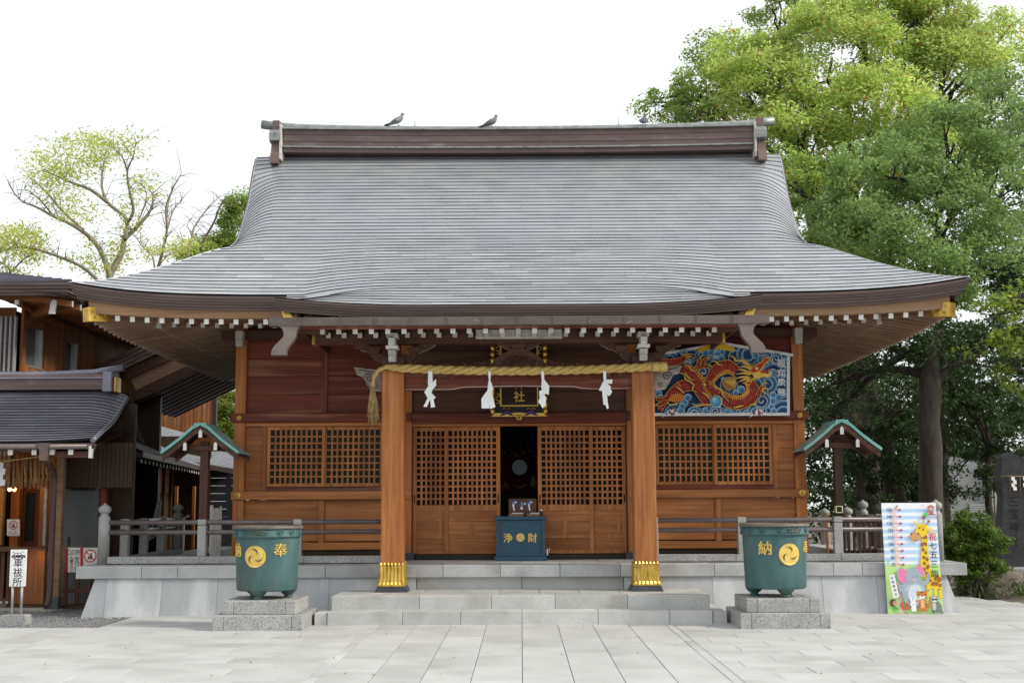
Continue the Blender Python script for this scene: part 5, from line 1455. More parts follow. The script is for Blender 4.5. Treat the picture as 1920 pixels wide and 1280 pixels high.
# ================================================================== offering box
def mon_shape(mb, fn, r, mg, md, n=40):
    """gold disc with three dark comma gaps; fn(a, b, d) lays it on a surface"""
    mb.add([fn(r * math.cos(2 * math.pi * k / n), r * math.sin(2 * math.pi * k / n), .012) for k in range(n)] + [fn(r * math.cos(2 * math.pi * k / n), r * math.sin(2 * math.pi * k / n), 0) for k in range(n)],
           [tuple(range(n))] + [(i, (i + 1) % n, n + (i + 1) % n, n + i) for i in range(n)], mg)
    for q in range(3):
        th = q * 2.0944 + .55
        ins, out = [], []
        for k in range(13):
            f = k / 12
            a = th + 1.9 * f
            rad = r * (.06 + .80 * f ** .62)
            w = r * (.17 * math.sin(math.pi * min(1, f * 1.15 + .08)) ** 1.0) * (1 - f * .7) + r * .010
            ins.append((rad - w * .2) * Vector((math.cos(a), math.sin(a)))); out.append((rad + w) * Vector((math.cos(a + .10 * (1 - f)), math.sin(a + .10 * (1 - f)))))
        for k in range(12):
            mb.add([fn(ins[k].x, ins[k].y, .0135), fn(ins[k + 1].x, ins[k + 1].y, .0135), fn(out[k + 1].x, out[k + 1].y, .0135), fn(out[k].x, out[k].y, .0135)], [(0, 1, 2, 3)], md)
ob = thing('offering_box', 'blue painted offering box with gold characters standing before the open doors', 'offering box', (X0, 20.4, .72))
def obx(nm, x0, x1, y0, y1, z0, z1, mat=M['blue_box'], c=.006):
    mb = MB(); mb.cbox(X0 + x0, X0 + x1, y0, y1, z0, z1, c); return mb.build(nm, mat, ob)
obx('body', -.355, .385, 20.215, 20.60, .79, 1.36)
obx('plinth', -.40, .43, 20.18, 20.63, .7195, .789)
obx('lid', -.40, .43, 20.18, 20.63, 1.362, 1.418)
for x in (-.375, .355): obx('corner_post', x, x + .05, 20.195, 20.25, .79, 1.3615)
obx('lower_rail', -.324, .354, 20.2, 20.214, .79, .83)
for ch, dx in (('財', .205), ('浄', -.185)):
    mb = MB(); put_text(mb, ch, .012, lambda a, b, d: (X0 + dx + a, 20.2145 - d, 1.08 + b), .155, 0, .008); mb.build('lettering', M['gold_flat'], ob)
mb = MB(); mon_shape(mb, lambda a, b, d: (X0 + .012 + a, 20.2145 - d * .6, 1.085 + b), .066, 0, 1); mb.build('crest', [M['gold_flat'], M['blue_box']], ob)
mb = MB(); mb.box(X0 + .432, X0 + .452, 20.25, 20.27, .80, .90); mb.tube([(X0 + .44, 20.25, .84), (X0 + .475, 20.25, .85), (X0 + .475, 20.25, .9), (X0 + .44, 20.25, .91)], .004, 5); mb.build('latch', M['steel'], ob)
# instruction board with three bowing figures
ib = MB(); ib.cbox(X0 - .175, X0 + .275, 20.44, 20.46, 1.424, 1.70, .004); ibo = ib.build('instruction_board', M['dark_x'])
tag(ibo, 'small brown board with three bowing figures standing on the blue offering box', 'board')
pic = Pic(lambda a, b, d: (X0 - .13 + a * .36, 20.4398 - d, 1.67 - b * .36), None)
Bl, Wh = (0.10, 0.22, 0.50), (0.78, 0.80, 0.82)
for dx, bow_ in ((.10, 1), (.46, 0), (.80, 1)):
    if bow_:
        pic.poly([(dx - .05, .06), (dx + .0, .02), (dx + .10, .0), (dx + .15, .04), (dx + .06, .09), (dx + .03, .16), (dx - .05, .16)], Bl, clip=False)
        pic.disc(dx + .15, .015, .035, (0.02, 0.02, 0.02)); pic.poly([(dx - .06, .16), (dx + .03, .16), (dx + .03, .34), (dx + .06, .46), (dx, .46), (dx - .03, .34)], Wh, clip=False)
        pic.poly([(dx + .10, .05), (dx + .16, .07), (dx + .06, .15), (dx + .04, .12)], Wh, clip=False)
    else:
        pic.disc(dx + .01, .02, .035, (0.02, 0.02, 0.02)); pic.poly([(dx - .05, .07), (dx + .03, .05), (dx + .05, .12), (dx + .16, .16), (dx + .06, .22), (dx + .04, .30), (dx - .05, .30)], Bl, clip=False)
        pic.poly([(dx - .05, .30), (dx + .04, .29), (dx + .05, .40), (dx - .04, .41)], Wh, clip=False); pic.poly([(dx + .12, .14), (dx + .2, .10), (dx + .19, .17), (dx + .1, .2)], Wh, clip=False)
pic.mb.build('printed_figures', pic.mats, ibo)
def tray(x0, x1, label):
    t = thing('leaflet_tray', label, 'tray', ((x0 + x1) / 2 + X0, 20.36, 1.42), 'wooden leaflet trays on the offering box')
    for a in ((x0, x1, 20.29, 20.43, 1.419, 1.428), (x0, x1, 20.29, 20.298, 1.4285, 1.458), (x0, x1, 20.422, 20.43, 1.4285, 1.458)):
        mb = MB(); mb.box(X0 + a[0], X0 + a[1], *a[2:]); mb.build('tray_board', M['eave_board'], t)
    mb = MB()
    for k in range(5): mb.box(X0 + x0 + .01 + .012 * k, X0 + x1 - .02 + .004 * k, 20.30, 20.42, 1.4285 + .009 * k, 1.436 + .009 * k)
    mb.build('leaflet', M['paper'], t, kind='stuff')
tray(-.17, .065, 'wooden tray with a slanting pile of leaflets, on the offering box below the bowing figures')
tray(.12, .32, 'wooden tray of leaflets on the offering box next to the small black case')
bc = MB(); bc.cbox(X0 + .33, X0 + .375, 20.33, 20.40, 1.419, 1.50, .004); bco = bc.build('small_case', M['black']); tag(bco, 'small black case with a white top on the corner of the offering box', 'case')
mb = MB(); mb.cbox(X0 + .335, X0 + .37, 20.335, 20.395, 1.501, 1.525, .003); mb.build('white_top', M['white'], bco)

# ================================================================== altar inside the hall
al = thing('altar', 'dim altar with red hangings and gilt vessels inside the dark hall', 'altar', (X0, 25.4, .78))
def alb(nm, mat, x0, x1, y0, y1, z0, z1, c=.006):
    mb = MB(); mb.cbox(X0 + x0, X0 + x1, y0, y1, z0, z1, c); return mb.build(nm, mat, al)
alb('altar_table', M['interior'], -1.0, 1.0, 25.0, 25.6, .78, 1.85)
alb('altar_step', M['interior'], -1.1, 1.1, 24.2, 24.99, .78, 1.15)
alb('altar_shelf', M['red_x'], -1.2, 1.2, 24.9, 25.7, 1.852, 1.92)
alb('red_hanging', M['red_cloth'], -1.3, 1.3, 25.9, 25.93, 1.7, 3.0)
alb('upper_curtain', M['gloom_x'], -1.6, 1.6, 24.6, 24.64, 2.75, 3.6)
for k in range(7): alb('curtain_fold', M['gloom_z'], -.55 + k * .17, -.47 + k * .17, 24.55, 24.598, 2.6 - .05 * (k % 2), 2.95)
mb = MB()
for k in range(9): mb.ball((X0 - .30 + k * .075, 25.2, 2.62 + .06 * math.sin(k * 1.3)), (.05, .03, .04), 8, 5)
mb.build('gilt_fringe', M['gold_flat'], al)
mb = MB(); n_ = 28
mb.add([(X0 + .0 + .15 * math.cos(2 * math.pi * k / n_), 24.85, 2.32 + .15 * math.sin(2 * math.pi * k / n_)) for k in range(n_)] + [(X0 + .15 * math.cos(2 * math.pi * k / n_), 24.89, 2.32 + .15 * math.sin(2 * math.pi * k / n_)) for k in range(n_)], [tuple(range(n_)), tuple(reversed(range(n_, 2 * n_)))] + [(i, (i + 1) % n_, n_ + (i + 1) % n_, n_ + i) for i in range(n_)])
mb.build('round_mirror', paint('mirror', (.05, .055, .06), .22, 0.9), al)
for x in (.27, .43, -.62):
    mb = MB(); mb.lathe([(0, 1.922), (.05, 1.922), (.075, 2.0), (.07, 2.06), (.04, 2.10), (.05, 2.15), (0, 2.15)], 14, X0 + x, 25.0); mb.build('gilt_vase', M['gold_flat'], al)
for x in (-.42, -.28):
    mb = MB(); mb.lathe([(0, 1.922), (.08, 1.922), (.09, 1.95), (.05, 1.98), (.012, 2.05), (0, 2.06)], 12, X0 + x, 25.0); mb.build('gilt_vessel', M['gold_flat'], al)
mb = MB(); mb.tube([(X0 - .12, 25.0, 1.98), (X0 - .06, 25.0, 1.94), (X0 + .06, 25.0, 1.94), (X0 + .13, 25.0, 1.99)], .02, 8); mb.build('gilt_tray', M['gold_flat'], al)

# ================================================================== bronze urns on stone pedestals
def urn(cx, cy, ang, marks, where):
    pd = thing('stone_pedestal', 'two-tier square granite pedestal under the ' + where, 'pedestal', (cx, cy, 0), 'granite pedestals of the two bronze urns')
    def stones(hx, z0, z1):
        for a, b in ((-hx, -hx + .14), (-hx + .142, hx - .142), (hx - .14, hx)):
            mb = MB(); mb.cbox(cx + a, cx + b, cy - hx, cy + hx, z0, z1, .008); mb.build('pedestal_stone', M['granite_dark'], pd)
    stones(.585, -.03, .198); stones(.48, .199, .378)
    t = thing('bronze_urn', 'green bronze water urn with gold crest, the ' + where.replace('urn', 'one'), 'urn', (cx, cy, .378), 'green bronze urns flanking the steps')
    z0 = .485
    mb = MB(); mb.lathe([(0, z0), (.38, z0), (.402, z0 + .012), (.406, z0 + .02), (.412, .70), (.420, .95), (.427, 1.17), (.428, 1.195)], 48, cx, cy); mb.build('urn_body', M['bronze'], t)
    mb = MB(); mb.lathe([(.43, 1.195), (.455, 1.195), (.46, 1.21), (.455, 1.215), (.455, 1.30), (.45, 1.3)], 48, cx, cy); band = mb.build('rim_band', M['bronze'], t)
    mb = MB(); mb.lathe([(.44, 1.30), (.468, 1.302), (.472, 1.315), (.468, 1.337), (.45, 1.345), (.40, 1.34), (.40, 1.25), (0, 1.25)], 48, cx, cy); mb.build('rim', M['bronze_rim'], t)
    mb = MB()
    for k in range(70):
        a = random.uniform(-.62, .12) - 1.5708 + (0.0 if cx < 0 else .5); z = random.uniform(1.225, 1.288)
        mb.tube([(cx + .458 * math.cos(a + q * .02), cy + .458 * math.sin(a + q * .02), z + .012 * math.sin(q * 1.3 + k)) for q in range(5)], .0055, 5)
    for a in (-1.5708 + .55, -1.5708 + .95, -1.5708 - .95, -1.5708 + 1.4):
        if cx > 0: a = -3.1416 - a
        mb.tube([(cx + .458 * math.cos(a + .085 * math.cos(q)), cy + .458 * math.sin(a + .085 * math.cos(q)), 1.256 + .034 * math.sin(q)) for q in frange(0, 6.3, 14)], .007, 5)
        mb.ball((cx + .455 * math.cos(a), cy + .455 * math.sin(a), 1.256), .02, 8, 5)
    mb.build('rim_relief', M['bronze'], band, kind='stuff')
    for k in range(3):
        a = -1.5708 + ang + k * 2.0944
        lx, ly = cx + .285 * math.cos(a), cy + .285 * math.sin(a)
        mb = MB(); mb.lathe([(.12, z0 + .012), (.115, z0 - .01), (.085, z0 - .045), (.055, z0 - .066), (.05, z0 - .075), (.058, z0 - .08), (.062, z0 - .095), (.055, .3785), (0, .3785)], 14, lx, ly); mb.build('leg', M['bronze'], t)
    def surf(a0, zc):
        def f(a, b, d):
            z = zc + b; rr = .4065 + (z - .505) * .032 + d
            th = -1.5708 + a0 + a / .41
            return (cx + rr * math.cos(th), cy + rr * math.sin(th), z)
        return f
    for ch, a0, zc in marks:
        mb = MB(); put_text(mb, ch, .012, surf(a0, zc), .19, 0, .010); mb.build('lettering', M['gold_flat'], t)
    mb = MB(); mon_shape(mb, surf(ang, .945), .142, 0, 1, 36); mb.build('crest', [M['gold_flat'], M['bronze_dark']], t)
urn(-3.44, 17.18, -.20, (('奉', .60, 1.03), ('納', -.97, 1.03)), 'urn before the plain red-brown wall')
urn(3.42, 17.18, .27, (('納', -.50, 1.03), ('奉', 1.06, 1.03)), 'urn below the dragon painting')

# ================================================================== small roofed posts on the podium
def roofed_post(cx, label, lamp):
    t = thing('roofed_post', label, 'post', (cx, 20, .72), 'small roofed posts on the podium')
    mb = MB(); mb.cbox(cx - .065, cx + .065, 19.935, 20.065, .72, 2.62, .006); mb.build('post', M['gloom_z'] if lamp else M['dark_z'], t)
    mb = MB(); mb.cbox(cx - .32, cx + .32, 19.90, 20.10, 2.47, 2.56, .006); mb.build('cross_beam', M['dark_x'], t)
    mb = MB(); mb.prism([(cx - .24, 2.562), (cx + .24, 2.562), (cx, 2.80)], 'y', 19.97, 20.03); mb.build('gable_board', M['wood_x'] if not lamp else M['dark_x'], t)
    y0, y1 = 19.62, 20.52
    for s in (-1, 1):
        prof = [(0, 2.86), (.12, 2.80), (.30, 2.64), (.48, 2.50), (.60, 2.415)]
        n_ = len(prof)
        mb = MB(); mb.prism([(cx + s * a, z - .012) for a, z in prof] + [(cx + s * a * .985, z - .10) for a, z in reversed(prof)], 'y', y0 + .05, y0 + .11); mb.build('barge_board', M['dark_x'], t)
        mb = MB(); mb.prism([(cx + s * a, z - .012) for a, z in prof] + [(cx + s * a * .985, z - .10) for a, z in reversed(prof)], 'y', y1 - .11, y1 - .05); mb.build('barge_board', M['dark_x'], t)
        mb = MB(); mb.prism([(cx + s * a, z - .0125) for a, z in prof] + [(cx + s * a * .985, z - .035) for a, z in reversed(prof)], 'y', y0 + .111, y1 - .111); mb.build('roof_deck', M['dark_y'], t)
        mb = MB(); mb.prism([(cx + s * a, z) for a, z in prof] + [(cx + s * (a + .010), z + .045) for a, z in reversed(prof)], 'y', y0, y0 + .05); mb.build('copper_verge', M['verdigris'], t)
        fine = curve([tuple(p) for p in prof], 4)
        cuts = [0, 4, 8, 12, 16]
        for a, b in zip(cuts[:-1], cuts[1:]):
            for j in range(2):
                ya, yb = y0 + .052 + j * .424, y0 + .474 + j * .424
                seg = fine[a:b + 1]
                mb = MB(); mb.prism([(cx + s * (p[0] + .003), p[1] + .004) for p in seg] + [(cx + s * (p[0] + .006 + .004 * i / len(seg)), p[1] + .014 + .012 * i / len(seg)) for i, p in reversed(list(enumerate(seg)))], 'y', ya, yb - .002)
                mb.build('copper_shingle', M['verdigris_pale'], t)
        mb = MB(); mb.cbox(cx + s * .24 - .022, cx + s * .24 + .022, y0 + .115, y1 - .1, 2.475, 2.58, .003); pu = mb.build('purlin', M['dark_y'], t)
        mb = MB(); mb.prism([(cx + s * .24 - .026, 2.47), (cx + s * .24 + .026, 2.47), (cx + s * .24 + .026, 2.575), (cx + s * .24, 2.60), (cx + s * .24 - .026, 2.575)], 'y', y0 + .035, y0 + .0495); mb.build('white_end', M['white'], pu)
    mb = MB(); mb.cbox(cx - .024, cx + .024, y0 + .115, y1 - .1, 2.68, 2.78, .003); pu = mb.build('ridge_purlin', M['dark_y'], t)
    mb = MB(); mb.prism([(cx - .027, 2.67), (cx + .027, 2.67), (cx + .027, 2.765), (cx, 2.80), (cx - .027, 2.765)], 'y', y0 + .03, y0 + .0495); mb.build('white_end', M['white'], pu)
    mb = MB(); mb.prism([(cx - .12, 2.825), (cx - .09, 2.895), (cx + .09, 2.895), (cx + .12, 2.825), (cx + .10, 2.82), (cx + .07, 2.875), (cx - .07, 2.875), (cx - .10, 2.82)], 'y', y0 - .01, y1); mb.build('copper_ridge', M['verdigris'], t)
    mb = MB(); mb.box(cx - .066, cx + .066, 19.934, 20.066, .72, .9) if False else mb.cbox(cx - .085, cx + .085, 19.915, 20.085, .719, .86, .004); mb.build('post_shoe', M['gloom_z'], t)
roofed_post(-5.03, 'wooden post with a small green copper roof beside the grey plank panel', False)
roofed_post(5.02, 'wooden post with a small green copper roof and a clamp lamp near the height board', True)
fl_ = at(1573, 955, 19.85)
lm = thing('clamp_lamp', 'small pale yellow clamp lamp fixed to the roofed post behind the railing', 'lamp', fl_)
mb = MB()
for a, b in ((-.055, -.04), (.04, .055)): mb.cbox(fl_.x + a, fl_.x + b, 19.82, 19.90, fl_.z - .05, fl_.z + .06, .004)
mb.cbox(fl_.x - .0395, fl_.x + .0395, 19.82, 19.90, fl_.z + .045, fl_.z + .06, .003); mb.cbox(fl_.x - .0395, fl_.x + .0395, 19.82, 19.90, fl_.z - .05, fl_.z - .035, .003); mb.build('lamp_housing', paint('cream_plastic', (.68, .68, .42), .4), lm)
mb = MB(); mb.cbox(fl_.x - .036, fl_.x + .036, 19.835, 19.89, fl_.z - .034, fl_.z + .044, .003); mb.build('lamp_face', M['black'], lm)
mb = MB(); mb.tube([(fl_.x - .03, 19.9, fl_.z), (fl_.x - .07, 19.945, fl_.z - .01)], .012, 6); mb.tube([(fl_.x + .03, 19.88, fl_.z - .05), (fl_.x + .05, 19.9, fl_.z - .12), (fl_.x - .02, 19.93, fl_.z - .16)], .006, 5); mb.build('clamp', M['black'], lm)
# weathered plank panel standing beside the left post
wp = thing('plank_panel', 'weathered grey plank panel standing upright beside a green-roofed post', 'panel', (-4.82, 20.4, .72))
for k, (u0, u1, zt) in enumerate(((393, 399, 1.62), (399, 403, 1.57), (403, 407, 1.57), (407, 411, 1.57), (411, 415, 1.60))):
    a, b = at(u0, 1000, 20.4).x, at(u1, 1000, 20.4).x
    mb = MB(); mb.cbox(a, b - .002, 20.38, 20.42, .719, zt, .004); mb.build('plank', M['grey_white'], wp)

# ================================================================== animal height board
hbt = thing('height_board', 'bright animal height board with giraffe and elephant leaning on the podium', 'height board', (5.75, 18.74, 0))
def hfn(px, py, d):
    s = (px - 103 - (py - 128) * (32 / 1094)) / 544; t = (py - 128) / 1094
    x = lerp(5.355, 6.165, s) + (1 - t) * .012; y = lerp(18.885, 18.735, t) - d; z = lerp(1.605, .0, t)
    return (x, y, z)
q = [hfn(103, 128, 0), hfn(647, 128, 0), hfn(679, 1222, 0), hfn(135, 1222, 0)]
mb = MB(); mb.add(q + [(a, b + .012, c) for a, b, c in q], [(0, 1, 2, 3), (7, 6, 5, 4), (0, 4, 5, 1), (1, 5, 6, 2), (2, 6, 7, 3), (3, 7, 4, 0)]); mb.build('board', M['white'], hbt)
mb = MB(); mb.bar((5.75, 18.89, 1.1), (5.75, 18.965, .735), .04, .02); mb.build('prop', M['white'], hbt)
hp = Pic(hfn, [(103, 128), (647, 128), (679, 1222), (135, 1222)])
if area2(hp.clip) < 0: hp.clip.reverse()
LB, WH, GR, PK, Y_, BR = (0.52, 0.70, 0.90), (0.84, 0.86, 0.90), (0.50, 0.74, 0.28), (0.86, 0.55, 0.56), (0.84, 0.60, 0.03), (0.36, 0.13, 0.045)
hp.poly([(90, 120), (700, 120), (700, 1230), (90, 1230)], WH)
for k in range(9):
    y = 195 + k * 68.5
    hp.poly([(90, y - 6), (700, y - 6), (700, y + 30), (90, y + 30)], LB); hp.poly([(90, y + 2), (700, y + 2), (700, y + 18), (90, y + 18)], (0.45, 0.65, 0.90))
hp.poly([(90, 745), (700, 745), (700, 1230), (90, 1230)], GR)
hp.poly([(218, 190), (249, 190), (278, 1222), (247, 1222)], (0.86, 0.62, 0.62))
BK = (0.03, 0.03, 0.035); RD = (0.62, 0.02, 0.04)
for k, n in enumerate(('150', '140', '130', '120', '110', '100', '90', '80', '70')):
    y = 197 + k * 68; x = 206 + k * 2.0
    hp.text(n, .004, x, y, 50, BK, .78, align=0) if False else None
    w = TXT[(n, .004)][3] * 50 * .80
    hp.text(n, .004, x - w / 2, y, 50, BK, .80)
    hp.poly([(x + 14, y - 2), (x + 74, y - 2), (x + 74, y + 2), (x + 14, y + 2)], RD)
    hp.poly([(x + 70, y - 14), (x + 98, y), (x + 70, y + 14)], RD)
    if k < 8:
        n2 = ('145', '135', '125', '115', '105', '95', '85', '75')[k]
        hp.text(n2, 0.0, x - 12, y + 33, 20, (0.25, 0.25, 0.28), .8)
# giraffe
hp.poly([(468, 735), (486, 560), (500, 440), (545, 430), (548, 560), (560, 760), (600, 850), (640, 850), (672, 850), (676, 1000), (676, 1075), (646, 1075), (640, 980), (625, 980), (622, 1070), (596, 1070), (594, 970), (552, 985), (548, 1068), (522, 1068), (520, 900), (495, 880)], Y_)
for x, y, r in ((510, 480, 12), (532, 470, 16), (495, 545, 17), (525, 540, 17), (500, 595, 16), (525, 625, 15), (505, 672, 17), (535, 690, 16), (508, 730, 15), (540, 765, 18), (505, 790, 15), (530, 830, 18), (530, 910, 18), (560, 900, 14), (590, 930, 22), (620, 930, 20), (575, 935, 12), (650, 890, 24), (655, 945, 16), (610, 885, 16), (635, 860, 14), (536, 995, 8), (650, 985, 7)):
    hp.disc(x, y, r, BR, r * random.uniform(1.0, 1.5), random.uniform(-.5, .5), n=7)
hp.poly([(545, 375), (590, 380), (625, 432), (580, 425), (548, 395)], Y_); hp.poly([(560, 385), (588, 390), (608, 420), (580, 415)], PK)
hp.poly([(482, 350), (440, 312), (412, 318), (430, 345), (470, 360)], Y_); hp.poly([(470, 348), (440, 322), (424, 322), (440, 342)], PK)
hp.ribbon([(505, 350), (518, 280)], [8, 8], BR, 1); hp.disc(518, 274, 17, BR); hp.ribbon([(538, 355), (565, 318)], [8, 8], BR, 1); hp.disc(566, 313, 14, BR)
hp.disc(500, 395, 52, Y_, 62, .5); hp.poly([(470, 350), (540, 345), (548, 440), (500, 470), (440, 440), (420, 420)], Y_)
hp.disc(430, 465, 55, (0.62, 0.33, 0.13), 46); hp.disc(388, 438, 6, BK, 11); hp.disc(460, 440, 6, BK, 11); hp.disc(470, 380, 6, BK, 12, .4); hp.disc(508, 398, 6, BK, 12, .4)
hp.ribbon([(412, 490), (432, 502), (452, 492)], [2, 4, 2], (0.2, .06, .03), 4)
for x, y in ((492, 360), (510, 365), (530, 352), (490, 380), (515, 382)): hp.disc(x, y, 7, (0.66, 0.36, .06), n=8)
# monkey on a branch
hp.disc(510, 155, 11, (0.72, 0.70, 0.90)); hp.disc(528, 183, 13, (0.80, 0.70, 0.88))
MK, MF = (0.42, 0.17, 0.14), (0.72, 0.42, 0.36)
hp.disc(562, 172, 12, MF); hp.disc(618, 172, 12, MF); hp.disc(590, 178, 30, MK, 27); hp.disc(590, 186, 20, MF, 17); hp.disc(582, 178, 3, BK); hp.disc(598, 178, 3, BK)
hp.poly([(570, 205), (612, 205), (616, 250), (570, 250)], MK); hp.ribbon([(572, 215), (556, 222), (548, 205)], [8, 7, 5], MK, 3); hp.poly([(512, 232), (555, 228), (556, 258), (545, 265), (515, 255)], (0.10, 0.55, 0.14)); hp.ribbon([(550, 246), (640, 244)], [5, 5], (.08, .06, .05), 1)
for x in (578, 600): hp.ribbon([(x, 250), (x, 285)], [9, 8], MF, 1)
hp.ribbon([(612, 245), (636, 262), (640, 282), (626, 276)], [6, 5, 4], MK, 4)
# bird, chameleon
hp.poly([(222, 188), (240, 165), (262, 145), (255, 170), (248, 188)], (0.10, 0.12, 0.18)); hp.disc(242, 178, 12, (0.75, 0.52, 0.10), 9, .5)
hp.ribbon([(170, 705), (150, 706), (145, 725), (160, 742)], [16, 20, 16, 8], (0.25, 0.60, 0.45), 4)
# elephant
EG, EP = (0.36, 0.42, 0.48), (0.83, 0.20, 0.42)
hp.disc(390, 1010, 118, EG, 150); hp.disc(400, 1005, 98, (0.46, 0.53, 0.60), 78); hp.poly([(300, 1000), (490, 1000), (500, 1130), (300, 1130)], EG)
hp.ribbon([(470, 930), (520, 910), (540, 860), (530, 830)], [52, 40, 30, 22], EG, 4); hp.ribbon([(300, 960), (262, 960), (268, 1010)], [50, 40, 30], EG, 4)
hp.disc(285, 850, 52, EG, 82, -.25); hp.disc(290, 850, 44, EP, 72, -.25); hp.disc(462, 800, 36, EG, 66, -.25); hp.disc(464, 800, 28, EP, 56, -.25)
hp.disc(388, 850, 78, EG, 82); hp.ribbon([(380, 870), (392, 910), (398, 940)], [60, 40, 24], EG, 3)
hp.ribbon([(380, 858), (392, 868), (406, 858)], [2, 4, 2], BK, 3); hp.ribbon([(418, 852), (430, 862), (442, 848)], [2, 4, 2], BK, 3); hp.disc(398, 888, 14, (0.80, 0.50, 0.52), 9)
hp.disc(402, 1030, 72, (0.60, 0.68, 0.73), 96)
# tiger
TG = (0.62, 0.21, 0.045)
hp.ribbon([(510, 1165), (545, 1140), (548, 1085), (545, 1060)], [20, 18, 16, 12], TG, 4)
hp.poly([(436, 1085), (508, 1085), (514, 1170), (506, 1205), (488, 1205), (482, 1180), (460, 1180), (456, 1205), (436, 1205), (432, 1170)], TG); hp.poly([(455, 1090), (490, 1090), (488, 1165), (458, 1165)], (0.80, 0.50, 0.28)); hp.ribbon([(440, 1095), (412, 1100), (402, 1082)], [20, 18, 14], TG, 3)
hp.poly([(418, 995), (440, 1005), (495, 1005), (516, 992), (518, 1050), (495, 1075), (440, 1075), (420, 1050)], TG); hp.disc(468, 1060, 30, (0.85, 0.80, 0.74), 18); hp.disc(468, 1048, 9, BK, 7); hp.disc(447, 1038, 4, BK, 6); hp.disc(490, 1038, 4, BK, 6)
for a in ((468, 1005, 468, 1022), (455, 1005, 457, 1018), (481, 1005, 479, 1018), (420, 1030, 434, 1034), (516, 1030, 502, 1034), (432, 1120, 446, 1124), (512, 1130, 498, 1134), (433, 1150, 447, 1152), (513, 1155, 499, 1157)): hp.ribbon([a[:2], a[2:]], [7, 4], BK, 1)
# raccoon, rabbit, squirrel, hedgehog, turtle
RG = (0.20, 0.21, 0.24)
hp.poly([(570, 1110), (620, 1090), (655, 1140), (665, 1205), (600, 1210), (575, 1180)], RG); hp.disc(585, 1150, 18, (0.55, 0.56, 0.58), 40); hp.ribbon([(640, 1195), (665, 1215), (635, 1222)], [22, 20, 14], RG, 3)
hp.disc(588, 1082, 36, (0.55, 0.56, 0.58), 28); hp.poly([(552, 1066), (560, 1050), (578, 1062)], RG); hp.poly([(600, 1060), (618, 1050), (620, 1070)], RG); hp.disc(573, 1083, 14, BK, 9); hp.disc(605, 1083, 14, BK, 9); hp.disc(588, 1098, 12, WH, 9); hp.disc(588, 1095, 4, BK)
hp.disc(572, 1200, 12, BK, 7)
RW = (0.82, 0.83, 0.86)
hp.disc(362, 1090, 12, RW, 34, -.2); hp.disc(392, 1088, 12, RW, 34, .1); hp.disc(378, 1128, 30, RW, 26); hp.disc(383, 1172, 26, RW, 32); hp.disc(368, 1128, 3, BK); hp.disc(388, 1128, 3, BK); hp.disc(378, 1137, 4, PK)
SQ = (0.55, 0.12, 0.09)
hp.ribbon([(300, 1180), (276, 1168), (262, 1130), (280, 1108)], [14, 26, 26, 18], SQ, 4); hp.disc(312, 1130, 18, SQ, 16); hp.disc(315, 1165, 18, SQ, 24); hp.disc(322, 1130, 3, BK)
hp.disc(182, 1115, 36, (0.12, 0.075, 0.05), 40); hp.disc(200, 1118, 20, (0.58, 0.33, 0.20), 24); hp.disc(204, 1112, 3, BK)
hp.disc(200, 1172, 30, (0.06, 0.42, 0.09), 20); hp.poly([(172, 1178), (232, 1178), (240, 1186), (170, 1188)], (0.20, 0.55, 0.12))
for x, y, w in ((312, 1192, 40), (385, 1202, 36), (470, 1208, 60)): hp.disc(x, y, w, (0.33, 0.48, 0.22), 6)
for ch, y, c in (('祝', 468, (0.60, 0.015, 0.03)), ('七', 555, BK), ('五', 645, BK), ('三', 738, BK), ('詣', 830, BK)): hp.text(ch, .012, 592 + (y - 468) * .02, y, 78, c)
hp.poly([(146, 848), (206, 832), (244, 1056), (184, 1068)], (0.80, 0.82, 0.84)); hp.ribbon([(204, 830), (250, 1080)], [4, 4], (.1, .1, .1), 1)
for k, ch in enumerate('和樂備神社'): hp.text(ch, .004, 176 + k * 8.5, 872 + k * 40, 32, BK, rot=-.17)
hp.mb.build('printed_face', hp.mats, hbt)

# ================================================================== shrine office (two storeys) at the left
off = thing('shrine_office', 'two-storey brown boarded shrine office with two narrow upper windows', 'office', (-11, 25, 0))
def owall(nm, mat, x0, x1, y0, y1, z0, z1, par=off, c=.004):
    mb = MB(); mb.cbox(x0, x1, y0, y1, z0, z1, c); return mb.build(nm, mat, par)
WX = -8.83
y = 22.0
holes = [(22.26, 22.92, 4.12, 4.83), (24.10, 24.76, 4.02, 4.80)]
k = 0
while y < 30:
    w_ = .15
    cut = [h for h in holes if y + w_ > h[0] and y < h[1]]
    if cut:
        owall('cladding_board', M['office_z'], WX - .05, WX + random.uniform(0, .006), y, y + w_ - .004, 2.2, cut[0][2])
        owall('cladding_board', M['office_z'], WX - .05, WX + random.uniform(0, .006), y, y + w_ - .004, cut[0][3], 5.12)
    else:
        owall('cladding_board', M['office_z'], WX - .05, WX + random.uniform(0, .006), y, y + w_ - .004, 2.2, 5.12)
    y += w_
owall('office_core', M['gloom_z'], -16, WX - .25, 22.1, 30, 0, 5.1)
for h in holes:
    fr = owall('window', M['steel'], WX - .10, WX - .06, h[0], h[1], h[2], h[3])
    mb = MB(); mb.box(WX - .058, WX - .05, h[0] + .02, h[1] - .07, h[2] + .02, h[3] - .02); mb.build('pane', paint('office_glass', (.10, .12, .13), .06, spec=.8), fr)
    for a in ((h[1] - .07, h[1] - .04), (h[1] - .036, h[1])): 
        mb = MB(); mb.box(WX - .058, WX + .010, a[0], a[1], h[2], h[3]); mb.build('window_frame', M['steel'], fr)
    mb = MB(); mb.box(WX - .058, WX + .015, h[0], h[1], h[2] - .03, h[2]); mb.build('window_frame', M['steel'], fr)
for k in range(14):
    x = -8.98 - k * .082 * 1.0
    owall('cladding_board', M['office_z'], x - .078, x, 22.0, 22.05, 2.2, 5.12)
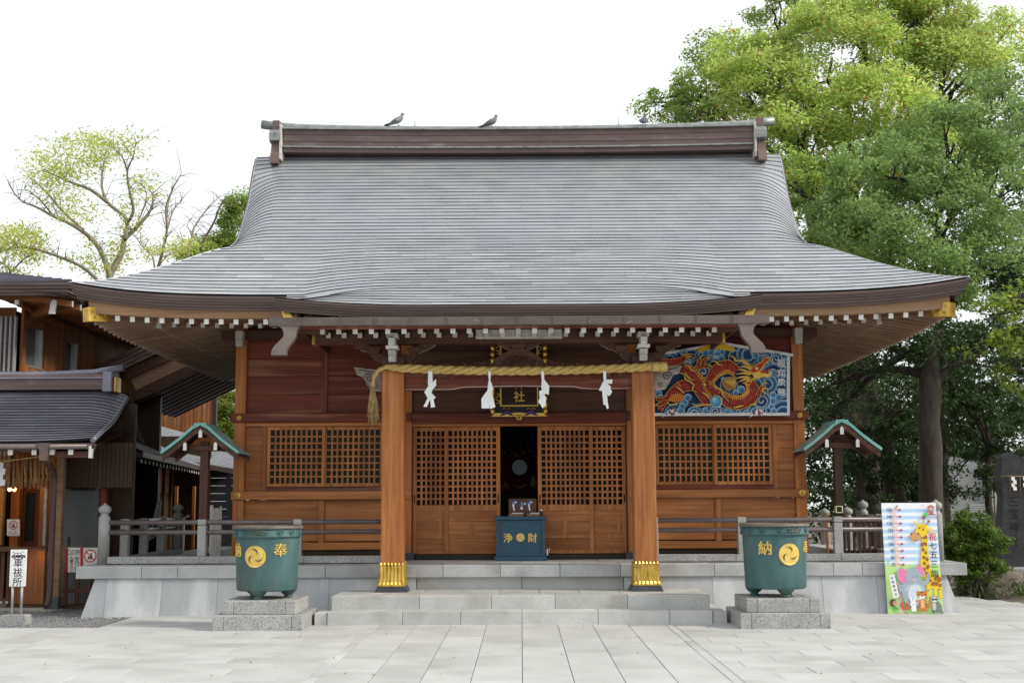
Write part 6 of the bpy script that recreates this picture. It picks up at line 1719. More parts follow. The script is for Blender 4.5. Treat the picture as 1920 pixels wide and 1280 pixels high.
for k in range(8):
    a = at(3.8 + 8.75 * 3 - k * 8.75, 600, 21.8).x
    owall('slat', paint('grey_slat', (.30, .30, .31), .5) if k == 0 else bpy.data.materials['grey_slat'], a - .018, a + .018, 21.76, 21.84, 2.3, 4.93)
owall('wall_plate', M['dark_y'], WX - .10, WX + .05, 21.9, 30, 5.125, 5.22)
for yy in np.arange(21.3, 30, .40):
    mb = MB(); mb.bar((-7.72, yy, 5.06), (WX - .3, yy, 5.26), .07, .10, side=(0, 1, 0)); o = mb.build('rafter', M['office_x'], off)
    mb = MB(); mb.box(-7.72, -7.712, yy - .036, yy + .036, 5.01, 5.11); mb.build('rafter_tip', M['grey_white'], o)
mb = MB(); mb.flat([(-7.66, 20.9, 5.16), (-7.66, 30, 5.16), (-9.5, 30, 5.36), (-9.5, 20.9, 5.36)]); mb.flat([(-7.66, 20.92, 5.16), (-16, 20.92, 5.16), (-16, 22.4, 5.34), (-8.5, 22.4, 5.34)]); mb.build('soffit', M['office_x'], off)
for k in range(4):
    d = k * .035
    mb = MB()
    zt, zb = 5.37 - k * .055, 5.37 - (k + 1) * .055 + .004
    mb.prism([(-7.60 - d, 20.85 + d), (-7.60 - d, 30.2), (-7.72 - d, 30.2), (-7.72 - d, 20.97 + d), (-16, 20.97 + d), (-16, 20.85 + d)], 'z', zb, zt)
    mb.build('eave_fascia', M['fascia'], off)
c_ = [(-7.58, 20.83, 5.385), (-7.58, 30.3, 5.385), (-16, 30.3, 5.385), (-16, 20.83, 5.385)]
orf = MB(); orf.flat([c_[0], c_[1], (-11.5, 26.0, 6.4), (-11.5, 25.0, 6.4)]); orf.flat([c_[0], (-11.5, 25.0, 6.4), (-16, 25, 6.4), c_[3]]); orfo = orf.build('roof', M['office_roof'], off)
mb = MB()
for j in range(14):
    t0, t1 = j / 14, (j + 1) / 14
    a0, a1 = Vector(c_[0]).lerp(Vector((-11.5, 25, 6.4)), t0), Vector(c_[0]).lerp(Vector((-11.5, 25, 6.4)), t1)
    mb.add([(a0.x, a0.y, a0.z + .03), (-16, a0.y, a0.z + .03), (-16, a1.y, a1.z + .005), (a1.x, a1.y, a1.z + .005), (a0.x, a0.y + .01, a0.z), (-16, a0.y + .01, a0.z)], [(0, 1, 2, 3), (0, 1, 5, 4)])
mb.build('roof_courses', M['office_roof'], orfo, kind='stuff')
p = at(100, 575, 21.3); mb = MB(); mb.prism([(p.x - .06, p.z - .13), (p.x + .04, p.z - .13), (p.x + .075, p.z + .09), (p.x + .02, p.z + .12), (p.x - .03, p.z + .08)], 'y', 21.25, 21.3); mb.build('white_beam_end', M['white'], off)
p = at(35, 568, 21.3); mb = MB(); mb.cbox(p.x - .035, p.x + .035, 21.2, 21.25, p.z - .04, p.z + .04, .003); mb.build('rafter_tip', M['white'], off)
mb = MB(); a, b = at(36, 568, 21.3), at(100, 575, 21.3); mb.bar((a.x, 21.35, a.z - .0), (WX + .1, 23.5, 5.0), .07, .09); mb.bar((b.x - .02, 21.32, b.z + .0), (WX, 22.3, 5.05), .12, .2); mb.build('corner_beam', M['office_x'], off)

# ------------------------------------------------------------------ far wing with the slanting verge
wing = thing('gabled_wing', 'gabled wing with a slanting purple-brown verge between the office and the hall', 'building', (-8.5, 26.5, 0))
A_, B_ = at(176, 692, 26), at(345, 612, 26)
dv = (B_ - A_).normalized(); nv = Vector((-dv.z, 0, dv.x))
for k in range(4):
    o_ = -nv * (.075 * k)
    mb = MB(); mb.bar(A_ + o_ + Vector((0, .03 * k, 0)) + dv * (.03 * k), B_ + o_ + Vector((0, .03 * k, 0)), .12, .072, side=(0, 1, 0)); mb.build('verge_layer', M['ridge'], wing)
mb = MB(); o_ = -nv * .36 + Vector((0, .25, 0)); mb.bar(A_ + o_ + dv * .5, B_ + o_, .08, .20, side=(0, 1, 0)); mb.build('verge_board', M['dark_x'], wing)
mb = MB(); o_ = -nv * .60 + Vector((0, .32, 0)); mb.bar(A_ + o_ + dv * .55, B_ + o_, .08, .26, side=(0, 1, 0)); mb.build('verge_board', M['soffit_x'], wing)
mb = MB(); o_ = -nv * .84 + Vector((0, .3, 0)); mb.bar(A_ + o_ + dv * .25, B_ + o_ + dv * .3, .1, .18, side=(0, 1, 0)); mb.build('verge_board', M['dark_x'], wing)
o_ = -nv * .9
mb = MB(); q = [A_ + o_ + dv * .2 + Vector((0, .3, 0)), B_ + o_ + dv * .35 + Vector((0, .3, 0)), B_ + o_ + dv * .35 + Vector((0, 4.2, 0)), A_ + o_ + dv * .2 + Vector((0, 4.2, 0))]
mb.add(q + [p + nv * .08 for p in q], [(0, 1, 2, 3), (7, 6, 5, 4), (0, 4, 5, 1), (1, 5, 6, 2), (2, 6, 7, 3), (3, 7, 4, 0)]); mb.build('soffit', M['gloom_x'], wing)
for k in range(9):
    f = Vector((0, .5 + .42 * k, 0)) - nv * .95
    mb = MB(); mb.bar(A_ + f + dv * .25, B_ + f + dv * .3, .07, .03, side=(0, 1, 0)); mb.build('rafter', M['gloom_x'], wing)
mb = MB(); mb.prism([(p.x, p.z) for p in (at(205, 735, 27.4), at(205, 700, 27.4), at(300, 655, 27.4), at(345, 640, 27.4), at(345, 690, 27.4), at(296, 720, 27.4))], 'y', 27.4, 27.5); mb.build('gable_wall', M['gloom_z'], wing)
a, b = at(205, 800, 27.0), at(289, 800, 27.0); mb = MB(); mb.box(a.x, b.x, 27.0, 27.1, 0, 4.2); mb.build('front_wall', M['gloom_z'], wing)
a, b = at(289, 800, 26.9), at(298, 800, 26.9); mb = MB(); mb.box(a.x, b.x + .02, 26.9, 27.02, 0, 4.3); mb.build('corner_post', M['gloom_z'], wing)
p0_, p1_, p2_ = at(240, 738, 27), at(262, 840, 27), at(285, 870, 27)
mb = MB(); mb.tube([tuple(q) for q in curve([tuple(at(243, 735, 26)), tuple(at(252, 790, 26)), tuple(at(268, 835, 26)), tuple(at(292, 862, 26))], 6)], .05, 6); mb.build('barge_board', M['gloom_z'], wing)

# ------------------------------------------------------------------ rear building: boarded upper wall, pale roof slope, dark lower wall
rear = thing('boarded_building', 'boarded building behind the passage with a brown upper wall above a pale grey roof slope', 'building', (-8.5, 35, 0))
u = 284.0
while u < 401:
    a, b = at(u, 750, 35.0).x, at(min(u + 7.6, 401), 750, 35.0).x
    mb = MB(); mb.cbox(a, b - .006, 35.0 + random.uniform(0, .012), 35.1, 3.2, 5.4, .004); mb.build('cladding_board', M['office_z'], rear); u += 8
a = at(401, 750, 35.05); mb = MB(); mb.box(a.x - .01, a.x + .09, 34.98, 35.12, 2.5, 5.4); mb.build('corner_post', M['gloom_z'], rear)
L0, L1, R0, R1 = at(270, 790, 34.6), at(445, 838, 34.6), at(270, 850, 32.5), at(445, 880, 32.5)
rm = MB()
NC = 15
for j in range(NC):
    t0, t1 = j / NC, (j + 1) / NC
    f = lambda s, t: (R0 if s == 0 else R1).lerp(L0 if s == 0 else L1, t)
    a, b, c, d = f(0, t0), f(1, t0), f(1, t1), f(0, t1)
    rm.add([a + Vector((0, 0, .03)), b + Vector((0, 0, .03)), c, d, a, b], [(0, 1, 2, 3), (0, 1, 5, 4)])
rm.build('roof', M['roof'], rear)
mb = MB(); mb.bar(R0 + Vector((0, 0, -.06)), R1 + Vector((0, 0, -.06)), .1, .12, side=(0, 1, 0)); mb.build('eave_fascia', M['fascia'], rear)
wl_ = at(400, 900, 32.8).x
for z in np.arange(0.1, 2.5, .2):
    mb = MB(); mb.cbox(at(395, 900, 32.8).x, at(445, 900, 32.8).x, 32.75 + random.uniform(0, .01), 32.85, z, z + .195, .004); mb.build('wall_board', paint('charcoal_board', (.030, .032, .036), .6) if 'charcoal_board' not in bpy.data.materials else bpy.data.materials['charcoal_board'], rear)
mb = MB(); mb.box(-10.5, at(394, 900, 33).x, 33.0, 33.1, 0, 3.4); mb.build('dark_wall', M['gloom_z'], rear)

# ------------------------------------------------------------------ passage along the podium: low eave with white rafter tips, dark panels
pas = thing('covered_passage', 'dark covered passage with a row of small white rafter tips beside the podium', 'passage', (-8, 27, 0))
E0, E1 = Vector((-6.75, 22.2, 2.40)), Vector((-8.35, 33.5, 2.40))
mb = MB(); mb.bar(E0 + Vector((0, 0, .11)), E1 + Vector((0, 0, .11)), .12, .10); mb.build('eave_fascia', M['gloom_y'], pas)
mb = MB(); mb.flat([E0 + Vector((.05, 0, .17)), E1 + Vector((.05, 0, .17)), E1 + Vector((-1.2, 0, .75)), E0 + Vector((-1.2, 0, .75))]); mb.flat([E0 + Vector((0, 0, .06)), E1 + Vector((0, 0, .06)), E1 + Vector((-1.2, 0, .4)), E0 + Vector((-1.2, 0, .4))]); mb.build('roof', M['office_roof'], pas)
for k in range(24):
    q = E0.lerp(E1, (k + .5) / 24)
    mb = MB(); mb.bar(q, q + Vector((-1.1, -.15, .28)), .05, .06); o = mb.build('rafter', M['gloom_x'], pas)
    mb = MB(); mb.box(q.x - .004, q.x + .006, q.y - .027, q.y + .027, q.z - .034, q.z + .034); mb.build('rafter_tip', M['off_white'], o)
W0, W1 = Vector((-7.55, 22.0, 0)), Vector((-9.2, 33.4, 0))
for k in range(9):
    a, b = W0.lerp(W1, k / 9), W0.lerp(W1, (k + .97) / 9)
    z1 = 2.6
    for z0, zc, mt in ((0, .95, M['gloom_z']), (.955, 1.9, M['gloom_z']), (1.905, 2.75, M['office_x'] if k > 4 else M['gloom_x'])):
        mb = MB(); mb.bar(a + Vector((0, 0, (z0 + zc) / 2)), b + Vector((0, 0, (z0 + zc) / 2)), .06, zc - z0); mb.build('wall_panel', mt, pas)
    mb = MB(); mb.bar(a + Vector((.06, 0, 0)), a + Vector((.06, 0, 2.7)), .10, .10, side=(1, 0, 0)); mb.build('post', M['red_z'] if k in (1, 3) else M['gloom_z'], pas)
for u_, z1 in ((525, 2.0), (716, 2.0)):
    p = at(240 + u_ / 5.818, 950, 30); mb = MB(); mb.cbox(p.x - .035, p.x + .035, 29.97, 30.03, 0, 2.05, .003); mb.build('pale_post', M['wood_z'], pas)
# pale sloping frame leaning behind the side railing (edge of a ramp rail)
rmp = thing('ramp_rail', 'pale slanting ramp handrail standing behind the podium railing posts', 'handrail', at(290, 1000, 24.5))
A2, B2, C2, D2 = at(280, 1010, 25), at(296, 942, 25), at(302, 942, 25), at(293, 975, 25)
mb = MB(); mb.bar(A2, B2, .035, .04, side=(0, 1, 0)); mb.build('rail', M['off_white'], rmp)
mb = MB(); mb.bar(B2, C2, .035, .04, side=(0, 1, 0)); mb.build('rail', M['off_white'], rmp)
mb = MB(); mb.bar(C2, D2, .035, .04, side=(0, 1, 0)); mb.build('rail', M['off_white'], rmp)
for a, b in (((296, 974), (308, 966)), ((340, 974), (354, 966)), ((279, 1012), (300, 997)), ((310, 995), (322, 987)), ((214, 1024), (226, 1013))):
    mb = MB(); mb.bar(at(*a, 25), at(*b, 25), .03, .04, side=(0, 1, 0)); mb.build('rail', M['off_white'], rmp)
mb = MB(); q = at(344, 1000, 25); mb.box(q.x - .015, q.x + .015, 24.98, 25.02, 0, 1.35); mb.build('upright', M['steel'], rmp)

# ------------------------------------------------------------------ reception booth with the low roof at the far left
bo = thing('reception_booth', 'open wooden reception booth under a low blue-grey roof with a ridge', 'booth', (-8.5, 20.5, 0))
EYb, RYb = 18.9, 21.0
def bz(t): return 2.575 + .36 * t + .048 * t * t       # t 0..2.1 -> up to 3.54
def bx(t): return -6.46 - .08 * t
def bdrop(x, t): return -.10 * max(0, min(1, (x - (bx(t) - .55)) / .55)) ** 2 * sstep(.2, 1.6, t) + .05 * max(0, min(1, (x - (bx(0) - 1.2)) / 1.2)) ** 2 * max(0, 1 - t)
def bs(x, t): return (x, EYb + t, bz(t) + bdrop(x, t))
mb = MB(); mb.grid(lambda s, t: tuple(Vector(bs(lerp(-12, bx(t), s), t)) - Vector((0, 0, .02))), frange(0, 1, 50), frange(0, 2.1, 16)); br = mb.build('roof', M['underlay_and_shade'], bo)
bmesh_rest = MB()
T = 0; arcs = [0]
while T < 2.1: T += .125 / math.sqrt(1 + (.36 + .096 * T) ** 2); arcs.append(min(T, 2.1))
for i in range(len(arcs) - 1):
    t0, t1 = arcs[i], arcs[i + 1]
    x = -12 + (.28 if i % 2 else 0)
    while x < bx(t0) - .05:
        xe = min(x + .56, bx(t0))
        mb = MB(); n = 6 if xe > -7.3 else 2
        lo = [Vector(bs(lerp(x, xe - .003, k / n), t0)) + Vector((0, -.006, .017)) for k in range(n + 1)]
        up = [Vector(bs(min(lerp(x, xe - .003, k / n), bx(t1)), min(t1 + .01, 2.1))) + Vector((0, 0, .001)) for k in range(n + 1)]
        bt = [Vector(bs(lerp(x, xe - .003, k / n), t0)) + Vector((0, .02, -.012)) for k in range(n + 1)]
        tgt = mb if xe > -9.2 else bmesh_rest
        tgt.add(lo + up, [(k, k + 1, n + 2 + k, n + 1 + k) for k in range(n)], 0, True); tgt.add(bt + lo, [(k, k + 1, n + 2 + k, n + 1 + k) for k in range(n)], 1)  # second faces are butts, darkened to draw the course shadow
        if tgt is mb: mb.build('shingle', [M['office_roof'], M['underlay_and_shade']], br)
        x = xe
bmesh_rest.build('shingle_courses', [M['office_roof'], M['underlay_and_shade']], br, kind='stuff')
mb = MB(); mb.tube([tuple(Vector(bs(bx(t), t)) + Vector((0, 0, -.03))) for t in frange(0, 2.1, 14)], .04, 8); mb.build('verge_roll', M['office_roof'], bo)
mb = MB(); mb.grid(lambda s, t: tuple(Vector(bs(bx(t), t)) + Vector((-.02 - .08 * s, 0, -.04 - .10 * s))), frange(0, 1, 3), frange(0, 2.1, 12)); mb.build('barge_board', M['gloom_y'], bo)
for k in range(3):
    mb = MB(); mb.box(-12, -6.47 - .01 * k, EYb + .015 * k, EYb + .2, 2.555 - .04 * (k + 1), 2.553 - .04 * k); mb.build('eave_fascia', M['fascia'], bo)
# ridge
for nm, mt, hw, z0, z1 in (('ridge_course', M['fascia'], .17, 3.54, 3.60), ('ridge_course', M['ridge'], .15, 3.602, 3.72), ('ridge_moulding', M['office_roof'], .19, 3.722, 3.75), ('ridge_moulding', M['ridge'], .16, 3.752, 3.80)):
    mb = MB(); mb.cbox(-12, -6.86, RYb - hw, RYb + hw, z0, z1, .004); mb.build(nm, mt, bo)
mb = MB(); mb.tube([(-12, RYb, 3.80), (-8, RYb, 3.81), (-7.2, RYb, 3.84), (-6.70, RYb, 3.92)], .06, 10); mb.build('ridge_roll', M['office_roof'], bo)
mb = MB(); mb.cbox(-6.99, -6.83, RYb - .2, RYb + .2, 3.50, 3.84, .012); mb.build('ridge_end', M['office_roof'], bo)
mb = MB(); mb.cbox(-6.829, -6.77, RYb - .12, RYb + .12, 3.50, 3.75, .012); mb.build('gilt_ridge_face', M['gold_worn'], bo)
# eaves: gutter, rainwater head, downpipe, rafters
mb = MB(); mb.tube([(-12, 18.80, 2.50), (-6.50, 18.80, 2.50)], .04, 10); gtt = mb.build('rain_gutter', M['pipe'], bo)
q = at(84, 840, 18.8); mb = MB(); mb.prism([(q.x - .09, 2.55), (q.x + .09, 2.55), (q.x + .09, 2.50), (q.x + .055, 2.45), (q.x + .05, 2.29), (q.x - .045, 2.29), (q.x - .055, 2.45), (q.x - .09, 2.50)], 'y', 18.72, 18.88); mb.build('rainwater_head', M['fascia'], bo)
dp = [tuple(at(84, 858, 18.8)), tuple(at(92, 872, 19.1)), tuple(at(101, 884, 19.4)), tuple(at(101, 905, 19.45)), tuple(at(97, 1020, 19.45)), tuple(at(93.5, 1108, 19.45)), tuple(at(91, 1128, 19.4)), tuple(at(86, 1137, 19.3))]
mb = MB(); mb.tube(dp, .048, 10); mb.build('downpipe', paint('dark_brown_pipe', (.075, .045, .042), .45), bo)
for x in (-6.77, -7.05, -7.32, -7.68, -7.98, -8.25, -8.55):
    mb = MB(); mb.bar((x, 18.86, 2.42), (x, 20.4, 2.72), .066, .075, side=(1, 0, 0)); o = mb.build('rafter', M['dark_y'], bo)
    mb = MB(); mb.box(x - .036, x + .036, 18.845, 18.857, 2.38, 2.458); mb.build('rafter_tip', M['white'], o)
mb = MB(); mb.cbox(-7.02, -6.52, 18.93, 19.0, 2.34, 2.47, .004); mb.build('eave_beam', M['dark_x'], bo); mb = MB(); mb.cbox(-6.519, -6.48, 18.9, 19.0, 2.33, 2.52, .003); mb.build('white_beam_end', M['white'], bo)
mb = MB(); mb.flat([(-12, 18.9, 2.47), (-6.5, 18.9, 2.47), (-6.5, 21, 2.86), (-12, 21, 2.86)]); mb.build('soffit', M['dark_y'], bo)
# posts and walls
def bw_(nm, mat, u0, u1, z0, z1, Y0, Y1, c=.004, par=bo):
    a, b = at(u0, 900, Y0).x, at(u1, 900, Y0).x
    mb = MB(); mb.cbox(a, b, Y0, Y1, z0, z1, c); return mb.build(nm, mat, par)
bw_('corner_post', M['eave_board'], 104, 118, .16, 2.6, 19.75, 19.88)
bw_('post_cap', M['grey_door'], 101, 118, .03, .22, 19.72, 19.90)
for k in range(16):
    bw_('wall_board', M['gloom_z'], 119 + k * 8, 126.6 + k * 8, 1.90, 2.62, 20.2, 20.25)  # dark wood colour stands in for shade deep under the booth roof
bw_('steel_door', M['grey_door'], 119, 186, .05, 1.895, 20.4, 20.45)
bw_('door_track', M['black'], 133, 178, 1.86, 1.89, 20.36, 20.399)
bw_('door_handle', M['black'], 130, 134, .98, 1.12, 20.37, 20.399)
bw_('side_post', M['red_z'], 186, 201, .05, 1.9, 20.45, 20.6)
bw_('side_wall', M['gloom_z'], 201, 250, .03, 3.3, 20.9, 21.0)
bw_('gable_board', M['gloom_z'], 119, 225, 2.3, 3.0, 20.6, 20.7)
for k in range(-14, 12):       # hanging slats under the eave
    u0 = 6 + k * 8.0
    if u0 > 96: continue
    bw_('slat', M['office_z'], u0, u0 + 4.6, 1.88 + (.02 if k % 2 else 0), 2.40, 19.70, 19.75)
bw_('slat_rail', M['dark_x'], -110, 100, 2.06, 2.11, 19.76, 19.80)
bw_('lintel', M['dark_x'], -110, 103, 1.80, 1.875, 20.6, 20.7) if False else None
bw_('back_wall', M['office_z'], -160, 103, .03, 2.6, 22.6, 22.7)
bw_('inner_door', M['red_z'], 38, 76, .9, 1.9, 22.4, 22.5); bw_('inner_glass', M['pane'], 50, 66, 1.0, 1.85, 22.37, 22.399)
bw_('inner_post', M['wood_z'], 22, 38, .05, 2.5, 22.2, 22.35)
bw_('side_screen', M['office_z'], 76, 103, .03, 2.5, 21.6, 21.7); bw_('pale_curtain', M['grey_white'], 84, 90, .95, 1.95, 21.5, 21.55)
bw_('inner_screen', mottled('amber_wall', [(.3, (.30, .15, .04)), (.7, (.42, .23, .07))], nscale=3, rnd=0), -120, 8, .95, 2.3, 21.8, 21.9)
# counter
bw_('counter_top', M['dark_x'], -140, 92, .91, .965, 19.9, 20.6)
bw_('counter_front', M['office_z'], 22, 90, .08, .905, 20.15, 20.25)
bw_('counter_base', M['gloom_x'], 22, 90, .03, .079, 20.1, 20.2)
for k in range(-6, 3):
    bw_('counter_slat', M['dark_z'], -8 + k * 11 + 6, -8 + k * 11 + 12, .14, .90, 20.02, 20.06); bw_('slat_foot', M['steel'], -8 + k * 11 + 6.5, -8 + k * 11 + 11.5, .10, .139, 20.03, 20.055)
for u_ in (18, 27):
    p = at(u_, 917, 21.2); mb = MB(); mb.ball(tuple(p), (.032, .032, .036), 10, 6); lo_ = mb.build('lamp_bulb', M['amber'], bo)
pl_ = bpy.data.lights.new('booth_lamp', 'POINT'); pl_.energy = 9; pl_.color = (1, .60, .22); pl_.shadow_soft_size = .12
plo = bpy.data.objects.new('booth_lamp', pl_); COL.objects.link(plo); plo.location = at(24, 905, 21.3); plo.parent = bo; plo.matrix_parent_inverse = Matrix.Translation(-ORG[bo.name])
pl2 = pl_.copy(); pl2.energy = 3.5; plo2 = bpy.data.objects.new('booth_lamp', pl2); COL.objects.link(plo2); plo2.location = at(75, 1032, 19.98) + Vector((0, -.05, -.03)); plo2.parent = bo; plo2.matrix_parent_inverse = Matrix.Translation(-ORG[bo.name])

# straw rope with hanging straws on the booth
sr = thing('straw_garland', 'thin straw rope with hanging straw tufts under the booth eave', 'straw garland', at(50, 860, 19.5))
gp = [tuple(at(u_, v_, 19.5)) for u_, v_ in ((-60, 872), (0, 865), (40, 860), (75, 855), (100, 848), (118, 845))]
mb = MB(); mb.tube(curve(gp, 4), .011, 6); mb.build('cord', M['rope'], sr)
for u_, v_, l_ in ((13, 864, 46), (23, 863, 44), (34, 862, 42), (45, 860, 46), (56, 858, 44), (67, 857, 46), (79, 855, 42), (86, 854, 44), (93, 852, 42)):
    mb = MB(); p = at(u_, v_, 19.5); b_ = at(u_ + random.uniform(-1, 4), v_ + l_, 19.5)
    for q in range(5): mb.tube([p, p.lerp(b_, .5) + Vector((random.uniform(-.012, .012), random.uniform(-.01, .01), 0)), b_ + Vector((random.uniform(-.02, .02), 0, random.uniform(-.05, .05)))], .004, 3)
    mb.build('straw_tuft', M['straw'], sr)
pp = MB()
for i, z_ in enumerate(((865, 878), (876, 889), (886, 900), (897, 909))):
    a, b = at(-4 + (i % 2) * 4, z_[0], 19.45), at(6 + (i % 2) * 4, z_[1], 19.45); pp.flat([(a.x, 19.45 - .004 * i, a.z), (b.x, 19.45 - .004 * i, a.z - .02), (b.x, 19.44 - .004 * i, b.z), (a.x, 19.44 - .004 * i, b.z - .02)])
tag(pp.build('paper_streamer', M['paper']), 'white zigzag paper streamer hanging from the booth garland', 'paper streamer')

# ------------------------------------------------------------------ signs at the left
NS = [None]
def no_entry(pic, x, y, r):
    pic.disc(x, y, r, (0.58, 0.03, 0.04), n=28); pic.disc(x, y, r * .80, (0.80, 0.80, 0.78), n=28)
    pic.disc(x + r * .12, y - r * .38, r * .14, BK); pic.poly([(x + r * .02, y - r * .2), (x + r * .3, y - r * .2), (x + r * .34, y + r * .5), (x + r * .05, y + r * .5)], BK, clip=False)
    pic.poly([(x - r * .42, y + r * .05), (x + r * .05, y + r * .15), (x - r * .02, y + r * .4), (x - r * .38, y + r * .35)], BK, clip=False); pic.disc(x - r * .3, y + r * .48, r * .09, BK); pic.disc(x, y + r * .5, r * .09, BK)
    pic.ribbon([(x - r * .62, y - r * .62), (x + r * .62, y + r * .62)], [r * .16, r * .16], (0.58, 0.03, 0.04), 1)
sg = thing('purification_sign', 'white sign with a car picture and three black characters on two steel posts', 'sign', (-7.07, 17.85, 0))
mb = MB(); mb.cbox(-7.185, -6.955, 17.80, 17.82, .505, 1.015, .003); face = mb.build('sign_board', M['white'], sg)
sp = Pic(lambda a, b, d: (-7.185 + a * .23, 17.7995 - d, 1.015 - b * .51), None)
sp.poly([(.10, .165), (.17, .155), (.26, .09), (.62, .09), (.74, .145), (.92, .16), (.93, .215), (.08, .215)], BK); sp.poly([(.30, .105), (.42, .105), (.42, .145), (.24, .15)], WH); sp.poly([(.46, .105), (.60, .105), (.69, .145), (.46, .145)], WH)
sp.disc(.27, .215, .085, WH, .038); sp.disc(.27, .215, .07, BK, .031); sp.disc(.74, .215, .085, WH, .038); sp.disc(.74, .215, .07, BK, .031)
sp.poly([(.14, .055), (.2, .055), (.26, .08), (.2, .08)], BK); sp.poly([(.74, .055), (.8, .055), (.74, .08), (.68, .08)], BK)
sp.mb.build('car_picture', sp.mats, face)
for ch, zc in (('車', .835), ('祓', .70), ('所', .57)):
    mb = MB(); put_text(mb, ch, .004, lambda a, b, d: (-7.07 + a, 17.7985, zc + b), .135); mb.build('lettering', M['black'], face)
for x in (-7.145, -7.015):
    mb = MB(); mb.tube([(x, 17.84, .08), (x, 17.84, .70)], .020, 8); mb.build('post', M['steel'], sg)
mb = MB(); mb.prism([(-7.27, -.02), (-6.90, -.02), (-6.91, .10), (-6.93, .115), (-7.25, .115), (-7.265, .10)], 'y', 17.72, 17.95); mb.build('concrete_foot', M['granite_dark'], sg)
no2 = thing('notice_stand', 'wooden stand with a red and white notice and a no-pushchair symbol beside the podium', 'sign', at(152, 1120, 20.05))
def nfn(a, b, d): p = at(123 + a * 60, 1026 + b * 46, 20.0); return (p.x, p.y - d, p.z)
P4 = [nfn(0, 0, 0), nfn(1, 0, 0), nfn(1, 1, 0), nfn(0, 1, 0)]
mb = MB(); mb.prism([(p[0], p[2]) for p in P4], 'y', 20.0, 20.02); face = mb.build('notice_board', M['white'], no2)
sp = Pic(lambda a, b, d: nfn(a, b, d), None)
sp.poly([(0, 0), (.075, 0), (.075, 1), (0, 1)], (.48, .02, .03)); sp.poly([(.46, 0), (.55, 0), (.55, 1), (.46, 1)], (.48, .02, .03)); sp.poly([(.56, 0), (1, 0), (1, 1), (.56, 1)], (.60, .60, .58))
def nt(ch, x, y, h, sx=1.0): sp.text(ch, .004, 0, 0, 1, BK) if False else None
cm = MB()
for ch, x, y, s_ in (('こ', .11, .19, .062), ('の', .26, .19, .062), ('先', .405, .19, .062), ('受', .36, .47, .056), ('付', .36, .66, .056), ('後', .36, .86, .056), ('入', .19, .42, .040), ('館', .19, .55, .040), ('下', .19, .68, .040), ('さ', .19, .80, .040), ('い', .19, .92, .040)):
    put_text(cm, ch, .004, lambda a, b, d: tuple(Vector(nfn(x, y, .0035)) + Vector((a, 0, b))), s_ * 2.0 * .78)
for i, ch in enumerate('御遠慮'): put_text(cm, ch, .004, lambda a, b, d: tuple(Vector(nfn(.69 + .09 * i, .86, .0035)) + Vector((a, 0, b))), .035)
sp2 = Pic(lambda a, b, d: tuple(Vector(nfn(.775, .34, d + .0025)) + Vector((a, 0, -b))), None); no_entry(sp2, 0, 0, .10)
sp.mb.build('notice_print', sp.mats, face); sp2.mb.build('prohibition_symbol', sp2.mats, face); cm.build('lettering', M['black'], face)
for u_ in (124, 146, 168):
    a = at(u_, 1080, 20.06).x; mb = MB(); mb.cbox(a - .03, a + .03, 20.03, 20.07, .08, .62, .003); mb.build('stand_post', M['dark_z'], no2)
a, b = at(118, 1100, 20.06).x, at(176, 1100, 20.06).x
mb = MB(); mb.cbox(a, b, 20.02, 20.029, .26, .33, .003); mb.build('stand_rail', M['dark_x'], no2)
mb = MB(); mb.cbox(a + .05, b - .02, 19.9, 20.2, .08 - .05, .079, .003); mb.build('stand_base', M['gloom_x'], no2)
cn = thing('counter_notice', 'small white no-pushchair notice on the reception booth wall', 'sign', at(25, 988, 21.4))
P4 = [at(13, 973, 21.4), at(37, 973, 21.4), at(37, 1004, 21.4), at(13, 1004, 21.4)]
mb = MB(); mb.prism([(p.x, p.z) for p in P4], 'y', 21.4, 21.41); face = mb.build('notice_board', M['white'], cn)
c0 = at(25, 984, 21.4); sp = Pic(lambda a, b, d: (c0.x + a, 21.3995 - d, c0.z - b), None); no_entry(sp, 0, 0, .075); sp.mb.build('prohibition_symbol', sp.mats, face)
mb = MB(); c1 = at(25, 996, 21.4); c2 = at(25, 1000.5, 21.4)
for i, ch in enumerate('ベビーカー'): put_text(mb, ch, .004, lambda a, b, d: (c1.x + (i - 2) * .036 + a, 21.399, c1.z + b), .034)
for i, ch in enumerate('使用禁止'): put_text(mb, ch, .004, lambda a, b, d: (c2.x + (i - 1.5) * .045 + a, 21.399, c2.z + b), .042, 1)
mb.build('lettering', [M['black'], pcol((.58, .03, .04))], face)

# ================================================================== picket fence, rear posts, monument at the right
pk = thing('picket_fence', 'low brown picket fence behind the railing near the animal height board', 'fence', at(1600, 1040, 22.5))
for u_ in (1551, 1581, 1591, 1601, 1611, 1620, 1630, 1639, 1649, 1658, 1668):
    a, b = at(u_ - 2.2, 1000, 22.5).x, at(u_ + 2.2, 1000, 22.5).x
    top = at(u_, 962 if u_ in (1551, 1658) else 968, 22.5).z
    mb = MB(); mb.cbox(a, b, 22.48, 22.52, .30, top, .004); mb.build('picket', M['dark_z'] if u_ != 1551 else M['wood_z'], pk)
a, b = at(1548, 1000, 22.54).x, at(1672, 1000, 22.54).x
for z in (.72, 1.25):
    mb = MB(); mb.cbox(a, b, 22.521, 22.55, z, z + .05, .003); mb.build('fence_rail', M['dark_x'], pk)
for i, (u_, v_, Y, r_) in enumerate(((1546, 952, 27.0, .085), (1588, 949, 24.8, .085), (1936, 940, 27.5, .085))):
    if u_ > 1900: continue
    p = at(u_, v_, Y); gtp = giboshi(p.x, Y, .0, p.z, None, .10, 'finial_post')
    tag(gtp, ('round-headed granite post half hidden by the hall corner', 'round-headed granite post close beside the roofed post with the clamp lamp')[i], 'post', 'round-headed granite posts behind the picket fence')
